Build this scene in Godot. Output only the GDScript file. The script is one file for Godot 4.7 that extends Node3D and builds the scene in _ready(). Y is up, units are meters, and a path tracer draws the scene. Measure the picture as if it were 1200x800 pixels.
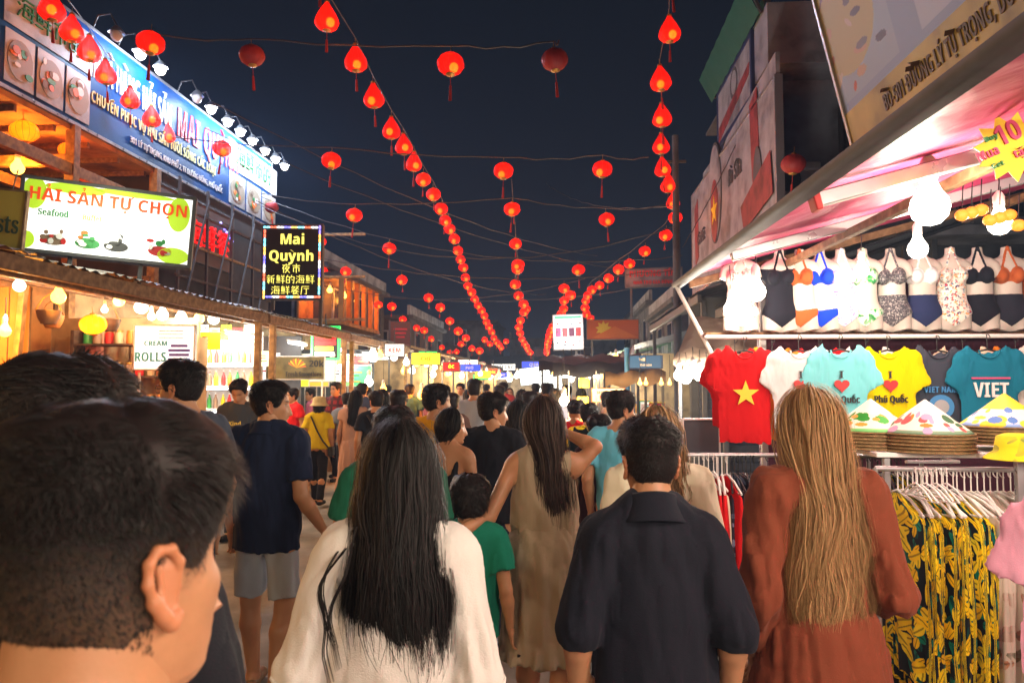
extends Node3D
const EYE := Vector3(0, 1.7, 0)
var eye_basis := Basis.from_euler(Vector3(0.0574, 0.0688, 0.0))
var counts := {}
var mats := {}
var tex := {}
var noise := FastNoiseLite.new()

func _ready() -> void:
	var cam := Camera3D.new()
	cam.name = "camera"
	add_child(cam)
	cam.transform = Transform3D(eye_basis, EYE)
	cam.near = 0.05; cam.far = 400.0
	cam.fov = 49.38
	var at := CameraAttributesPhysical.new()             # a phone's lens: a pupil of about 3.5 mm
	at.frustum_focal_length = 26.1; at.frustum_focus_distance = 3.6; at.exposure_aperture = 7.5
	at.frustum_near = 0.05; at.frustum_far = 400.0
	cam.attributes = at
	var env := Environment.new()
	env.background_mode = Environment.BG_SKY
	var sm := ProceduralSkyMaterial.new()               # a night sky over a lit town: navy, a little paler low down
	sm.sky_top_color = Color(0.032, 0.05, 0.078); sm.sky_horizon_color = Color(0.066, 0.096, 0.142); sm.sky_curve = 0.35
	sm.ground_bottom_color = Color(0.05, 0.06, 0.08); sm.ground_horizon_color = Color(0.105, 0.15, 0.225)
	sm.sun_angle_max = 0.0
	var sky := Sky.new(); sky.sky_material = sm
	env.sky = sky
	env.tonemap_mode = Environment.TONE_MAPPER_LINEAR
	env.tonemap_exposure = 1.38
	env.fog_enabled = true; env.fog_density = 0.0028; env.fog_light_color = Color(0.55, 0.66, 0.85)
	env.sdfgi_enabled = true; env.ssao_enabled = true; env.ssil_enabled = true
	var we := WorldEnvironment.new(); we.name = "world"; we.environment = env
	add_child(we)
	noise.noise_type = FastNoiseLite.TYPE_SIMPLEX_SMOOTH; noise.frequency = 0.02; noise.fractal_octaves = 2; noise.seed = 7
	materials()
	market()
	crowd()
	details()
# ------------------------------------------------------------------ materials
func print_tex(size: int, base: Color, paint: Callable, sd: int) -> ImageTexture:
	var im := Image.create(size, size, false, Image.FORMAT_RGB8)
	im.fill(base)
	var r := RandomNumberGenerator.new(); r.seed = sd
	paint.call(im, r)
	return ImageTexture.create_from_image(im)

func blob(im: Image, c: Vector2, a: float, b: float, ang: float, col: Color, col2 := Color(0, 0, 0, 0)) -> void:     # an ellipse that wraps round the edges
	var n := im.get_width()
	var R := int(maxf(a, b)) + 1
	var cs := cos(ang); var sn := sin(ang)
	for y in range(-R, R + 1):
		for x in range(-R, R + 1):
			var u := (x * cs + y * sn) / a; var w := (-x * sn + y * cs) / b
			var d := u * u + w * w
			if d < 1.0: im.set_pixel(posmod(int(c.x) + x, n), posmod(int(c.y) + y, n), col2 if col2.a > 0.0 and absf(w) < 0.16 else col)

func leaves(im: Image, r: RandomNumberGenerator, k: int, cols: Array, a0: float, a1: float, ratio: float) -> void:
	for i in k:
		var a := r.randf_range(a0, a1)
		var c: Color = cols[r.randi() % cols.size()]
		blob(im, Vector2(r.randf(), r.randf()) * im.get_width(), a, a * ratio * r.randf_range(0.7, 1.3), r.randf() * TAU, c, c.darkened(0.35))

func materials() -> void:
	tex.weave = noise_tex(0.25, 256, null, 3.0, FastNoiseLite.TYPE_VALUE, 2, 3)
	tex.grain = noise_tex(0.02, 256, null, 4.0, FastNoiseLite.TYPE_SIMPLEX_SMOOTH, 5, 4)
	tex.fade = noise_tex(0.012, 256, [[0.25, Color(0.8, 0.8, 0.8)], [0.75, Color(1, 1, 1)]], 0.0, FastNoiseLite.TYPE_SIMPLEX_SMOOTH, 4, 15)
	tex.dirt = noise_tex(0.006, 512, [[0.0, Color(0.55, 0.55, 0.55)], [0.45, Color(0.85, 0.85, 0.85)], [1.0, Color(1, 1, 1)]], 0.0, FastNoiseLite.TYPE_SIMPLEX_SMOOTH, 6, 5)
	tex.ground = noise_tex(0.008, 512, [[0.2, Color(0.36, 0.35, 0.34)], [0.5, Color(0.5, 0.49, 0.47)], [0.8, Color(0.58, 0.56, 0.53)]], 0.0, FastNoiseLite.TYPE_SIMPLEX_SMOOTH, 7, 6)
	tex.wood = noise_tex(0.03, 256, [[0.0, Color(0.6, 0.55, 0.5)], [1.0, Color(1, 1, 1)]], 0.0, FastNoiseLite.TYPE_SIMPLEX_SMOOTH, 4, 8)
	tex.skin = noise_tex(0.09, 256, null, 1.2, FastNoiseLite.TYPE_CELLULAR, 2, 12)
	mats.skin = mat(Color.WHITE, 0.48, {"vc": 1, "bump": tex.skin, "bumps": 0.35, "tri": 9.0, "sss": 0.02, "spec": 0.45})
	mats.hair = mat(Color.WHITE, 0.52, {"vc": 1, "spec": 0.3})
	mats.black_plastic = mat(lin(0.012, 0.012, 0.013), 0.35)
	mats.white_plastic = mat(lin(0.75, 0.74, 0.72), 0.4)
	mats.white_cloth = cloth(0.75, 0.75, 0.78)
	mats.black_cloth = cloth(0.012, 0.012, 0.014)
	mats.blouse = cloth(0.72, 0.68, 0.64, {"back": Color(0.35, 0.32, 0.3), "bumps": 0.5})
	mats.cream_cloth = cloth(0.72, 0.66, 0.5)
	mats.black_shirt = cloth(0.011, 0.0125, 0.02)
	mats.rust = cloth(0.165, 0.043, 0.021, {"bumps": 0.35})
	mats.beige = cloth(0.3, 0.235, 0.16)
	mats.green_cloth = cloth(0.01, 0.19, 0.125)
	mats.grey_cloth = cloth(0.36, 0.39, 0.44)
	mats.yellow_cloth = cloth(0.62, 0.48, 0.01)
	mats.mustard = cloth(0.62, 0.3, 0.008)
	mats.peach = cloth(0.55, 0.33, 0.24)
	mats.pale_pink = cloth(0.55, 0.42, 0.42)
	mats.sky_cloth = cloth(0.12, 0.45, 0.62)
	mats.red_cloth = cloth(0.6, 0.012, 0.015)
	mats.tan_leather = mat(lin(0.2, 0.11, 0.05), 0.5)
	mats.yellow_paint = mat(lin(0.7, 0.55, 0.1), 0.6)
	mats.screen = mat(lin(0.05, 0.05, 0.06), 0.2, {"glow": Color(0.5, 0.7, 1.0), "power": 0.5})
	var lem := print_tex(256, Color(0.06, 0.1, 0.12), func(im, r): leaves(im, r, 40, [Color(0.02, 0.42, 0.36), Color(0.05, 0.5, 0.42), Color(0.03, 0.3, 0.28)], 14, 28, 0.42); leaves(im, r, 84, [Color(1.0, 0.86, 0.05), Color(1.0, 0.9, 0.15), Color(0.97, 0.8, 0.02)], 14, 27, 0.5), 3)
	mats.lemon = mat(Color.WHITE, 0.85, {"tex": lem, "sheen": 0.2, "spec": 0.25})
	var che := print_tex(64, Color(0.7, 0.75, 0.82), func(im, _r): im.fill_rect(Rect2i(0, 0, 20, 64), Color(0.15, 0.22, 0.45)); im.fill_rect(Rect2i(0, 0, 64, 20), Color(0.15, 0.22, 0.45)); im.fill_rect(Rect2i(0, 0, 20, 20), Color(0.03, 0.05, 0.15)), 1)
	mats.check = mat(Color.WHITE, 0.85, {"tex": che, "tri": 18.0})
	var pla := print_tex(64, Color(0.5, 0.05, 0.06), func(im, _r): im.fill_rect(Rect2i(0, 0, 26, 64), Color(0.2, 0.03, 0.05)); im.fill_rect(Rect2i(0, 0, 64, 26), Color(0.25, 0.04, 0.06)), 1)
	mats.plaid = mat(Color.WHITE, 0.85, {"tex": pla, "tri": 9.0})
# ------------------------------------------------------------------ the street
func face(o: Node3D, at: Vector3, turn := 0.0, tilt := 0.0) -> void:
	o.transform = Transform3D(Basis.from_euler(Vector3(tilt, turn, 0)), at)

# a board: front towards local +z
func board(called: String, label: String, cat: String, at: Vector3, w: float, h: float, turn: float, front: Material, frame: Material, tilt := 0.0, deep := 0.05, rim := 0.03) -> Node3D:
	var t := thing(called, label, cat)
	face(t, at, turn, tilt)
	var m := MB.new(); m.box(Vector3(0, 0, -deep * 0.5), Vector3(w - rim, h - rim, deep))
	put("panel", m, front, t)
	var f := MB.new()
	for s in [-1.0, 1.0]:
		f.box(Vector3(s * (w * 0.5), 0, -deep * 0.5), Vector3(rim, h + rim, deep + 0.02), Basis(), 0.004)
		f.box(Vector3(0, s * (h * 0.5), -deep * 0.5), Vector3(w - rim, rim, deep + 0.02), Basis(), 0.004)
	put("frame", f, frame, t)
	return t

func letters(t: Node3D, s: String, at: Vector3, h: float, m: Material, bold := true, fn := "Droid Sans", squeeze := 1.0, called := "lettering") -> MeshInstance3D:
	var o := put(called, text(s, h, 0.012, bold, fn, squeeze), m, t)
	o.position = at
	return o

func flat_shape(t: Node3D, called: String, poly: PackedVector2Array, at: Vector3, m: Material, deep := 0.008) -> void:
	var b := MB.new(); b.prism(poly, deep)
	put(called, b, m, t).position = at

func oval(a: float, b: float, n := 20) -> PackedVector2Array:
	var p := PackedVector2Array()
	for i in n: p.push_back(Vector2(cos(TAU * i / n) * a, sin(TAU * i / n) * b))
	return p

func rect(w: float, h: float) -> PackedVector2Array:
	return PackedVector2Array([Vector2(-w, -h) * 0.5, Vector2(w, -h) * 0.5, Vector2(w, h) * 0.5, Vector2(-w, h) * 0.5])

func star(n: int, a: float, b: float) -> PackedVector2Array:
	var p := PackedVector2Array()
	for i in n * 2:
		var r := a if i % 2 == 0 else b
		p.push_back(Vector2(sin(PI * i / n), cos(PI * i / n)) * r)
	return p

func heart(s: float) -> PackedVector2Array:
	var p := PackedVector2Array()
	for i in 24:
		var a := TAU * i / 24.0
		p.push_back(Vector2(16.0 * pow(sin(a), 3.0), 13.0 * cos(a) - 5.0 * cos(2.0 * a) - 2.0 * cos(3.0 * a) - cos(4.0 * a)) * s / 32.0)
	return p

func hanging_bulb(label: String, at: Vector3, r: float, glow: Material, energy: float, color: Color, cord := 0.25, group := "bare bulbs hanging over the stalls") -> Node3D:
	var t := thing("light_bulb", label, "light bulb", at, 0.0, group)
	var g := MB.new()
	g.lathe([[0.001, -r], [r * 0.5, -r * 0.87], [r * 0.87, -r * 0.5], [r, 0.0], [r * 0.9, r * 0.45], [r * 0.62, r * 0.85], [r * 0.42, r * 1.3], [r * 0.38, r * 1.6]], 20)
	put("globe", g, glow, t)
	var s := MB.new()
	s.lathe([[r * 0.3, r * 1.5], [r * 0.46, r * 1.55], [r * 0.46, r * 2.4], [r * 0.3, r * 2.7], [0.008, r * 2.9]], 14)
	put("socket", s, mats.white_plastic, t)
	var c := MB.new()
	c.tube([Vector3(0, r * 2.8, 0), Vector3(0.004, r * 2.8 + cord * 0.5, 0.003), Vector3(0, r * 2.8 + cord, 0)], 0.004, 5)
	put("cord", c, mats.black_plastic, t)
	if energy > 0.0: lamp(Vector3.ZERO, energy, color, t, r * 0.8)
	return t

func more_mats() -> void:
	mats.asphalt = mat(Color.WHITE, 0.75, {"tex": tex.ground, "tri": 0.22, "world": 1, "bump": tex.grain, "bumps": 0.4})
	mats.mannequin = mat(lin(0.5, 0.46, 0.42), 0.5)
	mats.steel = mat(lin(0.4, 0.4, 0.42), 0.42, {"metal": 0.7, "roughtex": tex.dirt, "tri": 1.5})
	mats.iron_grey = mat(lin(0.11, 0.105, 0.12), 0.65, {"metal": 0.1, "tex": tex.dirt, "tri": 1.0})
	mats.faded_red = mat(lin(0.33, 0.05, 0.06), 0.6, {"tex": tex.dirt, "tri": 0.8})
	mats.iron = mat(lin(0.09, 0.09, 0.095), 0.6, {"metal": 0.3, "bump": tex.grain, "bumps": 0.4, "tri": 2.0})
	mats.wood = mat(lin(0.3, 0.17, 0.08), 0.7, {"tex": tex.wood, "tri": 1.3, "bump": tex.grain, "bumps": 0.5})
	mats.dark_wood = mat(lin(0.09, 0.05, 0.028), 0.7, {"tex": tex.wood, "tri": 1.3, "bump": tex.grain, "bumps": 0.5})
	mats.bamboo = mat(lin(0.42, 0.24, 0.075), 0.6, {"tex": tex.wood, "tri": 1.0})
	mats.tin = mat(lin(0.3, 0.27, 0.25), 0.55, {"metal": 0.4, "tex": tex.dirt, "tri": 0.6})
	mats.pink_tarp = mat(lin(0.62, 0.055, 0.17), 0.5, {"back": Color(0.5, 0.1, 0.25), "bump": tex.grain, "bumps": 0.5, "tri": 0.8})
	mats.red_tarp = mat(lin(0.5, 0.07, 0.08), 0.55, {"back": Color(0.4, 0.08, 0.08), "bump": tex.grain, "bumps": 0.5, "tri": 0.8})
	mats.dark_tarp = mat(lin(0.035, 0.04, 0.06), 0.6, {"bump": tex.grain, "bumps": 0.6, "tri": 0.7})
	mats.brown_tarp = mat(lin(0.22, 0.15, 0.1), 0.8, {"bump": tex.grain, "bumps": 0.5, "tri": 1.2})
	mats.maroon = mat(lin(0.09, 0.022, 0.045), 0.8, {"bump": tex.grain, "tri": 1.0})
	mats.plaster = mat(lin(0.34, 0.38, 0.46), 0.85, {"tex": tex.dirt, "tri": 0.35, "bump": tex.grain, "bumps": 0.3})
	mats.cream_wall = mat(lin(0.5, 0.38, 0.22), 0.85, {"tex": tex.dirt, "tri": 0.5})
	mats.ochre_wall = mat(lin(0.5, 0.22, 0.05), 0.8, {"tex": tex.dirt, "tri": 0.5, "bump": tex.grain, "bumps": 0.4})
	mats.dark_wall = mat(lin(0.05, 0.042, 0.04), 0.8, {"tex": tex.dirt, "tri": 0.5})
	mats.slate = mat(lin(0.1, 0.11, 0.13), 0.8, {"tex": tex.dirt, "tri": 0.4})
	mats.blue_board = mat(lin(0.005, 0.075, 0.3), 0.4, {"spec": 0.3, "tex": tex.dirt, "tri": 0.25})
	mats.white_board = mat(lin(0.62, 0.62, 0.62), 0.5, {"tex": tex.dirt, "tri": 0.5})
	mats.white_paint = mat(lin(0.75, 0.75, 0.74), 0.55)
	mats.red_paint = mat(lin(0.5, 0.018, 0.02), 0.5)
	mats.navy_paint = mat(lin(0.02, 0.035, 0.12), 0.5)
	mats.green_paint = mat(lin(0.03, 0.26, 0.06), 0.5)
	mats.orange_paint = mat(lin(0.62, 0.16, 0.02), 0.5)
	mats.black_paint = mat(lin(0.012, 0.012, 0.014), 0.5)
	mats.sun_yellow = mat(lin(0.8, 0.62, 0.015), 0.5)
	mats.teal_paint = mat(lin(0.02, 0.28, 0.3), 0.5)
	mats.pink_paint = mat(lin(0.6, 0.05, 0.16), 0.5)
	mats.violet_paint = mat(lin(0.08, 0.04, 0.42), 0.5)
	mats.lamp_white = mat(Color.WHITE, 0.4, {"glow": Color(1, 0.96, 0.9), "power": 6.0})
	mats.lamp_warm = mat(Color(1, 0.9, 0.6), 0.4, {"glow": Color(1, 0.72, 0.28), "power": 5.0})
	mats.lamp_soft = mat(Color.WHITE, 0.4, {"glow": Color(1, 0.95, 0.88), "power": 2.6})
	mats.lamp_off = mat(lin(0.5, 0.5, 0.48), 0.3)
	mats.lantern_gold = mat(lin(0.8, 0.5, 0.03), 0.6, {"back": Color(1, 0.68, 0.06), "alpha": 0.85, "glow": Color(1, 0.6, 0.04), "power": 0.7})
	mats.lantern_red = mat(lin(0.55, 0.02, 0.01), 0.6, {"back": Color(1, 0.12, 0.03), "alpha": 0.76, "glow": Color(1, 0.05, 0.02), "power": 0.12})
	mats.lantern_red_dim = mat(lin(0.5, 0.015, 0.008), 0.6, {"glow": Color(1, 0.1, 0.03), "power": 0.42, "alpha": 0.8})
	mats.lantern_dark = mat(lin(0.32, 0.02, 0.02), 0.6, {"back": Color(0.3, 0.02, 0.02)})
	mats.tassel = mat(lin(0.4, 0.02, 0.015), 0.7)
	mats.core = mat(lin(0.9, 0.6, 0.2), 0.4, {"glow": Color(1, 0.5, 0.07), "power": 4.5})
	mats.brass = mat(lin(0.45, 0.25, 0.06), 0.4, {"metal": 0.6})
	mats.tube_white = mat(Color.WHITE, 0.4, {"glow": Color(0.95, 0.97, 1.0), "power": 4.0})
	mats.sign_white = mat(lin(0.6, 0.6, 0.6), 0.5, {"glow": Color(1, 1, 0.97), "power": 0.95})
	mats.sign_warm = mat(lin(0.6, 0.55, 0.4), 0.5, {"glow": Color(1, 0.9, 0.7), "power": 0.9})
	mats.sign_lime = mat(lin(0.4, 0.55, 0.05), 0.5, {"glow": Color(0.62, 0.8, 0.1), "power": 0.6})
	mats.sign_yellow = mat(lin(0.6, 0.5, 0.05), 0.5, {"glow": Color(1, 0.9, 0.12), "power": 1.6})
	mats.sign_orange = mat(lin(0.6, 0.3, 0.05), 0.5, {"glow": Color(1, 0.45, 0.05), "power": 1.2})
	mats.sign_red = mat(lin(0.5, 0.02, 0.02), 0.5, {"glow": Color(1, 0.05, 0.04), "power": 0.8})
	mats.sign_green = mat(lin(0.1, 0.5, 0.2), 0.5, {"glow": Color(0.1, 0.95, 0.35), "power": 1.3})
	mats.led = []
	for c in [Color(0.3, 0.9, 1.0), Color(1, 0.3, 0.15), Color(1, 1, 1), Color(0.25, 0.35, 1.0), Color(1, 0.75, 0.3)]:
		mats.led.append(mat(Color.WHITE, 0.4, {"glow": c, "power": 1.8}))

func market() -> void:
	more_mats()
	cloth_mats()
	var g := MB.new()
	g.quad(Vector3(-160, 0, 60), Vector3(160, 0, 60), Vector3(160, 0, -260), Vector3(-160, 0, -260))
	struct("ground", g, mats.asphalt)
	clothes_stall()
	left_restaurant()
	near_left_stall()
	left_stalls()
	right_side()
	far_end()

# ------------------------------------------------------------------ clothes stall on the right
const EDGE := 0.93            # where its awning ends towards the street

func awning_y(x: float, z := -3.0) -> float: return 2.515 + 0.26 * (x - EDGE) - drop(z)
func drop(z: float) -> float: return 0.0215 * clampf(z + 6.2, 0.0, 8.0)           # the awning hangs a little lower towards us

func clothes_stall() -> void:
	var aw := thing("clothes_stall", "clothes stall with a pink awning, grey gutter and steel rafters", "market stall")
	var rows := []
	for i in 91:
		var z := lerpf(-6.15, 5.2, i / 90.0)
		var row := PackedVector3Array()
		for j in 15:
			var x := lerpf(EDGE + 0.03, 4.9, j / 14.0)
			row.push_back(Vector3(x, awning_y(x, z) + 0.035 + 0.028 * noise.get_noise_2d(z * 130.0, x * 14.0) + 0.012 * noise.get_noise_2d(z * 420.0 + x * 40.0, x * 30.0), z))
		rows.append(row)
	var m := MB.new(); m.loft(rows, false)
	put("awning_fabric", m, mats.pink_tarp, aw)
	m = MB.new()                                            # the gutter: an open trough of folded tin along the edge
	var prof := [[0.0, 0.0], [-0.03, 0.012], [-0.066, 0.012], [-0.074, 0.075], [-0.068, 0.075], [-0.06, 0.022], [-0.03, 0.024], [-0.004, 0.012]]
	var rr := []
	for z in [-6.25, -4.0, -2.0, 0.0, 2.0, 5.2]:
		var row := PackedVector3Array()
		for q in prof: row.push_back(Vector3(EDGE + 0.05 + q[0], 2.5 + q[1] * 0.42 - drop(z) + 0.004 * sin(z * 3.0), z))
		rr.append(row)
	m.loft(rr, true)
	put("gutter", m, mats.iron_grey, aw)
	for i in 8:
		var z := -6.0 + 1.5 * i
		m = MB.new()
		m.bar(Vector3(EDGE + 0.08, awning_y(EDGE + 0.08, z) - 0.035, z), Vector3(4.9, awning_y(4.9, z) - 0.035, z), 0.05, 0.06, 0.006)
		var ra := put("rafter", m, mats.wood if i == 0 else mats.steel, aw)
		if i == 2:
			m = MB.new(); m.box(Vector3(EDGE + 0.075, awning_y(EDGE + 0.08, z) - 0.035, z), Vector3(0.03, 0.09, 0.075), Basis(Vector3.BACK, 0.25), 0.006)
			put("end_cap", m, mats.red_paint, ra)
	for x in [1.7, 3.2]:
		m = MB.new(); m.bar(Vector3(x, awning_y(x, -6.1) - 0.095, -6.1), Vector3(x, awning_y(x, 5.0) - 0.095, 5.0), 0.04, 0.05, 0.005)
		put("purlin", m, mats.wood, aw)
	for q in [[1.62, -6.15], [4.85, -6.1], [4.85, -2.0], [4.85, 2.0], [1.3, 4.9], [4.85, 4.9]]:
		m = MB.new(); m.box(Vector3(q[0], awning_y(q[0], q[1]) * 0.5, q[1]), Vector3(0.05, awning_y(q[0], q[1]) - 0.01, 0.05), Basis(), 0.006)
		put("post", m, mats.steel, aw)
	m = MB.new(); m.tube([Vector3(EDGE + 0.02, 2.5, -6.22), P(838, 421, 5.8)], 0.017, 8)
	put("strut", m, mats.white_paint, aw)
	m = MB.new(); m.box(Vector3(3.27, 1.35, -6.3), Vector3(3.3, 2.7, 0.04))
	put("back_sheet", m, mats.maroon, aw)
	m = MB.new(); m.box(Vector3(4.95, 1.6, -0.6), Vector3(0.04, 3.2, 11.4))
	put("side_sheet", m, mats.maroon, aw)
	# rails
	var r1 := P(826, 395, 5.5)
	m = MB.new(); m.tube([r1, Vector3(4.8, r1.y, r1.z)], 0.016, 8)
	put("display_rail", m, mats.white_paint, aw)
	m = MB.new(); m.bar(Vector3(1.1, 2.085, -5.86), Vector3(4.8, 2.085, -5.86), 0.1, 0.03, 0.004)
	put("ledge", m, mats.wood, aw)
	banner()
	tees()
	mannequins()
	hats()
	racks()
	# bulbs of the stall
	var white := Color(1, 0.93, 0.83)
	var spots := [[1090, 243, 3.05, 0.075, 0.8, "large white bulb hanging in front of the mannequins under the pink awning"], [1172, 262, 4.0, 0.06, 0.7, "white bulb at the right among the small orange lamps"], [1076, 292, 4.7, 0.06, 0.45, "white bulb low behind the large one above the swimsuits"], [886, 342, 5.3, 0.07, 0.3, "white bulb in front of the black swimsuit at the left end"], [856, 362, 5.6, 0.05, 0.25, "small white bulb at the far left corner of the clothes stall"],
		[1010, 318, 5.3, 0.05, 0.2, "white bulb between the green and the purple bikini"]]
	for q in spots:
		var p := P(q[0], q[1], q[2])
		hanging_bulb(q[5], p, q[3], mats.lamp_white, q[4], white, maxf(0.05, awning_y(p.x, p.z) - p.y - q[3] * 2.8))
	for k in 5:
		for j in 2:
			var p := Vector3([1.5, 3.3][j], 2.42, -0.9 + k * 1.35)
			hanging_bulb("white bulb, %s in the %s row over the near part of the clothes stall" % [nth(k), ["outer", "inner"][j]], p, 0.06, mats.lamp_white, 1.6, white, awning_y(p.x, p.z) - p.y - 0.17, "bulbs over the nearer part of the clothes stall")
	for k in 7:                                             # small orange lamps near the right edge
		var p := P(1128 + 11 * k, 252 - 5 * (k % 3) + 2 * k, 3.9)
		var o := thing("lamp", "small round orange lamp, %s from the left in its cluster" % nth(k), "lamp", p, 0.0, "cluster of small orange lamps")
		m = MB.new(); m.ball(Vector3.ZERO, Vector3(0.035, 0.03, 0.035), 12, 8)
		put("shade", m, mats.sign_orange, o)
		m = MB.new(); m.tube([Vector3(0, 0.03, 0), Vector3(0.01, 0.16, 0)], 0.003, 4)
		put("cord", m, mats.black_plastic, o)
	# starburst price tag
	var st := thing("price_sign", "yellow starburst sale sign with pink words hanging under the awning", "sale sign")
	face(st, P(1187, 172, 2.6), -0.1, 0.0)
	st.rotation.z = 0.4; st.scale = Vector3.ONE * 0.82
	flat_shape(st, "card", star(11, 0.15, 0.105), Vector3.ZERO, mats.sun_yellow, 0.006)
	letters(st, "10", Vector3(0.005, 0.02, 0.004), 0.085, mats.pink_paint, true, "Droid Sans", 0.8)
	letters(st, "Mua", Vector3(-0.1, -0.005, 0.004), 0.04, mats.pink_paint, true, "Droid Sans", 0.8)
	letters(st, "tặng", Vector3(0.03, -0.05, 0.004), 0.035, mats.pink_paint, true, "Droid Sans", 0.8)
	letters(st, "Buy", Vector3(-0.06, 0.06, 0.004), 0.022, mats.green_paint, true)
	letters(st, "Get", Vector3(-0.085, -0.055, 0.004), 0.022, mats.green_paint, true)

func banner() -> void:
	# printed banner above the awning, leaning over the street
	var t := thing("shop_banner", "large faded banner with figures and a yellow address strip above the pink awning", "banner")
	var lo := P(1002, 177, 2.95)
	var hi := P(955, 0, 2.95)
	var up := (Vector3(hi.x, hi.y, 0) - Vector3(lo.x, lo.y, 0)).normalized()
	var L := 6.5
	var bx := Vector3(0, 0, 1)
	t.transform = Transform3D(Basis(bx, up, bx.cross(up)), Vector3(lo.x, lo.y, lo.z))
	var pic := Image.create(1024, 256, false, Image.FORMAT_RGB8)
	pic.fill(Color(0.52, 0.62, 0.82))
	var r := RandomNumberGenerator.new(); r.seed = 31
	var cols := [Color(0.72, 0.6, 0.52), Color(0.62, 0.45, 0.4), Color(0.3, 0.3, 0.4), Color(0.75, 0.72, 0.7), Color(0.35, 0.5, 0.48), Color(0.7, 0.3, 0.25), Color(0.68, 0.66, 0.5), Color(0.5, 0.45, 0.55), Color(0.4, 0.42, 0.5)]
	for k in 9:                                             # rows of faded clothes with patterns
		var x := 30 + k * 112
		pic.fill_rect(Rect2i(x - 42, 8, 88, 240), Color(0.66, 0.74, 0.9) if k % 2 else Color(0.58, 0.68, 0.84))
		for j in 3: blob(pic, Vector2(x + r.randi_range(-14, 14), 60 + j * 62), r.randf_range(24, 38), r.randf_range(34, 60), r.randf_range(-0.3, 0.3), cols[r.randi() % 9])
		for j in 34: blob(pic, Vector2(x + r.randi_range(-38, 38), r.randi_range(30, 240)), r.randf_range(3, 9), r.randf_range(2, 7), r.randf() * 3.0, cols[r.randi() % 9])
		blob(pic, Vector2(x + r.randi_range(-6, 6), 26), 13, 17, 0, Color(0.66, 0.52, 0.44))
	var pm := mat(Color.WHITE, 0.5, {"tex": ImageTexture.create_from_image(pic)})
	var m := MB.new()
	m.box(Vector3(L * 0.5, 0.675, -0.012), Vector3(L, 1.05, 0.012))
	for i in m.uv.size(): m.uv[i] = Vector2(m.v[i].x / L, 1.0 - (m.v[i].y - 0.15) / 1.05)
	put("print", m, pm, t)
	m = MB.new(); m.box(Vector3(L * 0.5, 0.075, -0.01), Vector3(L, 0.148, 0.016))
	put("address_strip", m, mat(lin(0.55, 0.46, 0.09), 0.5, {"tex": tex.dirt, "tri": 0.8}), t)
	letters(t, "BÔ-501 ĐƯỜNG LÝ TỰ TRỌNG, DƯƠNG ĐÔNG, PQ", Vector3(0.86, 0.045, -0.004), 0.055, mat(lin(0.12, 0.1, 0.08), 0.6), true, "Droid Sans", 0.62)
	letters(t, "ĐT: 0973 969", Vector3(2.15, 0.04, -0.004), 0.07, mat(lin(0.12, 0.1, 0.08), 0.6), true, "Droid Sans", 0.62)
	m = MB.new(); m.box(Vector3(-0.01, 0.6, -0.01), Vector3(0.02, 1.22, 0.03), Basis(), 0.003)
	m.box(Vector3(L * 0.5, -0.012, -0.012), Vector3(L, 0.02, 0.03), Basis(), 0.003)
	put("edge_frame", m, mats.steel, t)
	for k in 4:
		m = MB.new(); m.tube([Vector3(0.3 + k * 1.6, 0.9, -0.02), Vector3(0.3 + k * 1.6, -0.05, -0.5)], 0.014, 6)
		put("brace", m, mats.steel, t)

func tee_shape(long: float, wide: float, sd: float) -> MB:       # hung by its shoulders: neck at the origin
	var f := Field.new(Vector3(-wide - 0.18, -long - 0.03, -0.1), Vector3(wide + 0.18, 0.06, 0.1), 0.0125)
	f.cap(Vector3(0, -0.1, 0), Vector3(0, -long, 0), wide, wide * 0.98, 0.02, Vector3.BACK, 0.13, 1, 0.025, 5.0)
	for s in [-1.0, 1.0]:
		f.cap(Vector3(s * 0.07, -0.02, 0), Vector3(s * (wide - 0.02), -0.07, 0), 0.05, 0.07, 0.03, Vector3.BACK, 0.4)
		f.cap(Vector3(s * (wide - 0.045), -0.1, 0), Vector3(s * (wide + 0.05), -0.27, 0), 0.085, 0.078, 0.03, Vector3.BACK, 0.3, 1)
	f.cap(Vector3(-0.02, 0.06, 0.01), Vector3(0.02, 0.06, 0.01), 0.09, 0.09, 0.0, Vector3.ZERO, 1.0, 0, 0.0, 0.0, true)
	f.wrinkle(noise, 0.018, Vector3(500, 160, 300), sd)
	f.wrinkle(noise, 0.012, Vector3(650, 260, 300), sd + 40.0, true)
	var m := MB.new(); f.net(m)
	return m

func hook(m: MB, w: float, drop: float) -> void:           # a clothes hanger: hook above the origin, arms below
	var h := []
	for i in 9:
		var a := -0.6 + i * 0.5
		h.append(Vector3(sin(a) * 0.02, 0.085 + cos(a) * 0.02, 0))
	h.push_front(Vector3(0, 0.0, 0)); h[0] = Vector3(0, 0, 0); h[1] = Vector3(0, 0.05, 0)
	m.tube(h, 0.0032, 6)
	m.tube([Vector3(-w, -drop, 0), Vector3(-w * 0.5, -drop * 0.35, 0), Vector3(0, 0.0, 0), Vector3(w * 0.5, -drop * 0.35, 0), Vector3(w, -drop, 0)], 0.007, 6)
	m.tube([Vector3(-w, -drop, 0), Vector3(w, -drop, 0)], 0.005, 6)

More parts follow.
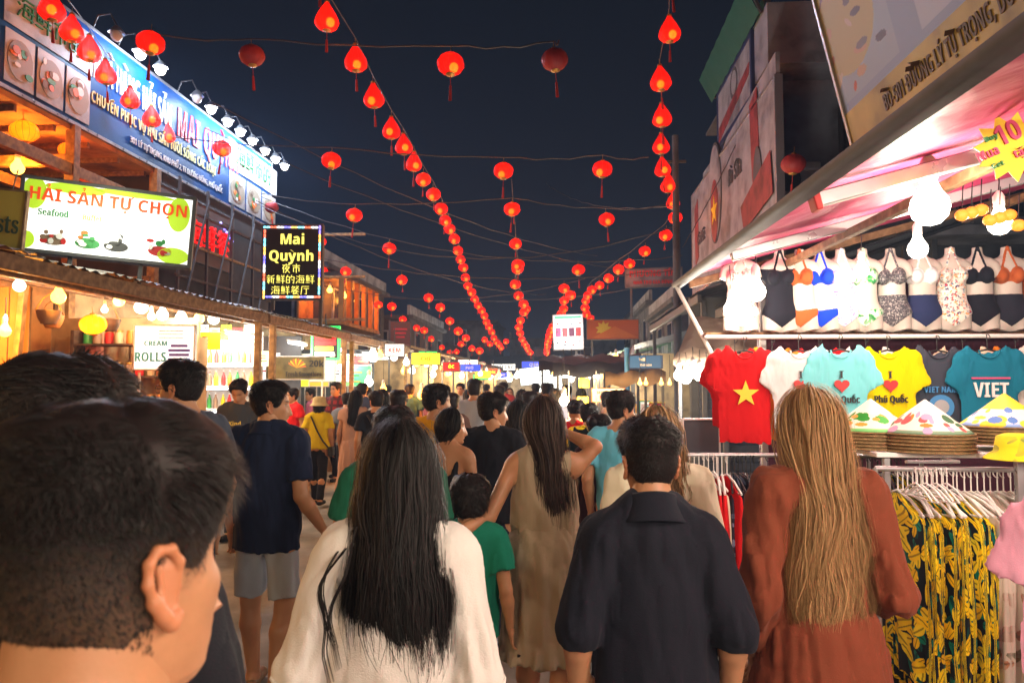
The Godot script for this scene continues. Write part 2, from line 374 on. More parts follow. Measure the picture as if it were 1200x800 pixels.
func tees() -> void:
	var shapes := [tee_shape(0.66, 0.175, 0.0), tee_shape(0.56, 0.18, 90.0), tee_shape(0.62, 0.17, 200.0)]
	var hg := MB.new(); hook(hg, 0.16, 0.06)
	var hm := hg.mesh()
	var sm := shapes.map(func(s): return s.mesh())
	var rail := P(870, 395, 5.5).y
	var spec := [[872, mats.red_cloth, "red T-shirt with a yellow star at the left end of the rail", 0], [936, mats.white_cloth, "white T-shirt with I heart Phu Quoc print", 1], [984, cloth(0.2, 0.68, 0.75), "pale turquoise T-shirt with I heart print", 2], [1040, cloth(0.8, 0.66, 0.0), "bright yellow T-shirt with I heart print", 1],
		[1098, cloth(0.05, 0.06, 0.085), "dark grey blue T-shirt with a round blue badge print", 0], [1157, cloth(0.01, 0.16, 0.26), "teal blue T-shirt with the word VIET", 1], [1222, cloth(0.7, 0.62, 0.58), "pale T-shirt at the right end of the rail", 2]]
	for i in spec.size():
		var q: Array = spec[i]
		var p := P(q[0], 395, [5.42, 5.36, 5.3, 5.42, 5.46, 5.36, 5.42][i])
		var t := thing("t_shirt", q[2], "t-shirt", Vector3(p.x, rail - 0.1, p.z), 0.06 * sin(i * 2.3) - 0.08, "T-shirts hanging on the display rail")
		put("cloth", sm[q[3]], q[1], t)
		put("hanger", hm, mats.black_plastic, t)
		var m := MB.new()
		for k in 13:
			var a := PI + PI * k / 12.0; var b := PI + PI * (k + 1) / 12.0
			if k < 12: m.tube([Vector3(cos(a) * 0.065, -0.005 + sin(a) * 0.055, 0.034), Vector3(cos(b) * 0.065, -0.005 + sin(b) * 0.055, 0.034)], 0.006, 5, false)
		put("neckband", m, q[1], t)
		var zf := 0.044
		match i:
			0: flat_shape(t, "print", star(5, 0.095, 0.038), Vector3(0.0, -0.31, zf), mats.sun_yellow)
			1, 2, 3:
				letters(t, "I", Vector3(0, -0.2, zf - 0.004), 0.05, mats.black_paint, true, "Droid Serif", 1.0, "print")
				flat_shape(t, "print", heart(0.1), Vector3(0, -0.25, zf), mats.red_paint)
				letters(t, "Phú Quốc", Vector3(0, -0.37, zf - 0.004), 0.048, mats.black_paint, true, "Droid Sans", 0.75, "print")
			4:
				letters(t, "VIET NAM", Vector3(0, -0.3, zf - 0.004), 0.042, mats.sign_blue_cloth, true, "Droid Sans", 0.8, "print")
				flat_shape(t, "print", oval(0.085, 0.085), Vector3(0, -0.4, zf), mats.sign_blue_cloth)
				flat_shape(t, "print", oval(0.05, 0.05), Vector3(0, -0.4, zf + 0.004), mats.steel)
			5:
				letters(t, "VIET", Vector3(0, -0.33, zf - 0.004), 0.1, mats.white_paint, true, "Droid Sans", 0.75, "print")
				flat_shape(t, "print", rect(0.24, 0.012), Vector3(0, -0.2, zf), mats.pink_paint)
	var more := [[905, mats.orange_cloth, "orange T-shirt showing between the red and the white one"], [960, mats.red_cloth, "red T-shirt showing behind the white one"], [1128, cloth(0.7, 0.6, 0.45), "cream T-shirt behind the dark grey blue one"], [1190, mats.orange_cloth, "orange T-shirt behind the teal one"], [861, mats.red_cloth, "second red T-shirt behind the one with the star"], [1015, cloth(0.7, 0.7, 0.72), "white T-shirt half hidden behind the yellow one"]]
	for i in more.size():
		var p := P(more[i][0], 395, 5.62)
		var t := thing("t_shirt", more[i][2], "t-shirt", Vector3(p.x, rail - 0.1, p.z), -0.5, "T-shirts hanging on the display rail")
		put("cloth", sm[i % 3], more[i][1], t)
		put("hanger", hm, mats.black_plastic, t)
	var pk := thing("t_shirt", "pink T-shirt with dark lettering hanging at the right edge", "t-shirt", P(1278, 590, 2.6), -0.35)
	put("cloth", tee_shape(0.62, 0.2, 400.0).mesh(), cloth(0.62, 0.3, 0.4), pk)
	put("hanger", hm, mats.black_plastic, pk)
	letters(pk, "PHU", Vector3(-0.02, -0.3, 0.042), 0.07, mats.black_paint, true, "Droid Sans", 0.9, "print")

func torso() -> Field:
	var f := Field.new(Vector3(-0.21, -0.02, -0.13), Vector3(0.21, 0.66, 0.15), 0.009)
	var b := Vector3.BACK
	f.cap(Vector3(0, 0.13, 0), Vector3(0, 0.28, 0), 0.152, 0.105, 0.05, b, 0.62)
	f.cap(Vector3(0, 0.28, 0), Vector3(0, 0.43, 0), 0.105, 0.13, 0.05, b, 0.62)
	f.cap(Vector3(-0.1, 0.49, 0), Vector3(0.1, 0.49, 0), 0.045, 0.045, 0.04)
	f.cap(Vector3(0, 0.5, 0), Vector3(0, 0.62, 0), 0.05, 0.042, 0.03, b, 1.0, 1)
	for s in [-1.0, 1.0]:
		f.cap(Vector3(s * 0.062, 0.405, 0.06), Vector3(s * 0.066, 0.4, 0.075), 0.056, 0.048, 0.025)
		f.cap(Vector3(s * 0.075, 0.12, 0), Vector3(s * 0.085, 0.0, 0), 0.085, 0.078, 0.03, b, 0.8, 1)
		f.cap(Vector3(s * 0.14, 0.47, 0), Vector3(s * 0.165, 0.4, 0), 0.04, 0.035, 0.03, b, 1.0, 1)
	return f

func suit(base: Field, style: int, low := false) -> Mesh:
	var f := Field.new(Vector3(-0.21, -0.02, -0.13), Vector3(0.21, 0.66, 0.15), 0.009)
	var i := 0
	for z in f.nz:
		for y in f.ny:
			for x in f.nx:
				var d := base.f[i] - 0.006
				if d < 0.04:
					var p := f.o + Vector3(x, y, z) * f.h
					var ax := absf(p.x)
					var leg := 0.02 + 0.62 * ax - p.y                  # above the leg line when negative
					var strap := maxf(absf(ax - 0.062 + (p.y - 0.45) * 0.35) - 0.011, 0.4 - p.y)
					var cups := Vector2(ax - 0.064, p.y - 0.402).length() - 0.064
					var band := maxf(absf(p.y - 0.365) - 0.012, -0.2)
					var r := 0.0
					match style:
						0: r = maxf(leg, minf(p.y - 0.45 - 0.15 * ax, strap))                     # one piece
						1: r = maxf(leg, p.y - 0.15 - 0.1 * ax) if low else minf(minf(cups, band), strap)     # bikini
						_: r = maxf(leg, p.y - 0.265) if low else minf(minf(cups, band), strap)
					f.f[i] = maxf(d, r)
				i += 1
	f.steep = 3.5
	var m := MB.new(); f.net(m)
	return m.mesh()

func pattern(base: Color, cols: Array, k: int, a0: float, a1: float, ratio: float, sd: int, scale: float) -> StandardMaterial3D:
	return mat(Color.WHITE, 0.7, {"tex": print_tex(128, base, func(im, r): leaves(im, r, k, cols, a0, a1, ratio), sd), "tri": scale, "sheen": 0.15})

func mannequins() -> void:
	var base := torso()
	var bm := MB.new(); base.net(bm)
	var body := bm.mesh()
	var suits := [suit(base, 0), suit(base, 1), suit(base, 2)]
	var lows := [null, suit(base, 1, true), suit(base, 2, true)]
	var check := pattern(Color(0.9, 0.85, 0.82), [Color(0.75, 0.15, 0.15)], 60, 4, 7, 0.8, 41, 6.0)
	var mosaic := pattern(Color(0.9, 0.88, 0.85), [Color(0.85, 0.15, 0.25), Color(0.1, 0.15, 0.4), Color(0.95, 0.6, 0.2), Color(0.2, 0.5, 0.6)], 90, 5, 8, 0.5, 42, 5.0)
	var lilac := pattern(Color(0.85, 0.83, 0.9), [Color(0.5, 0.45, 0.75)], 30, 6, 12, 0.4, 43, 5.0)
	var leafy := pattern(Color(0.85, 0.9, 0.85), [Color(0.05, 0.5, 0.2), Color(0.1, 0.62, 0.3)], 36, 10, 18, 0.4, 44, 3.5)
	var dots := pattern(Color(0.25, 0.25, 0.28), [Color(0.7, 0.7, 0.7)], 120, 2, 4, 1.0, 45, 6.0)
	var q := [[868, 2, check, "red and white checked bikini"], [914, 0, mats.black_shirt, "black one piece swimsuit beside the glaring bulb"], [938, 1, mats.rust_cloth, "terracotta bikini"], [962, 1, mats.royal, "royal blue bikini"], [986, 0, lilac, "white and lilac swimsuit"], [1012, 1, leafy, "green leaf print bikini"], [1045, 2, dots, "grey dotted high waisted bikini"],
		[1081, 2, mats.navy_cloth, "white top and navy bottom with red bow"], [1115, 0, mosaic, "swimsuit with a small bright mosaic print"], [1147, 2, mats.black_shirt, "black high waisted two piece"], [1181, 2, mats.ink, "pink top and ink black high waisted bottom"], [1216, 0, mats.rust_cloth, "terracotta one piece swimsuit"]]
	for i in q.size():
		var a: Array = q[i]
		var p := P(a[0], 340, 5.75)
		var t := thing("mannequin", "white bust mannequin wearing a %s" % a[3], "mannequin", Vector3(p.x, 2.102, p.z), -0.25 + 0.15 * sin(i * 1.9), "bust mannequins in swimwear above the T-shirts")
		put("torso", body, mats.mannequin, t)
		put("swimsuit" if a[1] == 0 else "swimsuit_top", suits[a[1]], a[2] if i != 7 and i != 10 else [mats.white_cloth, mats.rust_cloth][i / 9], t)
		if a[1] > 0: put("swimsuit_bottom", lows[a[1]], a[2], t)
		t.scale = Vector3(0.8, 1.0, 0.9)

func hats() -> void:
	var yb := 1.375
	var p0 := P(1000, 500, 3.95)
	var sh := thing("hat_shelf", "low shelf under the cone hats above the clothes racks", "shelf")
	var m := MB.new(); m.box(Vector3(2.65, yb - 0.015, -3.95), Vector3(2.3, 0.024, 0.5), Basis(), 0.004)
	put("board", m, mats.white_paint, sh)
	for x in [1.56, 2.6, 3.7]:
		for z in [-3.74, -4.16]:
			m = MB.new(); m.box(Vector3(x, (yb - 0.03) * 0.5, z), Vector3(0.03, yb - 0.03, 0.03), Basis(), 0.003)
			put("leg", m, mats.steel, sh)
	var straw := mat(lin(0.42, 0.28, 0.12), 0.75, {"tex": tex.wood, "tri": 6.0})
	var prof := []
	for i in 12: prof.append([0.004 + 0.206 * i / 11.0, 0.165 * (1.0 - i / 11.0)])
	for i in range(10, -1, -1): prof.append([0.001 + 0.202 * i / 11.0, 0.158 * (1.0 - i / 11.0) - 0.003])
	var plain := MB.new(); plain.lathe(prof, 40)
	var pm := plain.mesh()
	var rim := MB.new()
	var ring := []
	for i in 41: ring.append(Vector3(cos(TAU * i / 40.0) * 0.21, 0.001, sin(TAU * i / 40.0) * 0.21))
	rim.tube(ring, 0.004, 6, false)
	var rm := rim.mesh()
	var cols := [[Color(0.1, 0.55, 0.15), Color(0.2, 0.65, 0.2), Color(0.9, 0.6, 0.2)], [Color(0.85, 0.3, 0.3), Color(0.2, 0.4, 0.25), Color(0.9, 0.5, 0.15), Color(0.75, 0.6, 0.75)], [Color(0.9, 0.75, 0.1), Color(0.25, 0.45, 0.75), Color(0.9, 0.8, 0.2)]]
	var who := ["green painted", "pink and orange painted", "yellow and blue painted"]
	var at := [P(1022, 508, 3.97), P(1086, 508, 3.8), P(1179, 498, 3.9)]
	for k in 3:
		var tx := ImageTexture.create_from_image(hat_pic(cols[k], 51 + k, k))
		var paint := mat(Color.WHITE, 0.6, {"tex": tx})
		for j in 6:
			var lab: String = ("cone hat with a %s picture on top of its stack" % who[k]) if j == 5 else "straw cone hat under the %s one, %s from the shelf" % [who[k], nth(j)]
			var t := thing("cone_hat", lab, "cone hat", Vector3(at[k].x + 0.004 * sin(j * 2.0), yb + 0.002 + j * 0.0165 + (0.03 if k == 2 else 0.0), at[k].z), 0.4 * j, "stacks of cone hats on the shelf")
			put("cone", pm, paint if j == 5 else straw, t)
			put("rim_hoop", rm, straw, t)
			if j == 5: t.rotation.y = [0.3, 0.2, 0.1][k]
	var hat := thing("bucket_hat", "yellow bucket hat with green leaf print beside the cone hats", "hat", P(1194, 538, 3.45) , 0.3)
	m = MB.new()
	m.lathe([[0.001, 0.115], [0.05, 0.113], [0.082, 0.1], [0.09, 0.06], [0.094, 0.035], [0.135, 0.004], [0.137, 0.0], [0.13, 0.0], [0.088, 0.03], [0.08, 0.09], [0.001, 0.105]], 28)
	put("crown_and_brim", m, mats.lemon_light, hat)
	m = MB.new(); m.box(Vector3(hat.position.x, hat.position.y * 0.5, hat.position.z), Vector3(0.03, hat.position.y, 0.03), Basis(), 0.003)
	m.lathe([[0.001, 0.112], [0.05, 0.1], [0.06, 0.06], [0.02, 0.0]], 14, Transform3D(Basis(), hat.position - Vector3(0, 0.012, 0)))
	var hs := thing("hat_stand", "thin stand that carries the yellow bucket hat", "stand")
	put("pole", m, mats.steel, hs)

func hat_pic(cols: Array, sd: int, k: int) -> Image:
	var im := Image.create(512, 128, false, Image.FORMAT_RGB8)
	im.fill(Color(0.9, 0.88, 0.84))
	var r := RandomNumberGenerator.new(); r.seed = sd
	im.fill_rect(Rect2i(0, 0, 512, 30), [Color(0.92, 0.92, 0.88), Color(0.92, 0.9, 0.88), Color(0.93, 0.8, 0.2)][k])
	im.fill_rect(Rect2i(0, 56, 512, 10), cols[1].lightened(0.3))
	for i in 34: blob40(im, Vector2(r.randi_range(0, 511), r.randi_range(26, 58)), r.randf_range(6, 20), r.randf_range(3, 8), cols[r.randi() % cols.size()])
	return im

func blob40(im: Image, c: Vector2, a: float, b: float, col: Color) -> void:
	for y in range(int(-b), int(b) + 1):
		for x in range(int(-a), int(a) + 1):
			if x * x / (a * a) + y * y / (b * b) < 1.0: im.set_pixel(posmod(int(c.x) + x, im.get_width()), clampi(int(c.y) + y, 0, im.get_height() - 1), col)

func hung_cloth(long: float, half: float, thick: float, sd: float) -> Mesh:      # a garment folded flat over a hanger, seen on edge along x
	var rows := []
	for i in 19:
		var u := i / 18.0
		var y := -long * u
		var hz := lerpf(0.03, half, smoothstep(0.0, 0.13, u)) * (1.0 + 0.12 * u * sin(sd + u * 3.0))
		var tx := lerpf(0.012, thick, smoothstep(0.0, 0.4, u))
		var row := PackedVector3Array()
		for j in 36:
			var a := TAU * j / 36.0
			var z := cos(a) * hz
			var fold := 0.3 * u * thick * (sin(z * 60.0 + sd * 3.0 + u * 2.0) + 0.6 * sin(z * 110.0 + sd))
			row.push_back(Vector3(signf(sin(a)) * pow(absf(sin(a)), 0.6) * tx + fold, y + 0.012 * sin(a * 3.0 + sd) * u, z))
		rows.append(row)
	var m := MB.new(); m.loft(rows, true, true)
	for i in m.uv.size(): m.uv[i] = Vector2(m.uv[i].x * 2.0 + sd * 0.37, m.uv[i].y * long * 2.1 + sd * 0.23)
	return m.mesh()

func racks() -> void:
	var hw := MB.new(); hook(hw, 0.2, 0.09)
	var turned := MB.new(); turned.append(hw, Transform3D(Basis(Vector3.UP, PI * 0.5), Vector3.ZERO))
	var hm := turned.mesh()
	var shapes := []
	for k in 6: shapes.append(hung_cloth(0.8 + 0.05 * k, 0.21, 0.03 + 0.004 * (k % 3), k * 1.7))
	var long := []
	for k in 4: long.append(hung_cloth(1.08 + 0.04 * k, 0.2, 0.028, k * 2.1 + 0.5))
	var floral := pattern(Color(0.8, 0.76, 0.7), [Color(0.55, 0.3, 0.15), Color(0.35, 0.36, 0.22), Color(0.7, 0.45, 0.25)], 26, 8, 16, 0.45, 61, 2.6)
	var navy := pattern(Color(0.04, 0.06, 0.16), [Color(0.55, 0.6, 0.75), Color(0.25, 0.3, 0.55), Color(0.7, 0.7, 0.75)], 40, 4, 10, 0.5, 62, 3.0)
	# [u of first, u of last, v of rail, depth, how many, materials, meshes, hanger, words]
	var sets := [
		[1052, 1122, 549, 3.6, 13, [mats.lemon], shapes, mats.white_plastic, "yellow lemon print shirt on a white hanger", "front rack"],
		[1130, 1230, 551, 3.6, 14, [floral], shapes, mats.white_plastic, "white shirt with brown flowers on a white hanger", "front rack"],
		[1000, 1062, 534, 4.25, 12, [mats.lemon], shapes, mats.black_plastic, "yellow lemon print shirt on a black hanger", "middle rack"],
		[808, 836, 533, 4.55, 6, [mats.cream_cloth, mats.pale_pink, mats.white_cloth], shapes, mats.white_plastic, "pale dress on a white hanger", "left rack"],
		[840, 852, 536, 4.5, 3, [mats.red_cloth], shapes, mats.white_plastic, "red dress on a white hanger", "left rack"],
		[856, 884, 535, 4.55, 7, [navy], long, mats.black_plastic, "long navy flowered dress on a black hanger", "left rack"],
		[890, 1000, 534, 4.6, 12, [mats.white_cloth, navy, mats.beige, mats.red_cloth], shapes, mats.black_plastic, "dress on a black hanger", "hidden rack"],
		[1075, 1180, 806, 3.25, 9, [floral, mats.white_cloth, mats.lemon], [hung_cloth(0.32, 0.2, 0.03, 3.0)], mats.white_plastic, "folded short garment on a white hanger", "low front rail"]]
	for si in sets.size():
		var q: Array = sets[si]
		var a := P(q[0], q[2], q[3]); var b := P(q[1], q[2], q[3])
		if si in [0, 2, 3, 7]:
			var e: Array = {0: sets[1], 2: sets[2], 3: sets[6], 7: sets[7]}[si]
			var z := P(e[1] + 18, e[2], e[3])
			var rk := thing("clothes_rack", "steel clothes rail of the %s" % q[9], "clothes rack")
			var s := a + Vector3(-0.1, 0, 0)
			z = Vector3(z.x, s.y, z.z)
			var m := MB.new(); m.tube([s, z], 0.013, 8)
			put("rail", m, mats.steel, rk)
			for p: Vector3 in [s, z]:
				m = MB.new(); m.tube([p, Vector3(p.x, 0.02, p.z)], 0.013, 8); put("upright", m, mats.steel, rk)
				m = MB.new(); m.tube([Vector3(p.x, 0.015, p.z - 0.25), Vector3(p.x, 0.015, p.z + 0.25)], 0.013, 8); put("foot", m, mats.steel, rk)
		for k in q[4]:
			var u: float = k / maxf(q[4] - 1.0, 1.0)
			var p := a.lerp(b, u)
			var t := thing("hung_garment", "%s, %s from left, %s" % [q[8], nth(k), q[9]], "garment", Vector3(p.x + 0.006 * sin(k * 3.1), p.y - 0.098, p.z), 0.28 * sin(k * 1.3 + si) + 0.1, "clothes on the %s" % q[9])
			var cm: Array = q[5]; var sh: Array = q[6]
			put("cloth", sh[k % sh.size()], cm[(k * 7 / 3) % cm.size()], t).position.y = -0.012
			put("hanger", hm, q[7], t)
	# the cascade of empty white hangers
	for k in 7:
		var p := P(1074 + k * 6, 566 + (k % 2) * 2, 3.38 + 0.012 * k)
		var t := thing("hanger", "empty white hanger, %s from the left, before the lemon shirts" % nth(k), "hanger", p, 0.02 + 0.03 * (k % 4), "bunch of empty white hangers")
		put("wire", hm, mats.white_plastic, t)
		t.scale = Vector3.ONE * 0.66
	var lk := thing("hanger_bar", "short steel bar that carries the bunch of empty hangers", "rail")
	var mm := MB.new(); mm.tube([P(1062, 541, 3.4), P(1124, 541, 3.48)], 0.008, 6); mm.tube([P(1124, 541, 3.48), P(1124, 541, 3.48) + Vector3(0, 0.0, -0.14)], 0.008, 6)
	put("bar", mm, mats.steel, lk)
# ------------------------------------------------------------------ left side
func cloth_mats() -> void:
	mats.orange_cloth = cloth(0.6, 0.2, 0.02)
	mats.rust_cloth = cloth(0.42, 0.1, 0.03)
	mats.royal = cloth(0.01, 0.05, 0.6)
	mats.navy_cloth = cloth(0.02, 0.03, 0.09)
	mats.green_tarp = mat(lin(0.02, 0.12, 0.05), 0.6)
	mats.sign_bright = mat(lin(0.7, 0.7, 0.7), 0.5, {"glow": Color(0.95, 1, 0.97), "power": 2.0})
	mats.wire = mat(lin(0.05, 0.05, 0.06), 0.5)
	mats.sign_pink = mat(lin(0.6, 0.1, 0.3), 0.5, {"glow": Color(1, 0.2, 0.55), "power": 1.0})
	mats.sign_teal = mat(lin(0.1, 0.5, 0.5), 0.5, {"glow": Color(0.1, 0.9, 0.85), "power": 1.0})
	mats.sign_blue = mat(lin(0.05, 0.1, 0.5), 0.5, {"glow": Color(0.1, 0.25, 1.0), "power": 0.9})
	mats.ink = cloth(0.02, 0.022, 0.035)
	mats.sign_blue_cloth = mat(lin(0.05, 0.25, 0.55), 0.7)
	var lem := print_tex(256, Color(0.85, 0.8, 0.06), func(im, r): leaves(im, r, 16, [Color(0.02, 0.32, 0.25), Color(0.05, 0.4, 0.3)], 14, 30, 0.4), 9)
	mats.lemon_light = mat(Color.WHITE, 0.85, {"tex": lem, "tri": 3.0})

func tin_roof(t: Node3D, x0: float, x1: float, y0: float, y1: float, z0: float, z1: float, m: Material) -> void:      # sheets of corrugated tin side by side
	var n := int(ceilf((z0 - z1) / 0.9))
	var w := (z0 - z1) / n
	for k in n:
		var rows := []
		for i in 2:
			var row := PackedVector3Array()
			var u := float(i)
			for j in 25:
				var z := z0 - w * k - (w + 0.04) * j / 24.0
				row.push_back(Vector3(lerpf(x0, x1, u), lerpf(y0, y1, u) + 0.012 * sin(j * TAU / 4.0) + 0.006 * (k % 2) + 0.01 * sin(k * 2.3), z))
			rows.append(row)
		var b := MB.new(); b.loft(rows, false)
		put("roof_sheet", b, m, t)

func bars(t: Node3D, called: String, list: Array, w: float, h: float, m: Material) -> void:
	for q in list:
		var b := MB.new(); b.bar(q[0], q[1], w, h, 0.006)
		put(called, b, m, t)

func slab(t: Node3D, called: String, at: Vector3, s: Vector3, m: Material, bev := 0.006) -> MeshInstance3D:
	var b := MB.new(); b.box(at, s, Basis(), bev)
	return put(called, b, m, t)

func left_restaurant() -> void:
	var t := thing("restaurant", "seafood restaurant with a tall orange lit hall under its blue billboard", "restaurant")
	slab(t, "back_wall", Vector3(-12.0, 3.0, -10.5), Vector3(0.2, 6.0, 10.0), mats.ochre_wall)
	slab(t, "ceiling", Vector3(-9.5, 5.36, -9.0), Vector3(5.0, 0.08, 6.6), mats.ochre_wall)
	slab(t, "end_wall", Vector3(-9.5, 2.7, -12.3), Vector3(5.0, 5.4, 0.15), mats.dark_wall)
	slab(t, "facade", Vector3(-7.1, 2.7, -14.8), Vector3(0.18, 5.4, 4.8), mats.dark_wall)
	slab(t, "upper_wall", Vector3(-7.6, 6.2, -12.5), Vector3(0.2, 1.5, 9.3), mats.slate)
	slab(t, "roof", Vector3(-10, 7.0, -12.5), Vector3(5.0, 0.1, 9.3), mats.slate)
	for z in [-8.0, -10.0, -12.15]:
		bars(t, "column", [[Vector3(-7.0, 0, z), Vector3(-7.0, 5.4, z)]], 0.14, 0.14, mats.bamboo)
	bars(t, "beam", [[Vector3(-7.0, 4.75, -5.9), Vector3(-7.0, 4.75, -12.2)], [Vector3(-8.2, 4.72, -5.9), Vector3(-8.2, 4.72, -12.2)], [Vector3(-7.0, 4.9, -12.15), Vector3(-11.9, 4.9, -12.15)], [Vector3(-7.0, 4.9, -10.0), Vector3(-11.9, 4.9, -10.0)], [Vector3(-7.0, 3.6, -10.0), Vector3(-11.9, 3.6, -10.0)], [Vector3(-7.0, 3.45, -12.1), Vector3(-11.9, 3.45, -12.1)]], 0.1, 0.16, mats.bamboo)
	for k in 9:
		bars(t, "rafter", [[Vector3(-7.1, 5.28, -6.0 - 0.75 * k), Vector3(-11.9, 5.28, -6.0 - 0.75 * k)]], 0.06, 0.09, mats.wood)
	# scaffold lattice under the far end of the billboard
	var sc := thing("scaffold", "dark lattice of thin posts and rails under the far end of the billboard", "scaffold")
	for k in 5: bars(sc, "post", [[Vector3(-6.8, 2.7, -12.6 - k * 1.05), Vector3(-6.8, 5.4, -12.6 - k * 1.05)]], 0.05, 0.05, mats.iron)
	for k in 4: bars(sc, "rail", [[Vector3(-6.8, 3.0 + k * 0.62, -12.5), Vector3(-6.8, 3.0 + k * 0.62, -17.0)]], 0.05, 0.05, mats.dark_wood if k % 2 else mats.bamboo)
	for k in 4: bars(sc, "brace", [[Vector3(-6.75, 3.0, -12.7 - k * 1.05), Vector3(-6.75, 5.2, -13.6 - k * 1.05)]], 0.035, 0.035, mats.iron)
	for k in 3: bars(sc, "arm", [[Vector3(-6.8, 3.2 + 1.0 * k, -16.9), Vector3(-4.6, 3.2 + 1.0 * k, -16.9)]], 0.06, 0.06, mats.bamboo)
	# neon sign on the dark facade
	var ns := board("neon_sign", "dark sign with red neon characters and blue dots above the seafood light box", "neon sign", Vector3(-6.95, 4.6, -13.6), 3.0, 1.15, PI * 0.5, mat(lin(0.1, 0.06, 0.05), 0.6), mats.iron)
	put("neon_tube", han("海鲜餐", 0.5, 0.13), mats.sign_red, ns).position = Vector3(0.45, -0.3, 0.02)
	for k in 14:
		var m := MB.new(); m.ball(Vector3.ZERO, Vector3.ONE * 0.028, 8, 6)
		put("led", m, mats.led[3], ns).position = Vector3(-1.3 + 0.03 * (k % 2), -0.4 + 0.12 * k, 0.03) if k < 7 else Vector3(0.85 + 0.09 * (k - 7), 0.36 - 0.045 * (k - 7), 0.03)
	flat_shape(ns, "fruit_picture", oval(0.17, 0.3), Vector3(-0.78, -0.12, 0.012), mat(lin(0.42, 0.4, 0.14), 0.6))
	flat_shape(ns, "fruit_picture", oval(0.11, 0.2), Vector3(-0.68, 0.25, 0.014), mat(lin(0.2, 0.3, 0.1), 0.6))
	for k in 12: flat_shape(ns, "fruit_picture", oval(0.03, 0.03, 8), Vector3(-0.86 + 0.07 * (k % 3), -0.28 + 0.1 * (k / 3), 0.018), mat(lin(0.3, 0.2, 0.06), 0.6))
	# the billboard
	var L := 9.6
	var bb := board("billboard", "long blue restaurant billboard with white and red lettering lit by lamps on arms", "billboard", Vector3(-6.98, 6.21, -12.35), L, 1.56, PI * 0.5, mats.blue_board, mats.steel, 0.0, 0.08, 0.05)
	var z := 0.01
	var X := func(u: float) -> float: return 6.98 * 870.0 / (660.0 - u) - 12.35            # where along the board the photograph shows u
	letters(bb, "NHÀ HÀNG HẢI SẢN", Vector3((X.call(68) + X.call(180)) * 0.5, 0.06, z), 0.4, mats.white_paint, true, "Droid Sans", 0.42)
	letters(bb, "MAI", Vector3((X.call(184) + X.call(213)) * 0.5, 0.0, z), 0.52, mats.red_paint, true, "Droid Sans", 0.6)
	letters(bb, "QUỲNH", Vector3((X.call(218) + X.call(264)) * 0.5, 0.0, z), 0.52, mats.red_paint, true, "Droid Sans", 0.62)
	letters(bb, "CHUYÊN PHỤC VỤ HẢI SẢN TƯƠI SỐNG CÁC LOẠI", Vector3((X.call(62) + X.call(240)) * 0.5, -0.32, z), 0.17, mat(lin(0.6, 0.55, 0.2), 0.5), true, "Droid Sans", 0.72)
	letters(bb, "301 LÝ TỰ TRỌNG, KHU PHỐ 2, TT DƯƠNG ĐÔNG, PHÚ QUỐC", Vector3((X.call(105) + X.call(255)) * 0.5, -0.6, z), 0.1, mats.white_paint, false, "Droid Sans", 0.85)
	for e in 2:
		var x0: float = [X.call(18), X.call(284)][e]
		var w: float = [1.75, 2.6][e]
		flat_shape(bb, "white_tile", rect(w, 0.62), Vector3(x0, 0.36, z), mats.white_board)
		put("lettering", han("海鲜市的", 0.3 if e == 0 else 0.42, 0.1), mats.green_paint, bb).position = Vector3(x0, 0.2, z + 0.01)
		for k in 3:
			var px := x0 + (k - 1) * w * 0.33
			flat_shape(bb, "white_tile", rect(w * 0.3, 0.68), Vector3(px, -0.36, z), mats.white_board)
			var r := RandomNumberGenerator.new(); r.seed = 70 + k + e * 5
			flat_shape(bb, "food_picture", oval(w * 0.13, 0.26), Vector3(px, -0.36, z + 0.01), mat(lin(0.3, 0.25, 0.18), 0.6))
			for j in 9: flat_shape(bb, "food_picture", oval(r.randf_range(0.03, 0.09), r.randf_range(0.03, 0.07), 10), Vector3(px + r.randf_range(-0.16, 0.16), -0.36 + r.randf_range(-0.2, 0.2), z + 0.016 + 0.002 * j), [mats.orange_paint, mats.white_paint, mats.green_paint, mats.brown_tarp][j % 4])
	var on := [0, 1, 1, 0, 1, 1, 1, 1, 1, 1, 1]
	var us := [115, 146, 172, 219, 237, 258, 274, 289, 305, 318, 329]
	for k in us.size():
		var d: float = 6.48 * 870.0 / (660.0 - us[k])
		var o := thing("flood_lamp", "lamp on a bent arm over the billboard, %s from near end%s" % [nth(k), "" if on[k] else ", not lit"], "flood lamp", Vector3(-6.62, 6.86, -d), 0.0, "lamps on arms above the blue billboard")
		var m := MB.new(); m.tube([Vector3(-0.38, 0.13, 0), Vector3(-0.3, 0.34, 0), Vector3(-0.1, 0.36, 0), Vector3(0, 0.16, 0)], 0.014, 6)
		put("arm", m, mats.iron, o)
		m = MB.new(); m.lathe([[0.03, 0.17], [0.06, 0.14], [0.12, 0.06], [0.115, 0.06], [0.055, 0.13]], 16)
		put("shade", m, mats.steel, o)
		m = MB.new(); m.ball(Vector3(0, 0.02, 0), Vector3(0.085, 0.09, 0.085), 14, 9)
		put("globe", m, mats.lamp_white if on[k] else mats.lamp_off, o)
		if on[k]: lamp(Vector3(0, 0.02, 0), 2.2, Color(0.82, 0.9, 1.0), o, 0.07)

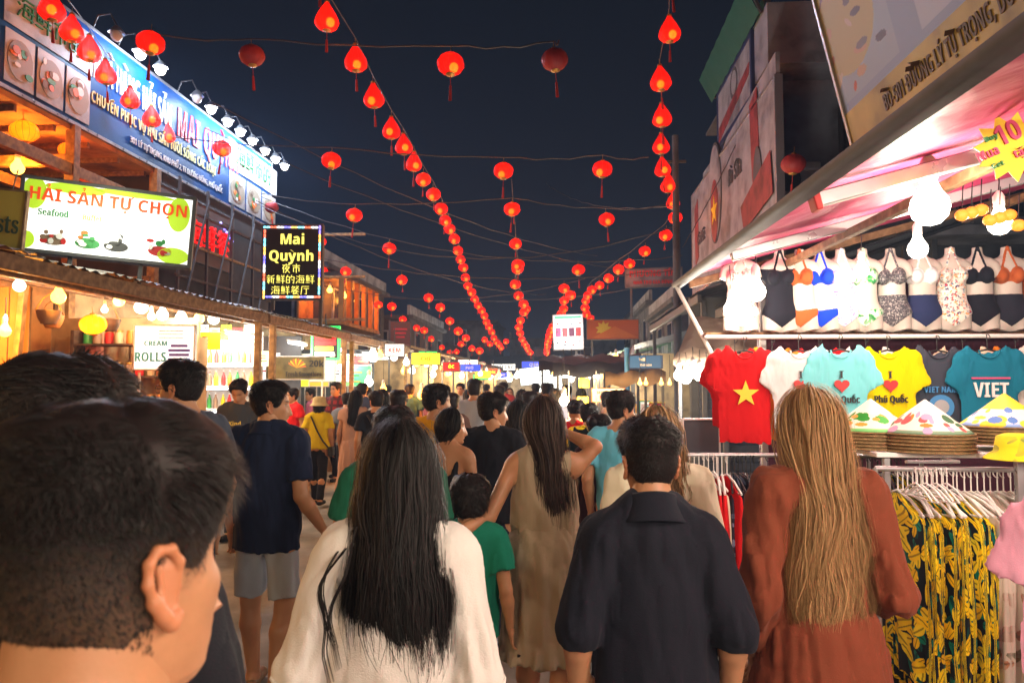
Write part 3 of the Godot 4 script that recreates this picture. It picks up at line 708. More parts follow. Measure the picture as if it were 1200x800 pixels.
func round_lantern(glow: Material, ribs_n := 14, tall := 0.82, tas := 0.3) -> Node3D:
	var t := Node3D.new()
	var rows := []
	for i in 11:
		var a := PI * lerpf(0.1, 0.9, i / 10.0)
		var row := PackedVector3Array()
		for j in ribs_n * 2:
			var r := sin(a) * (1.0 if j % 2 == 0 else 0.955) * 0.15
			row.push_back(Vector3(cos(TAU * j / (ribs_n * 2.0)) * r, cos(a) * 0.15 * tall, sin(TAU * j / (ribs_n * 2.0)) * r))
		rows.append(row)
	var m := MB.new(); m.loft(rows, true)
	put("lantern_shell", m, glow, t)
	if ribs_n > 8:
		var prof := []
		for i in 9: prof.append([sin(PI * lerpf(0.1, 0.9, i / 8.0)) * 0.15, cos(PI * lerpf(0.1, 0.9, i / 8.0)) * 0.15 * tall])
		ribs(t, prof, ribs_n)
	lantern_bits(t, 0.15 * tall, -0.15 * tall, tas, glow)
	return t

func pear_lantern(glow: Material, ribs_n := 12, tas := 0.26) -> Node3D:
	var t := Node3D.new()
	var prof := [[0.026, 0.17], [0.034, 0.145], [0.06, 0.1], [0.1, 0.035], [0.132, -0.03], [0.142, -0.075], [0.132, -0.115], [0.1, -0.15], [0.055, -0.17]]
	var rows := []
	for q in prof:
		var row := PackedVector3Array()
		for j in ribs_n * 2:
			var r: float = q[0] * (1.0 if j % 2 == 0 else 0.93)
			row.push_back(Vector3(cos(TAU * j / (ribs_n * 2.0)) * r, q[1], sin(TAU * j / (ribs_n * 2.0)) * r))
		rows.append(row)
	var m := MB.new(); m.loft(rows, true)
	put("lantern_shell", m, glow, t)
	ribs(t, prof, ribs_n)
	lantern_bits(t, 0.17, -0.17, tas, glow)
	return t

func lantern_bits(t: Node3D, hi: float, lo: float, tas: float, glow: Material) -> void:
	var m := MB.new()
	m.lathe([[0.03, hi - 0.012], [0.034, hi], [0.028, hi + 0.014], [0.005, hi + 0.018], [0.003, hi + 0.09]], 10)
	put("cap", m, mats.brass, t)
	m = MB.new()
	m.lathe([[0.05, lo + 0.01], [0.052, lo - 0.004], [0.02, lo - 0.012], [0.004, lo - 0.02]], 10)
	put("base_ring", m, mats.brass, t)
	m = MB.new()
	m.tube([Vector3(0, lo - 0.01, 0), Vector3(0.002, lo - tas * 0.45, 0.001)], 0.004, 5)
	m.lathe([[0.008, lo - tas * 0.42], [0.014, lo - tas * 0.48], [0.013, lo - tas * 0.55], [0.019, lo - tas]], 8)
	put("tassel", m, mats.tassel, t)
	if glow != mats.lantern_dark:
		m = MB.new(); m.ball(Vector3(0.02, lo * 0.42, 0.035), Vector3(0.05, 0.055, 0.05), 10, 7)
		put("lamp_core", m, mats.core, t)
		lamp(Vector3(0.02, lo * 0.42, 0.035), 0.12 if glow == mats.lantern_red else 0.1, Color(1, 0.52, 0.16), t, 0.03)

func ribs(t: Node3D, prof: Array, n: int) -> void:
	var m := MB.new()
	for j in n:
		var pts := []
		for q in prof: pts.append(Vector3(cos(TAU * j / n) * (q[0] + 0.001), q[1], sin(TAU * j / n) * (q[0] + 0.001)))
		m.tube(pts, 0.0016, 4, false)
	put("rib", m, mats.tassel, t)

func lantern(src: Node3D, label: String, group: String, at: Vector3, turn: float, size := 1.0, energy := 0.0) -> void:
	var t: Node3D = src.duplicate()
	t.name = numbered("lantern")
	add_child(t)
	t.transform = Transform3D((Basis.from_euler(Vector3(0.09 * sin(turn * 7.3), turn, 0.09 * sin(turn * 4.1 + 1.0)))).scaled(Vector3.ONE * size), at)
	for l in t.get_children():
		if l is OmniLight3D: l.light_energy *= 0.8 + 0.45 * sin(turn * 5.7)
	tag(t, label, "lantern", group)
	if energy > 0.0: lamp(Vector3(0, -0.75 * size, 0), energy * 0.15, Color(1, 0.28, 0.08), t, 0.04)

func near_left_stall() -> void:
	var t := thing("market_stall", "left stall beside the camera, its tin roof hung with warm bulbs", "market stall", Vector3.ZERO, 0.0, "stalls along the left side")
	tin_roof(t, -2.75, -5.6, 2.66, 3.15, 5.0, -1.2, mats.tin)
	bars(t, "front_beam", [[Vector3(-2.8, 2.58, 5.0), Vector3(-2.8, 2.58, -1.2)]], 0.07, 0.12, mats.wood)
	for z in [4.9, 2.0, -1.0]: bars(t, "post", [[Vector3(-2.85, 0, z), Vector3(-2.85, 2.55, z)]], 0.08, 0.08, mats.bamboo)
	slab(t, "back_wall", Vector3(-5.6, 1.55, 1.9), Vector3(0.06, 3.1, 6.2), mats.ochre_wall)
	slab(t, "counter", Vector3(-3.5, 0.45, 1.9), Vector3(0.7, 0.9, 5.4), mats.wood)
	for k in 5:
		hanging_bulb("%s warm bulb from the street's far side in the left stall beside the camera" % nth(k), Vector3(-3.0, 2.25, -0.7 + 1.3 * k), 0.07, mats.lamp_warm, 0.95, Color(1, 0.82, 0.6), 0.15, "warm bulbs of the stall beside the camera")

func left_stalls() -> void:

	# three low roofs along the left side, their front edge about four metres from the camera's line
	var zs := [[-3.6, -9.7, "nearest left stall with a low tin roof and wooden beams, warm lamps inside"], [-9.8, -13.6, "second left stall with white lit drink shelves under a tin roof"], [-13.7, -19.0, "third left stall with lit signs under its roof"]]
	for k in zs.size():
		var q: Array = zs[k]
		var t := thing("market_stall", q[2], "market stall", Vector3.ZERO, 0.0, "stalls along the left side")
		tin_roof(t, -3.95, -7.0, 2.66, 3.15, q[0], q[1], mats.tin)
		bars(t, "front_beam", [[Vector3(-4.0, 2.58, q[0]), Vector3(-4.0, 2.58, q[1])], [Vector3(-4.35, 2.6, q[0]), Vector3(-4.35, 2.6, q[1])]], 0.07, 0.12, mats.wood)
		bars(t, "roof_beam", [[Vector3(-5.2, 2.75, q[0]), Vector3(-5.2, 2.75, q[1])], [Vector3(-6.3, 2.92, q[0]), Vector3(-6.3, 2.92, q[1])]], 0.07, 0.1, mats.wood)
		var n := int((q[0] - q[1]) / 1.5)
		for i in n + 1: bars(t, "rafter", [[Vector3(-4.0, 2.63, q[0] - 0.05 - i * 1.5), Vector3(-6.95, 3.09, q[0] - 0.05 - i * 1.5)]], 0.06, 0.08, mats.wood)
		for i in 2: bars(t, "post", [[Vector3(-4.05, 0, [q[0] - 0.3, q[1] + 0.1][i]), Vector3(-4.05, 2.55, [q[0] - 0.3, q[1] + 0.1][i])]], 0.08, 0.08, mats.bamboo)
		slab(t, "back_wall", Vector3(-7.02, 1.55, (q[0] + q[1]) * 0.5), Vector3(0.06, 3.1, q[0] - q[1]), mats.ochre_wall if k == 0 else mats.cream_wall)
		slab(t, "end_wall", Vector3(-5.95, 1.3, q[1]), Vector3(2.1, 2.6, 0.05), mats.cream_wall if k == 0 else mats.slate)
		slab(t, "counter", Vector3(-4.6, 0.45, (q[0] + q[1]) * 0.5), Vector3(0.7, 0.9, (q[0] - q[1]) * 0.8), mats.wood)
	# things that hang under the roofs
	var rh := RandomNumberGenerator.new(); rh.seed = 14
	for k in 14:
		var z := -9.95 - 0.66 * k
		var x := -4.95 - 0.45 * (k % 3)
		var c := thing("hanging_card", "%s card hanging under the left roofs, %s from our end" % [["yellow", "white", "red", "cream", "orange"][k % 5], nth(k)], "card", Vector3(x, 2.3 - 0.06 * (k % 4), z), 0.5 * sin(k * 2.1) + 0.3, "cards hanging under the left roofs")
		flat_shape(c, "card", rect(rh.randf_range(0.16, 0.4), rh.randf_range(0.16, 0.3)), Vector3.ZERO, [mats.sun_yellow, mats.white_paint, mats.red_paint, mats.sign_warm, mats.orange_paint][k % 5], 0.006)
		for j in 3: flat_shape(c, "printed_line", rect(rh.randf_range(0.06, 0.14), 0.018), Vector3(0, 0.05 - 0.045 * j, 0.003), [mats.black_paint, mats.red_paint, mats.green_paint][(j + k) % 3], 0.002)
		bars(c, "string", [[Vector3(0, 0.07, -0.003), Vector3(0, 0.42, -0.003)]], 0.006, 0.006, mats.iron)
	for k in 12:
		var z := -4.4 - 0.42 * k if k < 6 else -10.4 - 0.5 * (k - 6)
		hanging_bulb("warm bulb deep under the left roofs, %s from our end" % nth(k), Vector3(-5.3 - 0.6 * (k % 2), 2.2, z), 0.055, mats.lamp_warm, 0.5, Color(1, 0.66, 0.28), 0.3, "warm bulbs deep under the left roofs")
	# end wall of the nearest stall: pale cloths, a pink pillar, red marks
	var w := thing("stall_cloths", "cream cloth panels with red marks and a pink pillar on the stall's end wall", "wall hanging")
	for k in 4:
		var rows := []
		for i in 6:
			var row := PackedVector3Array()
			for j in 12: row.push_back(Vector3(-6.9 + k * 0.55 + j * 0.045, 2.35 - i * 0.22 - 0.03 * absf(sin(j * 0.8)), -9.62 + 0.02 * sin(j * 1.4 + k)))
			rows.append(row)
		var m := MB.new(); m.loft(rows, false)
		put("cloth_panel", m, mats.cream_wall, w)
	slab(w, "pillar", Vector3(-6.25, 1.3, -9.5), Vector3(0.16, 2.6, 0.16), mat(lin(0.6, 0.22, 0.15), 0.7))
	put("lettering", han("市海", 0.22, 0.12), mats.red_paint, w).transform = Transform3D(Basis(Vector3.BACK, PI * 0.5), Vector3(-6.42, 2.0, -9.57))
	flat_shape(w, "green_leaf_picture", oval(0.14, 0.14, 9), Vector3(-5.9, 1.8, -9.58), mat(lin(0.3, 0.33, 0.04), 0.7))
	for k in 7:                                             # light tubes and lit panels of the second and third stall
		var tb := thing("light_tube", "white light tube under the left roofs, %s from our end" % nth(k), "light tube", Vector3(-4.75 - 0.5 * (k % 2), 2.42, -10.6 - 1.2 * k), 0.0, "light tubes under the left roofs")
		slab(tb, "lamp_tube", Vector3.ZERO, Vector3(0.04, 0.04, 0.9), mats.tube_white, 0.015)
		slab(tb, "holder", Vector3(0, 0.04, 0), Vector3(0.05, 0.03, 0.95), mats.white_paint)
		lamp(Vector3(0, -0.05, 0), 1.1, Color(1, 0.97, 0.9), tb, 0.2)
	for k in 6:
		var pn := board("lit_panel_sign", "%s lit menu panel behind the left counters, %s from our end" % [["white", "yellow", "white", "orange", "white", "green"][k], nth(k)], "menu sign", Vector3(-5.5 + 0.22 * (k % 3), 2.0 - 0.1 * (k % 2), -12.9 - 0.95 * k), 0.85, 0.5, 0.2, [mats.sign_white, mats.sign_yellow, mats.sign_warm, mats.sign_orange, mats.sign_white, mats.sign_green][k], mats.steel, 0.0, 0.04, 0.02)
		for j in 5: flat_shape(pn, "printed_line", rect(0.5 - 0.07 * ((j + k) % 3), 0.03), Vector3(-0.08 + 0.03 * (j % 2), 0.16 - 0.075 * j, 0.004), [mats.red_paint, mats.black_paint, mats.violet_paint][(j + k) % 3], 0.002)
		bars(pn, "leg", [[Vector3(-0.35, -0.25, -0.02), Vector3(-0.35, -1.9, -0.02)], [Vector3(0.35, -0.25, -0.02), Vector3(0.35, -1.9, -0.02)]], 0.025, 0.025, mats.steel)
	# wooden rack of jars and boxes before the end wall
	var rk := thing("goods_rack", "dark wooden rack of jars and boxes in the nearest left stall", "shelf unit", Vector3(-5.75, 0, -9.38), 0.05)
	for sd in [-1.0, 1.0]: slab(rk, "upright", Vector3(sd * 0.62, 1.2, 0), Vector3(0.05, 2.4, 0.3), mats.dark_wood)
	for k in 4: slab(rk, "shelf_board", Vector3(0, 0.95 + 0.42 * k, 0), Vector3(1.2, 0.03, 0.3), mats.dark_wood)
	var jr := MB.new(); jr.lathe([[0.001, 0], [0.05, 0.0], [0.056, 0.01], [0.056, 0.13], [0.045, 0.15], [0.045, 0.155]], 14)
	var jl := MB.new(); jl.lathe([[0.05, 0.153], [0.052, 0.156], [0.052, 0.178], [0.001, 0.182]], 14)
	var jm := jr.mesh(); var lm := jl.mesh()
	for row in 3:
		for k in 8:
			var j := thing("jar", "%s jar, %s from left on the %s shelf of the wooden rack" % [["amber", "red", "green", "cream", "brown"][(k * 2 + row) % 5], nth(k), nth(row)], "jar", rk.transform * Vector3(-0.5 + 0.143 * k, 0.967 + 0.42 * (row + 1), 0.03 * (k % 2)), 0.0, "jars on the wooden rack")
			put("glass", jm, [mats.orange_paint, mats.red_paint, mats.green_paint, mats.cream_wall, mats.brown_tarp][(k * 2 + row) % 5], j)
			put("lid", lm, mats.brass, j)
	for k in 5:                                             # baskets, ladles and bags hung from the roof beam
		var h := thing("hanging_basket", "round wicker basket hanging from the left roof beam, %s from our end" % nth(k), "basket", Vector3(-5.6 - 0.35 * (k % 2), 2.5, -6.6 - 0.55 * k), 0.3 * k, "baskets hanging from the left roof beam")
		var bm := MB.new(); bm.lathe([[0.001, -0.14], [0.07, -0.14], [0.1, -0.08], [0.12, 0.0], [0.125, 0.0], [0.104, -0.085], [0.072, -0.147]], 16)
		put("bowl", bm, [mats.bamboo, mats.dark_wood, mats.brown_tarp][k % 3], h)
		bm = MB.new(); bm.tube([Vector3(-0.12, 0, 0), Vector3(-0.06, 0.13, 0), Vector3(0, 0.18, 0), Vector3(0.06, 0.13, 0), Vector3(0.12, 0, 0)], 0.008, 6)
		put("handle", bm, mats.bamboo, h)
	# orange board at the very left and lit strips on it
	var ob := thing("wooden_partition", "orange lit wooden partition with a bamboo post at the left edge", "partition")
	for k in 9: slab(ob, "plank", Vector3(-5.0 - 0.205 * k, 1.35, -6.5 + 0.004 * (k % 2)), Vector3(0.2, 2.5, 0.03), mats.ochre_wall, 0.005)
	bars(ob, "post", [[P(15, 460, 6.3), P(28, 333, 6.3)]], 0.06, 0.06, mats.bamboo)
	# warm bulbs and lanterns of the near stalls
	var warm := Color(1, 0.62, 0.22)
	var wl := [[22, 335, 5.9, 0.05, 1.3, 1, "white bulb at the top of the bamboo post"], [68, 348, 7.6, 0.075, 1.6, 0, "pear shaped yellow bulb, left one under the stall roof"], [139, 353, 8.6, 0.065, 1.4, 0, "pear shaped yellow bulb, right one under the stall roof"], [5, 388, 6.0, 0.05, 1.2, 0, "warm bulb low at the left edge"], [122, 363, 8.4, 0.04, 0.6, 1, "small white bulb between the yellow lantern and the bulb row"],
		[165, 360, 9.0, 0.085, 1.2, 1, "first and largest white globe of the row over the menu board"], [177, 371, 9.2, 0.05, 0.6, 1, "small white globe low beside the largest one"], [190, 369, 9.3, 0.075, 0.9, 1, "white globe, third of the row over the menu board"], [212, 372, 9.6, 0.075, 0.9, 1, "white globe, fourth of the row over the menu board"], [233, 373, 9.7, 0.07, 0.9, 0, "yellow globe in the row over the menu board"], [250, 374, 9.8, 0.075, 0.9, 1, "white globe at the right end of the row over the menu board"]]
	for q in wl:
		var p := P(q[0], q[1], q[2])
		hanging_bulb(q[6], p, q[3], mats.lamp_warm if q[5] == 0 else mats.lamp_soft, q[4] * 0.55, warm if q[5] == 0 else Color(1, 0.9, 0.75), 0.15)
	var gold := round_lantern(mats.lantern_gold, 14, 0.8, 0.0001)
	var gl := [[109, 380, 8.3, 1.0, "oval yellow lantern in front of the cream cloths"], [28, 154, 9.3, 1.2, "large round yellow lantern under the orange ceiling"], [80, 176, 10.2, 0.95, "flat yellow lantern right of the large one under the orange ceiling"]]
	for q in gl: lantern(gold, q[4], "yellow lanterns on the left", P(q[0], q[1], q[2]), 0.3, q[3], 1.6)
	gold.free()
	hanging_bulb("warm bulb below the yellow lanterns at the orange beam", P(20, 197, 9.8), 0.09, mats.lamp_warm, 2.2, warm, 0.3)
	# signs
	var hs := board("light_box_sign", "green and white light box reading HAI SAN TU CHON above the stall roof", "light box sign", P(127, 261, 6.7), 1.46, 0.68, 0.42, mats.sign_white, mats.iron, 0.0, 0.14, 0.035)
	hs.rotation.z = -0.06
	for q in [[-0.63, 0.2, 0.2, 0.3], [0.6, 0.16, 0.2, 0.34], [-0.66, -0.24, 0.14, 0.16], [0.58, -0.25, 0.28, 0.16], [-0.3, 0.28, 0.5, 0.1], [0.2, 0.3, 0.7, 0.06]]:
		flat_shape(hs, "green_wash", oval(q[2] * 0.5, q[3] * 0.5, 24), Vector3(q[0], q[1], 0.004), mats.sign_lime, 0.002)
	var sr := mat(lin(0.6, 0.1, 0.02), 0.5, {"glow": Color(0.75, 0.1, 0.02), "power": 0.7})
	letters(hs, "HẢI SẢN TỰ CHỌN", Vector3(0.0, 0.14, 0.006), 0.115, sr, true, "Droid Sans", 0.98)
	letters(hs, "Seafood", Vector3(-0.46, 0.0, 0.006), 0.06, mats.green_paint, true, "Droid Serif", 0.75)
	letters(hs, "Buffet", Vector3(-0.14, 0.0, 0.006), 0.05, mats.sign_lime, true, "Droid Serif", 0.75)
	var foods := [[-0.44, mats.brown_tarp, mats.red_paint], [-0.16, mats.green_paint, mats.orange_paint], [0.08, mats.black_paint, mats.white_paint], [0.46, mats.red_paint, mats.green_paint]]
	for q in foods:
		var r := RandomNumberGenerator.new(); r.seed = int(q[0] * 100) + 90
		flat_shape(hs, "food_picture", oval(0.105, 0.05), Vector3(q[0], -0.22, 0.004), q[1], 0.004)
		for j in 8: flat_shape(hs, "food_picture", oval(r.randf_range(0.015, 0.035), r.randf_range(0.012, 0.03), 9), Vector3(q[0] + r.randf_range(-0.09, 0.09), -0.19 + r.randf_range(-0.05, 0.07), 0.008 + 0.002 * j), [q[2], q[1], mats.white_paint][j % 3], 0.004)
	bars(hs, "leg", [[Vector3(-0.3, -0.36, -0.06), Vector3(-0.3, -0.62, -0.06)], [Vector3(0.3, -0.36, -0.06), Vector3(0.3, -0.62, -0.06)]], 0.04, 0.04, mats.iron)
	lamp(Vector3(0, 0, 0.35), 0.5, Color(1, 1, 0.9), hs, 0.3)
	var fl := board("wooden_sign", "yellow sign cut off by the left edge with green script lettering", "sign", P(2, 262, 6.2), 0.34, 0.62, 0.3, mat(lin(0.45, 0.33, 0.05), 0.6), mats.wood, 0.0, 0.04, 0.02)
	fl.rotation.z = -0.06
	letters(fl, "ists", Vector3(0.02, -0.08, 0.004), 0.16, mat(lin(0.03, 0.06, 0.03), 0.6), true, "Droid Serif", 0.6)
	bars(fl, "cord", [[Vector3(0.05, 0.3, 0), Vector3(0.08, 0.5, 0)], [Vector3(0.0, -0.3, -0.02), Vector3(0.0, -0.52, -0.02)]], 0.012, 0.012, mats.iron)
	# the black light sign with coloured dots
	var mq := board("light_sign", "black sign with yellow lettering framed by coloured light dots", "light sign", P(342, 307, 11.2), 0.92, 1.16, 0.1, mats.black_paint, mats.iron, 0.0, 0.1, 0.03)
	var ye := mat(lin(0.6, 0.55, 0.2), 0.5, {"glow": Color(1, 0.95, 0.42), "power": 1.1})
	letters(mq, "Mai", Vector3(0.0, 0.28, 0.01), 0.16, ye)
	letters(mq, "Quỳnh", Vector3(-0.01, 0.02, 0.01), 0.16, ye)
	put("lettering", han("夜市", 0.14, 0.11), ye, mq).position = Vector3(0, -0.17, 0.012)
	put("lettering", han("新鲜的海鲜", 0.135, 0.1), ye, mq).position = Vector3(-0.01, -0.34, 0.012)
	put("lettering", han("海鲜餐厅", 0.135, 0.1), ye, mq).position = Vector3(-0.01, -0.51, 0.012)
	for k in 64:
		var s := k / 16
		var u := (k % 16) / 16.0 * 2.0 - 1.0
		var p := Vector2([u, 1.0, -u, -1.0][s] * 0.425, [1.0, -u, -1.0, u][s] * 0.545)
		var m := MB.new(); m.box(Vector3(p.x, p.y, 0.012), Vector3(0.05 if s % 2 == 0 else 0.03, 0.03 if s % 2 == 0 else 0.064, 0.02), Basis(), 0.008)
		put("led", m, mats.led[(k / 2) % 5], mq)
	bars(mq, "post", [[Vector3(0.44, 0.62, -0.06), Vector3(0.44, -1.0, -0.06)], [Vector3(-0.3, -0.58, -0.06), Vector3(-0.3, -0.75, -0.06)]], 0.05, 0.05, mats.iron)
	# menu board
	var mb := board("menu_board", "white lit menu board reading CREAM ROLLS with a violet block", "menu board", P(192, 407, 8.7), 0.72, 0.54, 0.12, mats.sign_white, mats.steel, 0.0, 0.05, 0.02)
	letters(mb, "CREAM", Vector3(-0.1, 0.02, 0.004), 0.06, mats.teal_paint)
	letters(mb, "ROLLS", Vector3(-0.16, -0.17, 0.004), 0.11, mats.teal_paint, true, "Droid Sans", 0.85)
	for k in 5: flat_shape(mb, "print", rect([0.2, 0.26, 0.24, 0.26, 0.1][k], 0.032), Vector3(0.18, 0.02 - 0.055 * k, 0.006), mats.violet_paint, 0.004)
	for k in 3: flat_shape(mb, "print", rect(0.3, 0.012), Vector3(0.08, 0.2 - 0.04 * k, 0.006), mats.steel, 0.003)
	bars(mb, "leg", [[Vector3(-0.3, -0.3, -0.03), Vector3(-0.3, -2.0, -0.03)], [Vector3(0.3, -0.3, -0.03), Vector3(0.3, -2.0, -0.03)]], 0.03, 0.03, mats.steel)
	drinks_shelf()
	var sb := board("smoothie_sign", "brown and yellow board reading 20k Fresh Smoothies over a stall", "sign", P(346, 431, 12.6), 1.0, 0.4, 0.1, mat(lin(0.2, 0.16, 0.05), 0.6, {"tex": tex.dirt, "tri": 1.0}), mats.steel, 0.0, 0.03, 0.02)
	letters(sb, "20k", Vector3(0.36, 0.02, 0.004), 0.11, mats.black_paint)
	letters(sb, "Fresh Smoothies", Vector3(0.14, -0.15, 0.004), 0.085, mats.black_paint, true, "Droid Serif", 0.62)
	for k in 9: flat_shape(sb, "leaf_picture", PackedVector2Array([Vector2(0, 0), Vector2(0.17 * cos(0.1 + k * 0.3), 0.17 * sin(0.1 + k * 0.3)), Vector2(0.15 * cos(0.3 + k * 0.3), 0.15 * sin(0.3 + k * 0.3))]), Vector3(0.02, 0.0, 0.004 + 0.001 * k), mats.sun_yellow if k % 2 else mats.orange_paint, 0.003)
	bars(sb, "pole", [[Vector3(-0.46, -0.2, -0.02), Vector3(-0.46, -1.8, -0.02)], [Vector3(0.46, -0.2, -0.02), Vector3(0.46, -1.8, -0.02)]], 0.03, 0.03, mats.white_paint)
	var gs := board("green_light_sign", "sign with a glowing green frame and red and yellow bars", "light sign", P(381, 402, 13.6), 0.5, 0.6, 0.1, mats.black_paint, mats.sign_green, 0.0, 0.06, 0.045)
	for k in 5: flat_shape(gs, "lit_bar", rect([0.38, 0.4, 0.4, 0.34, 0.36][k], 0.075), Vector3([0.01, 0.0, 0.0, -0.02, -0.01][k], 0.2 - 0.1 * k, 0.008), [mats.sign_orange, mats.sign_red, mats.sign_red, mats.sign_yellow, mats.sign_white][k])
	letters(gs, "20", Vector3(0.14, -0.26, 0.012), 0.07, mats.white_paint)
	bars(gs, "bracket", [[Vector3(0.0, 0.3, -0.03), Vector3(0.0, 0.55, -0.03)]], 0.03, 0.03, mats.iron)



func drinks_shelf() -> void:
	var o := P(262, 450, 12.2)
	var t := thing("drinks_shelf", "brightly lit white shelf of drinks and price cards", "shelf unit", Vector3(o.x, 0, o.z), 0.1)
	var w := 1.15
	slab(t, "back_panel", Vector3(0, 1.35, -0.2), Vector3(w, 2.5, 0.03), mats.white_paint)
	for s in [-1.0, 1.0]: slab(t, "side_panel", Vector3(s * w * 0.5, 1.35, 0), Vector3(0.03, 2.5, 0.4), mats.white_paint)
	for k in 5: slab(t, "shelf_board", Vector3(0, 0.9 + k * 0.38, 0), Vector3(w - 0.04, 0.025, 0.38), mats.white_paint)
	for k in 3:
		var m := MB.new(); m.tube([Vector3(-w * 0.45, 1.24 + 0.38 * k, 0.16), Vector3(w * 0.45, 1.24 + 0.38 * k, 0.16)], 0.014, 8)
		put("light_tube", m, mats.tube_white, t)
	lamp(Vector3(0, 2.3, 0.6), 1.6, Color(1, 0.98, 0.93), t, 0.1)
	var names := ["red", "amber", "green", "brown", "yellow"]
	var paints := [mats.red_paint, mats.orange_paint, mats.green_paint, mats.brown_tarp, mats.sun_yellow]
	var bt := MB.new(); bt.lathe([[0.001, 0], [0.034, 0.0], [0.036, 0.01], [0.036, 0.13], [0.026, 0.17], [0.013, 0.2], [0.013, 0.235], [0.015, 0.237], [0.015, 0.25], [0.001, 0.252]], 12)
	var bm := bt.mesh()
	var cp := MB.new(); cp.lathe([[0.0135, 0.235], [0.0165, 0.236], [0.0165, 0.254], [0.001, 0.256]], 10)
	var cm := cp.mesh()
	for row in 3:
		for k in 9:
			var q := t.transform * Vector3(-0.46 + 0.115 * k, 0.913 + 0.38 * (row + 1), 0.02 + 0.03 * (k % 2))
			var b := thing("bottle", "%s drink bottle, %s from left on the %s lit shelf from below" % [names[(k + row) % 5], nth(k), nth(row)], "bottle", q, 0.0, "bottles on the lit drinks shelf")
			put("glass", bm, paints[(k + row) % 5], b)
			put("cap", cm, mats.white_plastic, b)
	var r := RandomNumberGenerator.new(); r.seed = 5
	for k in 6:
		var c := thing("price_card", "small %s card with dark lines, %s from the left over the drinks" % [["yellow", "white", "cream", "yellow", "red", "white"][k], nth(k)], "price card", t.transform * Vector3(-0.48 + 0.19 * k, 2.52 + 0.05 * (k % 2), 0.2), 0.1, "cards over the drinks shelf")
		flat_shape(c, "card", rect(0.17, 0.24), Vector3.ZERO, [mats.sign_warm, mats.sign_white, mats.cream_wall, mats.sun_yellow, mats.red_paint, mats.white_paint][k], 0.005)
		for j in 4: flat_shape(c, "printed_line", rect(r.randf_range(0.06, 0.13), 0.018), Vector3(0, 0.07 - 0.045 * j, 0.003), [mats.black_paint, mats.red_paint][j % 2], 0.002)
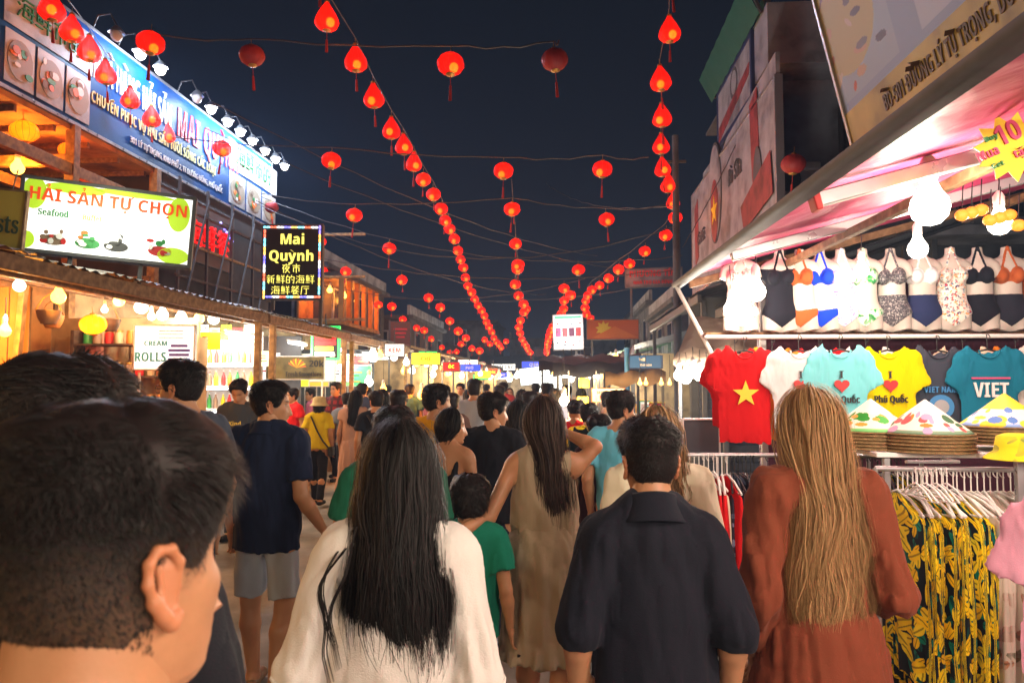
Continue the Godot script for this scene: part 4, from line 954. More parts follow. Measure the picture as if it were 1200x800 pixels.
# ------------------------------------------------------------------ right side beyond the clothes stall
func right_side() -> void:
	# pole with wires
	var po := thing("utility_pole", "concrete utility pole rising behind the awning at the right", "utility pole", Vector3(P(795, 450, 14).x, 0, -14.0))
	var m := MB.new(); m.tube([Vector3.ZERO, Vector3(0, 4, 0), Vector3(0, 6.4, 0)], [0.08, 0.07, 0.06], 12)
	put("shaft", m, mats.slate, po)
	bars(po, "crossarm", [[Vector3(-0.25, 5.9, 0), Vector3(0.2, 5.9, 0)]], 0.04, 0.05, mats.iron)
	# house with the signboards
	var h := thing("corner_house", "pale two storey house with a dark balcony behind the awning", "house")
	slab(h, "wall", Vector3(6.4, 3.4, -15.2), Vector3(6.0, 6.8, 5.6), mats.plaster)
	slab(h, "lower_wall", Vector3(6.2, 1.9, -12.0), Vector3(5.6, 3.8, 1.0), mats.slate)
	slab(h, "balcony_floor", Vector3(6.2, 3.86, -11.6), Vector3(5.6, 0.14, 1.8), mats.plaster)
	slab(h, "overhang", Vector3(5.4, 7.25, -13.4), Vector3(4.3, 1.0, 3.4), mats.plaster)
	slab(h, "roof", Vector3(6.5, 7.78, -15.6), Vector3(6.0, 0.06, 5.0), mats.slate)
	slab(h, "side_wing", Vector3(3.38, 6.0, -12.38), Vector3(0.12, 4.2, 0.5), mats.plaster)
	for k in 2:
		var wd := put("window", MB.new(), mats.slate, h)
		var b := MB.new(); b.box(Vector3(5.2 + 1.7 * k, 5.15, -12.38), Vector3(1.1, 1.5, 0.06)); wd.mesh = b.mesh()
		b = MB.new(); b.box(Vector3(5.2 + 1.7 * k, 5.15, -12.33), Vector3(0.98, 1.38, 0.02)); put("pane", b, mat(lin(0.02, 0.03, 0.05), 0.15), wd)
		b = MB.new(); b.box(Vector3(5.2 + 1.7 * k, 5.15, -12.31), Vector3(0.05, 1.4, 0.03)); b.box(Vector3(5.2 + 1.7 * k, 5.4, -12.31), Vector3(1.0, 0.05, 0.032)); put("glazing_bar", b, mats.plaster, wd)
	for k in 22: bars(h, "baluster", [[Vector3(3.6 + 0.24 * k, 3.95, -10.75), Vector3(3.6 + 0.24 * k, 4.75, -10.75)]], 0.025, 0.025, mats.steel)
	bars(h, "handrail", [[Vector3(3.45, 4.78, -10.75), Vector3(8.9, 4.78, -10.75)]], 0.05, 0.05, mats.steel)
	for k in 3:
		var ac := thing("air_conditioner", "grey air conditioner box on the pale house, %s from the street" % nth(k), "air conditioner", Vector3(3.75 + 1.5 * k, [5.0, 6.35, 5.0][k], -12.2), 0.0, "air conditioners on the pale house")
		slab(ac, "casing", Vector3.ZERO, Vector3(0.8, 0.55, 0.3), mats.white_board, 0.02)
		var fm := MB.new(); fm.lathe([[0.001, 0.0], [0.19, 0.0], [0.2, 0.012], [0.21, 0.0]], 20, Transform3D(Basis(Vector3.RIGHT, PI * 0.5), Vector3(-0.13, 0, 0.155)))
		put("fan_grille", fm, mats.slate, ac)
	var pp := thing("drain_pipe", "thin drain pipe and cables down the front of the pale house", "pipe", Vector3(4.55, 0, -12.25))
	var pm := MB.new(); pm.tube([Vector3(0, 3.9, 0), Vector3(0, 6.7, 0)], 0.045, 8); put("pipe", pm, mats.slate, pp)
	var gr := thing("green_roof", "translucent green roof sheet at the top of the pale house", "roof sheet")
	var rows := []
	for i in 2:
		var row := PackedVector3Array()
		for j in 33: row.push_back(Vector3(3.18 - 0.26 * i, 7.68 + 0.5 * i + 0.012 * sin(j * 1.57), -11.9 - j * 0.12))
		rows.append(row)
	m = MB.new(); m.loft(rows, false)
	put("sheet", m, mat(lin(0.02, 0.13, 0.1), 0.4, {"back": Color(0.1, 0.5, 0.3)}), gr)
	for k in 4: bars(gr, "rafter", [[Vector3(3.22, 7.68, -11.9 - 1.2 * k), Vector3(3.0, 8.16, -11.9 - 1.2 * k)]], 0.05, 0.05, mats.iron)
	# signboards, facing the street
	var w := mat(lin(0.36, 0.39, 0.45), 0.6, {"tex": tex.dirt, "tri": 0.5})
	var s1 := board("signboard", "big white signboard with red shapes and an oval star emblem on the pale house", "signboard", Vector3(3.0, 4.9, -13.9), 6.8, 2.3, -PI * 0.5, w, mats.steel, 0.0, 0.1, 0.05)
	flat_shape(s1, "raised_top", PackedVector2Array([Vector2(-0.5, 1.1), Vector2(3.4, 1.1), Vector2(3.4, 1.5), Vector2(0.2, 1.32)]), Vector3(0, 0, -0.02), w, 0.06)
	var em := Vector3(-0.75, 0.55, 0.01)
	flat_shape(s1, "emblem", oval(0.62, 1.0, 28), em, mats.slate, 0.05)
	flat_shape(s1, "emblem", oval(0.57, 0.94, 28), em + Vector3(0, 0, 0.008), w)
	flat_shape(s1, "emblem", oval(0.34, 0.62, 24), em + Vector3(0, -0.35, 0.016), mats.faded_red)
	flat_shape(s1, "emblem", star(5, 0.3, 0.12), em + Vector3(0, -0.35, 0.024), mats.sun_yellow)
	flat_shape(s1, "red_figure", PackedVector2Array([Vector2(2.0, 1.25), Vector2(2.45, 1.38), Vector2(2.55, 0.3), Vector2(2.9, -0.3), Vector2(2.3, -0.6), Vector2(2.1, 0.1)]), Vector3(0, 0, 0.01), mats.faded_red)
	flat_shape(s1, "grey_figure", oval(0.24, 0.5), Vector3(2.45, -0.05, 0.02), mats.slate)
	flat_shape(s1, "red_figure", PackedVector2Array([Vector2(1.4, -0.25), Vector2(3.2, 0.15), Vector2(3.3, -0.5), Vector2(1.6, -0.7)]), Vector3(0, 0, 0.03), mats.faded_red)
	letters(s1, "Bò Sữa", Vector3(0.95, 0.35, 0.012), 0.3, mats.slate, true, "Droid Serif", 0.7)
	letters(s1, "Cà Phê", Vector3(-2.2, -0.15, 0.012), 0.26, mats.slate, true, "Droid Serif", 0.7)
	flat_shape(s1, "red_figure", PackedVector2Array([Vector2(-3.0, 0.75), Vector2(-2.6, 0.9), Vector2(-2.55, -0.4), Vector2(-2.95, -0.55)]), Vector3(0, 0, 0.01), mats.faded_red)
	var s2 := board("signboard", "smaller white signboard with blue edges and red sweep, high on pale house", "signboard", Vector3(3.2, 7.1, -13.9), 2.7, 1.1, -PI * 0.5, w, mats.navy_paint, 0.0, 0.08, 0.1)
	flat_shape(s2, "red_sweep", PackedVector2Array([Vector2(-1.25, -0.5), Vector2(1.2, -0.1), Vector2(1.25, 0.1), Vector2(-1.2, -0.2)]), Vector3(0, 0, 0.01), mats.faded_red)
	flat_shape(s2, "portrait_outline", oval(0.28, 0.3), Vector3(0.1, 0.2, 0.008), mats.slate)
	flat_shape(s2, "portrait_outline", oval(0.2, 0.22), Vector3(0.14, 0.2, 0.014), w)
	# low roofs that hide the foot of the house
	for q in [[2.1, -7.4, -10.4, 2.75, 3.75, "tin roof of the stall beyond the clothes stall"], [1.9, -10.6, -16.5, 3.0, 3.9, "longer tin roof in front of the pale house"]]:
		var t := thing("low_roof", q[5], "roof")
		tin_roof(t, q[0], q[0] + 3.0, q[3], q[4], q[1], q[2], mats.slate)
		bars(t, "edge_beam", [[Vector3(q[0] + 0.03, q[3] - 0.09, q[1]), Vector3(q[0] + 0.03, q[3] - 0.09, q[2])]], 0.06, 0.12, mats.iron)
		for z in [q[1] - 0.1, q[2] + 0.1]: bars(t, "post", [[Vector3(q[0] + 0.1, 0, z), Vector3(q[0] + 0.1, q[3] - 0.1, z)], [Vector3(q[0] + 2.9, 0, z), Vector3(q[0] + 2.9, q[4] - 0.1, z)]], 0.07, 0.07, mats.iron)
	# brown scalloped awning with a cluster of bulbs
	var aw := thing("brown_awning", "brown awning with a scalloped edge left of the red T-shirts", "awning")
	rows = []
	var a := P(789, 428, 7.9); var b := P(842, 424, 7.3)
	for i in 5:
		var row := PackedVector3Array()
		for j in 41:
			var u := j / 40.0
			var p := a.lerp(b + Vector3(0.5, 0, 0), u)
			if i == 0: p.y -= 0.035 * absf(sin(u * PI * 11.0)) - 0.01
			if i == 1: p.y += 0.07
			if i >= 2: p += Vector3(0.1, 0.18, -0.2) * (i - 1) + Vector3(0, 0.02 * sin(u * 14.0), 0)
			row.push_back(p)
		rows.append(row)
	m = MB.new(); m.loft(rows, false)
	put("cloth", m, mats.brown_tarp, aw)
	bars(aw, "pole", [[a + Vector3(0.1, 0.05, -0.2), Vector3(a.x + 0.1, 0, a.z - 0.2)], [b + Vector3(0.5, 0.05, -0.2), Vector3(b.x + 0.5, 0, b.z - 0.2)]], 0.04, 0.04, mats.iron)
	for k in 6:
		var p := P(796 + 8 * k, 440 + 4 * sin(k * 2.1), 7.55 - 0.06 * k)
		hanging_bulb("white bulb, %s from the left in the bunch under the brown awning" % nth(k), p, 0.055, mats.lamp_white, 0.7, Color(1, 0.95, 0.88), 0.1, "bunch of white bulbs under the brown awning")
	# dark shop behind, with a mirror stand
	var sh := thing("dark_shop", "dark closed shop front with small lights between the awnings on the right", "shop")
	slab(sh, "wall", Vector3(4.2, 1.5, -11.3), Vector3(4.6, 3.0, 0.15), mats.slate)
	slab(sh, "shutter", Vector3(2.6, 1.1, -11.2), Vector3(1.2, 2.2, 0.05), mats.dark_tarp)
	for k in 16: slab(sh, "shutter_slat", Vector3(2.6, 0.1 + 0.13 * k, -11.15), Vector3(1.16, 0.1, 0.03), mats.dark_tarp)
	var mr := board("mirror", "white framed mirror standing left of the red dresses", "mirror", P(822, 512, 6.0), 0.3, 0.28, 0.2, mats.slate, mats.white_paint, 0.0, 0.02, 0.015)
	bars(mr, "leg", [[Vector3(-0.13, -0.14, 0), Vector3(-0.13, -1.25, 0)], [Vector3(0.13, -0.14, 0), Vector3(0.13, -1.25, 0)]], 0.02, 0.02, mats.white_paint)
	for k in 4:
		hanging_bulb("small yellow bulb, %s from the left before the dark shop" % nth(k), P([750, 757, 775, 785][k], 449, 10.0), 0.028, mats.lamp_warm, 0.12, Color(1, 0.8, 0.5), 0.3, "small bulbs before the dark shop")
	# dark tarpaulins, blue pole and signs of the middle distance
	for q in [[705, 431, 11.5, 1.5, "black tarpaulin over the stall with the yellow sign"], [672, 427, 15.0, 1.4, "black tarpaulin beyond the lit white sign"], [745, 442, 11.2, 0.9, "brown tarpaulin right of the blue pole"]]:
		var t := thing("tarpaulin", q[4], "tarpaulin")
		var c := P(q[0], q[1], q[2])
		rows = []
		for i in 6:
			var row := PackedVector3Array()
			for j in 15: row.push_back(c + Vector3((j / 14.0 - 0.5) * q[3], [0.0, 0.2, 0.22, 0.27, 0.32, 0.36][i] - 0.12 + 0.03 * sin(j * 1.1 + i) + 0.05 * (j / 14.0 - 0.5), -0.02 if i < 2 else -0.4 * (i - 1)))
			rows.append(row)
		m = MB.new(); m.loft(rows, false)
		put("sheet", m, mats.brown_tarp if q[0] == 745 else mats.dark_tarp, t)
		bars(t, "pole", [[c + Vector3(-q[3] * 0.45, 0, -0.05), Vector3(c.x - q[3] * 0.45, 0, c.z - 0.05)], [c + Vector3(q[3] * 0.45, 0, -0.05), Vector3(c.x + q[3] * 0.45, 0, c.z - 0.05)]], 0.04, 0.04, mats.iron)
	var bp := thing("blue_pole", "bright blue pole between the black and the brown tarpaulin", "pole", Vector3(P(735, 450, 11.3).x, 0, -11.3))
	m = MB.new(); m.tube([Vector3.ZERO, Vector3(0, 2.25, 0)], 0.04, 8); put("shaft", m, mat(lin(0.05, 0.2, 0.5), 0.5), bp)
	var bs := board("blue_sign", "blue sign with two pale lines of lettering over the brown tarpaulin", "sign", P(757, 424, 11.0), 0.48, 0.19, -0.15, mat(lin(0.015, 0.1, 0.35), 0.5), mats.navy_paint, 0.0, 0.03, 0.012)
	letters(bs, "Tuấn", Vector3(-0.06, 0.02, 0.004), 0.035, mats.white_paint); letters(bs, "Hải sản", Vector3(0.0, -0.06, 0.004), 0.035, mats.white_paint)
	bars(bs, "bracket", [[Vector3(-0.22, 0, -0.02), Vector3(-0.28, 0, -0.3)]], 0.02, 0.02, mats.iron)
	var ys := board("menu_sign", "yellow and red menu sign with black and red lettering under the black tarpaulin", "menu sign", P(713, 463, 11.0), 0.48, 0.2, 0.0, mats.sign_warm, mats.orange_paint, 0.0, 0.02, 0.012)
	letters(ys, "BÁNH TRÁNG", Vector3(-0.03, 0.02, 0.004), 0.04, mats.black_paint, true, "Droid Sans", 0.8)
	letters(ys, "NƯỚNG", Vector3(-0.02, -0.075, 0.004), 0.06, mats.red_paint, true, "Droid Sans", 0.9)
	bars(ys, "post", [[Vector3(-0.2, -0.1, -0.02), Vector3(-0.2, -1.5, -0.02)], [Vector3(0.2, -0.1, -0.02), Vector3(0.2, -1.5, -0.02)]], 0.02, 0.02, mats.iron)
	var cab := thing("lit_cabinet", "yellow lit snack cabinet with glowing panels in the crowd on the right", "cabinet", Vector3(P(683, 470, 10.8).x, 0, -10.8))
	slab(cab, "body", Vector3(0, 0.6, 0), Vector3(0.5, 1.2, 0.4), mats.steel)
	slab(cab, "lit_panel", Vector3(0, 1.38, 0), Vector3(0.16, 0.28, 0.1), mats.sign_yellow)
	slab(cab, "lit_panel", Vector3(0.02, 1.72, 0), Vector3(0.15, 0.14, 0.08), mats.sign_yellow)
	bars(cab, "post", [[Vector3(-0.2, 1.2, -0.1), Vector3(-0.2, 1.9, -0.1)], [Vector3(0.2, 1.2, -0.1), Vector3(0.2, 1.9, -0.1)]], 0.02, 0.02, mats.steel)
	lamp(Vector3(0, 1.6, 0.3), 1.0, Color(1, 0.75, 0.3), cab, 0.1)
	hanging_bulb("glaring white bulb left of the lit snack cabinet", P(661, 470, 10.4), 0.07, mats.lamp_white, 1.0, Color(1, 0.92, 0.8), 0.4)
	hanging_bulb("warm bulb over the lit snack cabinet", P(681, 487, 10.2), 0.08, mats.lamp_warm, 1.0, Color(1, 0.75, 0.4), 0.3)
	# the lit white sign, the red lettered sign and the banner
	var ls := board("light_box_sign", "white light box with rows of red food pictures high over the street", "light box sign", P(666, 389, 20.0), 0.8, 0.94, 0.05, mats.sign_white, mats.steel, 0.0, 0.1, 0.03)
	ls.rotation.z = 0.03
	flat_shape(ls, "green_wash", rect(0.72, 0.07), Vector3(0, 0.4, 0.006), mats.sign_green, 0.004)
	for k in 4: flat_shape(ls, "food_picture", rect(0.15, 0.24), Vector3(-0.27 + 0.18 * k, 0.0, 0.006), [mats.pink_paint, mats.red_paint, mats.maroon, mats.red_paint][k], 0.004)
	for k in 14: flat_shape(ls, "food_picture", oval(0.035, 0.025, 8), Vector3(-0.3 + 0.2 * (k % 4) + 0.02 * (k % 3), [-0.28, 0.22, -0.36, 0.02][k / 4] + 0.02 * (k % 2), 0.012), [mats.slate, mats.red_paint, mats.white_paint][k % 3], 0.004)
	bars(ls, "post", [[Vector3(0.2, -0.47, -0.06), Vector3(0.2, -2.9, -0.06)]], 0.06, 0.06, mats.iron)
	lamp(Vector3(0, 0, 0.5), 0.8, Color(1, 1, 1), ls, 0.3)
	var ps := board("lettered_sign", "faded sign of red capitals beyond the strings of lanterns at the right", "sign", P(766, 325, 20.0), 1.5, 0.5, -0.2, mat(lin(0.2, 0.19, 0.22), 0.7, {"tex": tex.dirt, "tri": 0.6}), mats.slate, 0.0, 0.05, 0.03)
	letters(ps, "PHƯƠNG TÍN", Vector3(-0.02, 0.03, 0.01), 0.16, mats.red_paint, true, "Droid Sans", 0.9)
	letters(ps, "NHÀ TRỌ GIA ĐÌNH", Vector3(-0.02, -0.17, 0.01), 0.09, mats.red_paint, true, "Droid Sans", 0.9)
	bars(ps, "post", [[Vector3(-0.6, -0.25, -0.05), Vector3(-0.6, -4.2, -0.05)], [Vector3(0.6, -0.25, -0.05), Vector3(0.6, -4.2, -0.05)]], 0.06, 0.06, mats.iron)
	var ob := board("orange_banner", "orange and red banner with a yellow sun shape over the dark stalls", "banner", P(718, 386, 18.0), 1.25, 0.48, -0.1, mat(lin(0.28, 0.06, 0.015), 0.6), mats.iron, 0.0, 0.03, 0.02)
	flat_shape(ob, "sun_picture", star(9, 0.2, 0.12), Vector3(-0.22, 0.02, 0.004), mat(lin(0.4, 0.3, 0.03), 0.6), 0.004)
	flat_shape(ob, "hill_picture", PackedVector2Array([Vector2(-0.55, -0.2), Vector2(0.0, 0.08), Vector2(0.55, -0.2)]), Vector3(0.05, 0, 0.008), mat(lin(0.35, 0.1, 0.02), 0.6), 0.004)
	bars(ob, "post", [[Vector3(-0.5, -0.24, -0.03), Vector3(-0.5, -2.8, -0.03)], [Vector3(0.5, -0.24, -0.03), Vector3(0.5, -2.8, -0.03)]], 0.05, 0.05, mats.iron)
	# buildings along the right
	for q in [[4.4, 5.4, -19.5, 5.0, 6.0, "grey two storey house behind the red lettered sign"], [3.5, 4.2, -26.5, 5.0, 7.0, "low dark house behind the orange banner"], [3.6, 5.0, -35.0, 5.0, 8.0, "dark house far along the right side"]]:
		house(q[0], q[1], q[2], q[3], q[4], q[5], 1.0)
	# stalls of the right side further off
	for q in [[1.6, -17.0, -22.0, "right stall beyond the black tarpaulins", mats.dark_tarp], [1.3, -22.5, -29.0, "right stall with a green roof further off", mats.green_tarp], [1.2, -29.5, -40.0, "last right stall before the street end", mats.dark_tarp]]:
		far_stall(q[0], 1.0, q[1], q[2], q[3], q[4], Color(1, 0.93, 0.8))
	for q in [[645, 424, 17.0, mats.sign_yellow, 0.45, 0.1, "glowing yellow strip sign under the lit white box"], [662, 424, 16.5, mats.sign_pink, 0.14, 0.1, "small glowing pink sign"], [671, 421, 16.4, mats.sign_teal, 0.07, 0.15, "small glowing turquoise sign"], [688, 437, 13.0, mats.sign_lime, 0.32, 0.09, "small lime strip sign on the black tarpaulin"], [627, 440, 22.0, mats.sign_bright, 0.9, 0.5, "white lit screen sign right of the far lights"], [641, 449, 21.0, mats.sign_bright, 0.85, 0.45, "second white lit sign at the right of the far lights"]]:
		var s := board("strip_sign", q[6], "light sign", P(q[0], q[1], q[2]), q[4], q[5], 0.0, q[3], mats.iron, 0.0, 0.03, 0.012)
		s.rotation.z = 0.12
		bars(s, "bracket", [[Vector3(0, q[5] * 0.5, -0.02), Vector3(0, q[5] * 0.5 + 0.4, -0.02)]], 0.015, 0.015, mats.iron)

func house(x: float, tall: float, z: float, w: float, d: float, label: String, side: float) -> void:      # side 1: on the right, its front towards -x
	var h := thing("town_house", label, "house")
	var cx := x + side * w * 0.5
	slab(h, "wall", Vector3(cx, tall * 0.5, z), Vector3(w, tall, d), mats.slate if side > 0 else mats.dark_wall)
	var r := slab(h, "roof", Vector3(cx, tall + 0.08, z), Vector3(w + 0.4, 0.16, d + 0.4), mats.slate)
	slab(r, "parapet", Vector3(x + side * 0.02, tall + 0.38, z), Vector3(0.14, 0.45, d + 0.3), mats.plaster)
	for k in 3:
		for f in 2:
			var y := tall - 1.1 - 2.4 * f
			if y < 2.6: continue
			var wz := z + d * 0.5 - d * (k + 0.5) / 3.0
			var wn := slab(h, "window", Vector3(x - side * 0.03, y, wz), Vector3(0.08, 1.2, 0.95), mats.plaster, 0.01)
			slab(wn, "pane", Vector3(x - side * 0.075, y, wz), Vector3(0.02, 1.05, 0.8), mat(lin(0.02, 0.025, 0.04), 0.15), 0.0)
	for k in 2:                                             # windows on the end that faces us
		var y := tall - 1.1
		var wn := slab(h, "window", Vector3(cx - w * 0.22 + k * w * 0.44, y, z + d * 0.5 + 0.03), Vector3(0.95, 1.2, 0.08), mats.plaster, 0.01)
		slab(wn, "pane", Vector3(cx - w * 0.22 + k * w * 0.44, y, z + d * 0.5 + 0.075), Vector3(0.8, 1.05, 0.02), mat(lin(0.02, 0.025, 0.04), 0.15), 0.0)

func far_stall(x: float, side: float, z0: float, z1: float, label: String, roof: Material, light: Color) -> void:
	var t := thing("market_stall", label, "market stall", Vector3.ZERO, 0.0, "stalls further along the street")
	var rows := []
	for i in 4:
		var row := PackedVector3Array()
		for j in 25:
			var u := j / 24.0
			row.push_back(Vector3(x + side * [0.0, 0.02, 1.5, 3.0][i], [2.35, 2.55, 2.95, 3.2][i] + 0.05 * sin(u * 19.0 + i) - (0.03 * absf(sin(u * 40.0)) if i == 0 else 0.0), lerpf(z0, z1, u)))
		rows.append(row)
	var m := MB.new(); m.loft(rows, false)
	put("roof_sheet", m, roof, t)
	for z in [z0 - 0.1, (z0 + z1) * 0.5, z1 + 0.1]: bars(t, "post", [[Vector3(x + side * 0.1, 0, z), Vector3(x + side * 0.1, 2.5, z)]], 0.06, 0.06, mats.iron)
	slab(t, "back_wall", Vector3(x + side * 3.0, 1.6, (z0 + z1) * 0.5), Vector3(0.06, 3.1, z0 - z1), mats.cream_wall)
	slab(t, "counter", Vector3(x + side * 0.55, 0.45, (z0 + z1) * 0.5), Vector3(0.6, 0.9, (z0 - z1) * 0.85), mats.wood)
	slab(t, "end_wall", Vector3(x + side * 1.7, 1.3, z1), Vector3(2.6, 2.6, 0.05), mats.cream_wall)
	for k in 3: slab(t, "shelf", Vector3(x + side * 2.8, 0.9 + 0.5 * k, (z0 + z1) * 0.5), Vector3(0.3, 0.03, (z0 - z1) * 0.9), mats.wood)
	var n := int(clampf((z0 - z1) / 1.3, 3, 7))
	var sd := "left" if side < 0 else "right"
	for k in n:
		var z := lerpf(z0 - 0.4, z1 + 0.4, k / float(n - 1))
		hanging_bulb("%s bulb from our end in the %s" % [nth(k), label], Vector3(x + side * (0.35 + 0.25 * (k % 2)), 2.05 + 0.05 * sin(k * 2.0), z), 0.1, mats.lamp_white if k % 3 else mats.lamp_warm, 1.7, light, 0.4, "bulbs of the far stalls on the %s" % sd)
	var r := RandomNumberGenerator.new(); r.seed = int(-z0 * 10 + x)
	var paints := [mats.red_cloth, mats.yellow_cloth, mats.sky_cloth, mats.pale_pink, mats.white_cloth, mats.green_cloth, mats.mustard, mats.royal]
	for k in int((z0 - z1) * 1.6):                          # goods on the counter and on the shelves
		var z := z0 - 0.3 - k / 1.6
		var s := Vector3(r.randf_range(0.16, 0.34), r.randf_range(0.12, 0.4), r.randf_range(0.2, 0.4))
		var c := thing("goods_box", "%s box, %s along the %s" % [["red", "yellow", "blue", "pale pink", "white", "green", "mustard", "deep blue"][k % 8], nth(k), label], "box", Vector3(x + side * 0.55, 0.9 + s.y * 0.5, z), r.randf_range(-0.2, 0.2), "goods on the far counters")
		slab(c, "box_body", Vector3.ZERO, s, paints[k % 8], 0.01)
		slab(c, "lid", Vector3(0, s.y * 0.5 + 0.012, 0), Vector3(s.x + 0.015, 0.022, s.z + 0.015), paints[(k + 1) % 8], 0.004)

func far_end() -> void:
	for q in [[-3.9, -19.3, -24.5, "fourth left stall with a bluish tarpaulin", mats.dark_tarp], [-3.6, -24.8, -31.0, "fifth left stall with a tan roof", mats.brown_tarp], [-3.3, -31.5, -41.0, "last left stall before the street end", mats.dark_tarp]]:
		far_stall(q[0], -1.0, q[1], q[2], q[3], q[4], Color(1, 0.85, 0.62))
	for q in [[-7.6, 5.4, -27.0, 5.0, 8.0, "dark house with orange lit columns behind the left stalls"], [-6.8, 4.6, -37.0, 5.0, 9.0, "dark low house far along the left side"]]:
		house(q[0], q[1], q[2], q[3], q[4], q[5], -1.0)
	# lit columns before the left house
	var lg := thing("lit_porch", "orange lit upper porch with six columns on the left", "porch")
	slab(lg, "floor_slab", Vector3(-7.3, 3.55, -24.0), Vector3(1.4, 0.12, 4.6), mats.ochre_wall)
	slab(lg, "roof_slab", Vector3(-7.3, 5.0, -24.0), Vector3(1.5, 0.12, 4.7), mats.dark_wood)
	slab(lg, "rear_wall", Vector3(-7.95, 4.25, -24.0), Vector3(0.06, 1.35, 4.6), mats.ochre_wall)
	for k in 6: bars(lg, "column", [[Vector3(-6.65, 3.6, -21.8 - 0.85 * k), Vector3(-6.65, 4.94, -21.8 - 0.85 * k)]], 0.14, 0.14, mats.ochre_wall)
	for k in 3: hanging_bulb("warm bulb inside the lit upper porch, %s from our end" % nth(k), Vector3(-7.2, 4.6, -22.4 - 1.5 * k), 0.09, mats.lamp_warm, 1.6, Color(1, 0.55, 0.18), 0.1, "bulbs of the upper porch")
	# stalls across the far end
	var e := thing("end_stall", "row of brightly lit stalls closing the far end of the street", "market stall")
	var rows := []
	for i in 4:
		var row := PackedVector3Array()
		for j in 41: row.push_back(Vector3(-12.0 + 0.5 * j, [2.2, 2.5, 3.1, 3.6][i] + 0.07 * sin(j * 1.3 + i), -46.0 - [0.0, 0.05, 1.6, 3.2][i]))
		rows.append(row)
	var m := MB.new(); m.loft(rows, false)
	put("roof_sheet", m, mats.dark_tarp, e)
	slab(e, "back_wall", Vector3(-2, 1.6, -49.3), Vector3(20, 3.2, 0.1), mats.cream_wall)
	for k in 9: bars(e, "post", [[Vector3(-11.5 + 2.4 * k, 0, -46.1), Vector3(-11.5 + 2.4 * k, 2.4, -46.1)]], 0.07, 0.07, mats.iron)
	slab(e, "counter", Vector3(-2, 0.5, -46.8), Vector3(19, 1.0, 0.6), mats.wood)
	for k in 12: hanging_bulb("white bulb at the far end of the street, %s from the left" % nth(k), Vector3(-9.0 + 0.95 * k, 2.05 + 0.08 * sin(k * 1.7), -45.7), 0.17, mats.lamp_white, 2.0, Color(1, 0.96, 0.9), 0.1, "bulbs at the far end of the street")
	for k in 11:
		var tb := thing("light_tube", "long white light tube at the far end, %s from the left" % nth(k), "light tube", Vector3(-8.6 + 1.0 * k, 2.12 + 0.05 * sin(k * 2.3), -45.85), 0.0, "light tubes at the far end of the street")
		slab(tb, "lamp_tube", Vector3.ZERO, Vector3(0.9, 0.13, 0.1), mats.lamp_white, 0.03)
		slab(tb, "holder", Vector3(0, 0.09, 0), Vector3(0.95, 0.04, 0.06), mats.white_paint)
	for k in 6:
		var b := board("far_sign", "%s sign over the far end of the street, %s from the left" % [["yellow", "red", "white", "blue", "orange", "green"][k], nth(k)], "sign", Vector3(-7.5 + 1.9 * k, 2.75 + 0.15 * (k % 2), -45.8), 1.5, 0.4, 0.0, [mats.sun_yellow, mats.red_paint, mats.sign_white, mats.sign_blue, mats.orange_paint, mats.green_paint][k], mats.iron, 0.0, 0.05, 0.03)
		letters(b, ["HẢI SẢN", "KEM", "TRÁI CÂY", "QUÀ", "NƯỚNG", "CHÈ"][k], Vector3(0, -0.1, 0.01), 0.2, mats.black_paint if k in [0, 2] else mats.white_paint)
	for q in [[-14.0, 6.2, -58.0, 9.0, 8.0, "dark building behind the far stalls, left"], [-4.0, 5.0, -60.0, 8.0, 8.0, "dark building behind the far stalls, middle"], [5.0, 6.5, -57.0, 9.0, 8.0, "dark building behind the far stalls, right"]]:
		house(q[0], q[1], q[2], q[3], q[4], q[5], 1.0)
	# strings of bulbs sagging across the street and along the stalls in the distance
	for q in [[-3.9, 0.9, -24.0, -24.5, 9, "string of bulbs across the street, nearest"], [-3.6, 0.8, -30.0, -31.0, 10, "string of bulbs across the street, middle"], [-3.2, 0.7, -37.0, -37.5, 10, "string of bulbs across the street, far"], [-3.75, -3.4, -15.0, -30.0, 14, "bulbs along the left stall fronts"], [1.2, 0.9, -17.0, -32.0, 12, "bulbs along the right stall fronts"]]:
		for k in q[4]:
			var u: float = k / float(q[4] - 1)
			var p := Vector3(lerpf(q[0], q[1], u), 2.28 - 0.3 * 4.0 * u * (1.0 - u) * (1.0 if q[4] < 11 else 0.3) + 0.03 * sin(k * 2.0), lerpf(q[2], q[3], u))
			hanging_bulb("%s bulb of the %s" % [nth(k), q[5]], p, 0.075, mats.lamp_white if k % 3 else mats.lamp_warm, 0.25, Color(1, 0.9, 0.75), 0.12, q[5])
	var rs := RandomNumberGenerator.new(); rs.seed = 23
	for k in 12:                                            # small lit signs running back along the left
		var d := 15.0 + 1.7 * k
		var sg := board("light_sign", "small %s lit sign over the left stalls, %s in the row running back" % [["white", "yellow", "green", "red", "orange", "blue"][k % 6], nth(k)], "light sign", Vector3(-3.75 + 0.02 * d + 0.3 * (k % 2), 2.2 + rs.randf_range(-0.25, 0.25), -d), rs.randf_range(0.4, 0.72), rs.randf_range(0.18, 0.28), 0.25, [mats.sign_white, mats.sign_yellow, mats.sign_green, mats.sign_red, mats.sign_orange, mats.sign_blue][k % 6], mats.iron, 0.0, 0.06, 0.02)
		letters(sg, ["KEM", "CHÈ", "BIA", "ỐC", "CƠM", "PHỞ"][k % 6], Vector3(0, -0.045, 0.006), 0.09, [mats.red_paint, mats.black_paint, mats.white_paint, mats.sign_yellow, mats.black_paint, mats.white_paint][k % 6])
		bars(sg, "bracket", [[Vector3(0, 0.1, -0.03), Vector3(0, 0.5, -0.03)]], 0.02, 0.02, mats.iron)
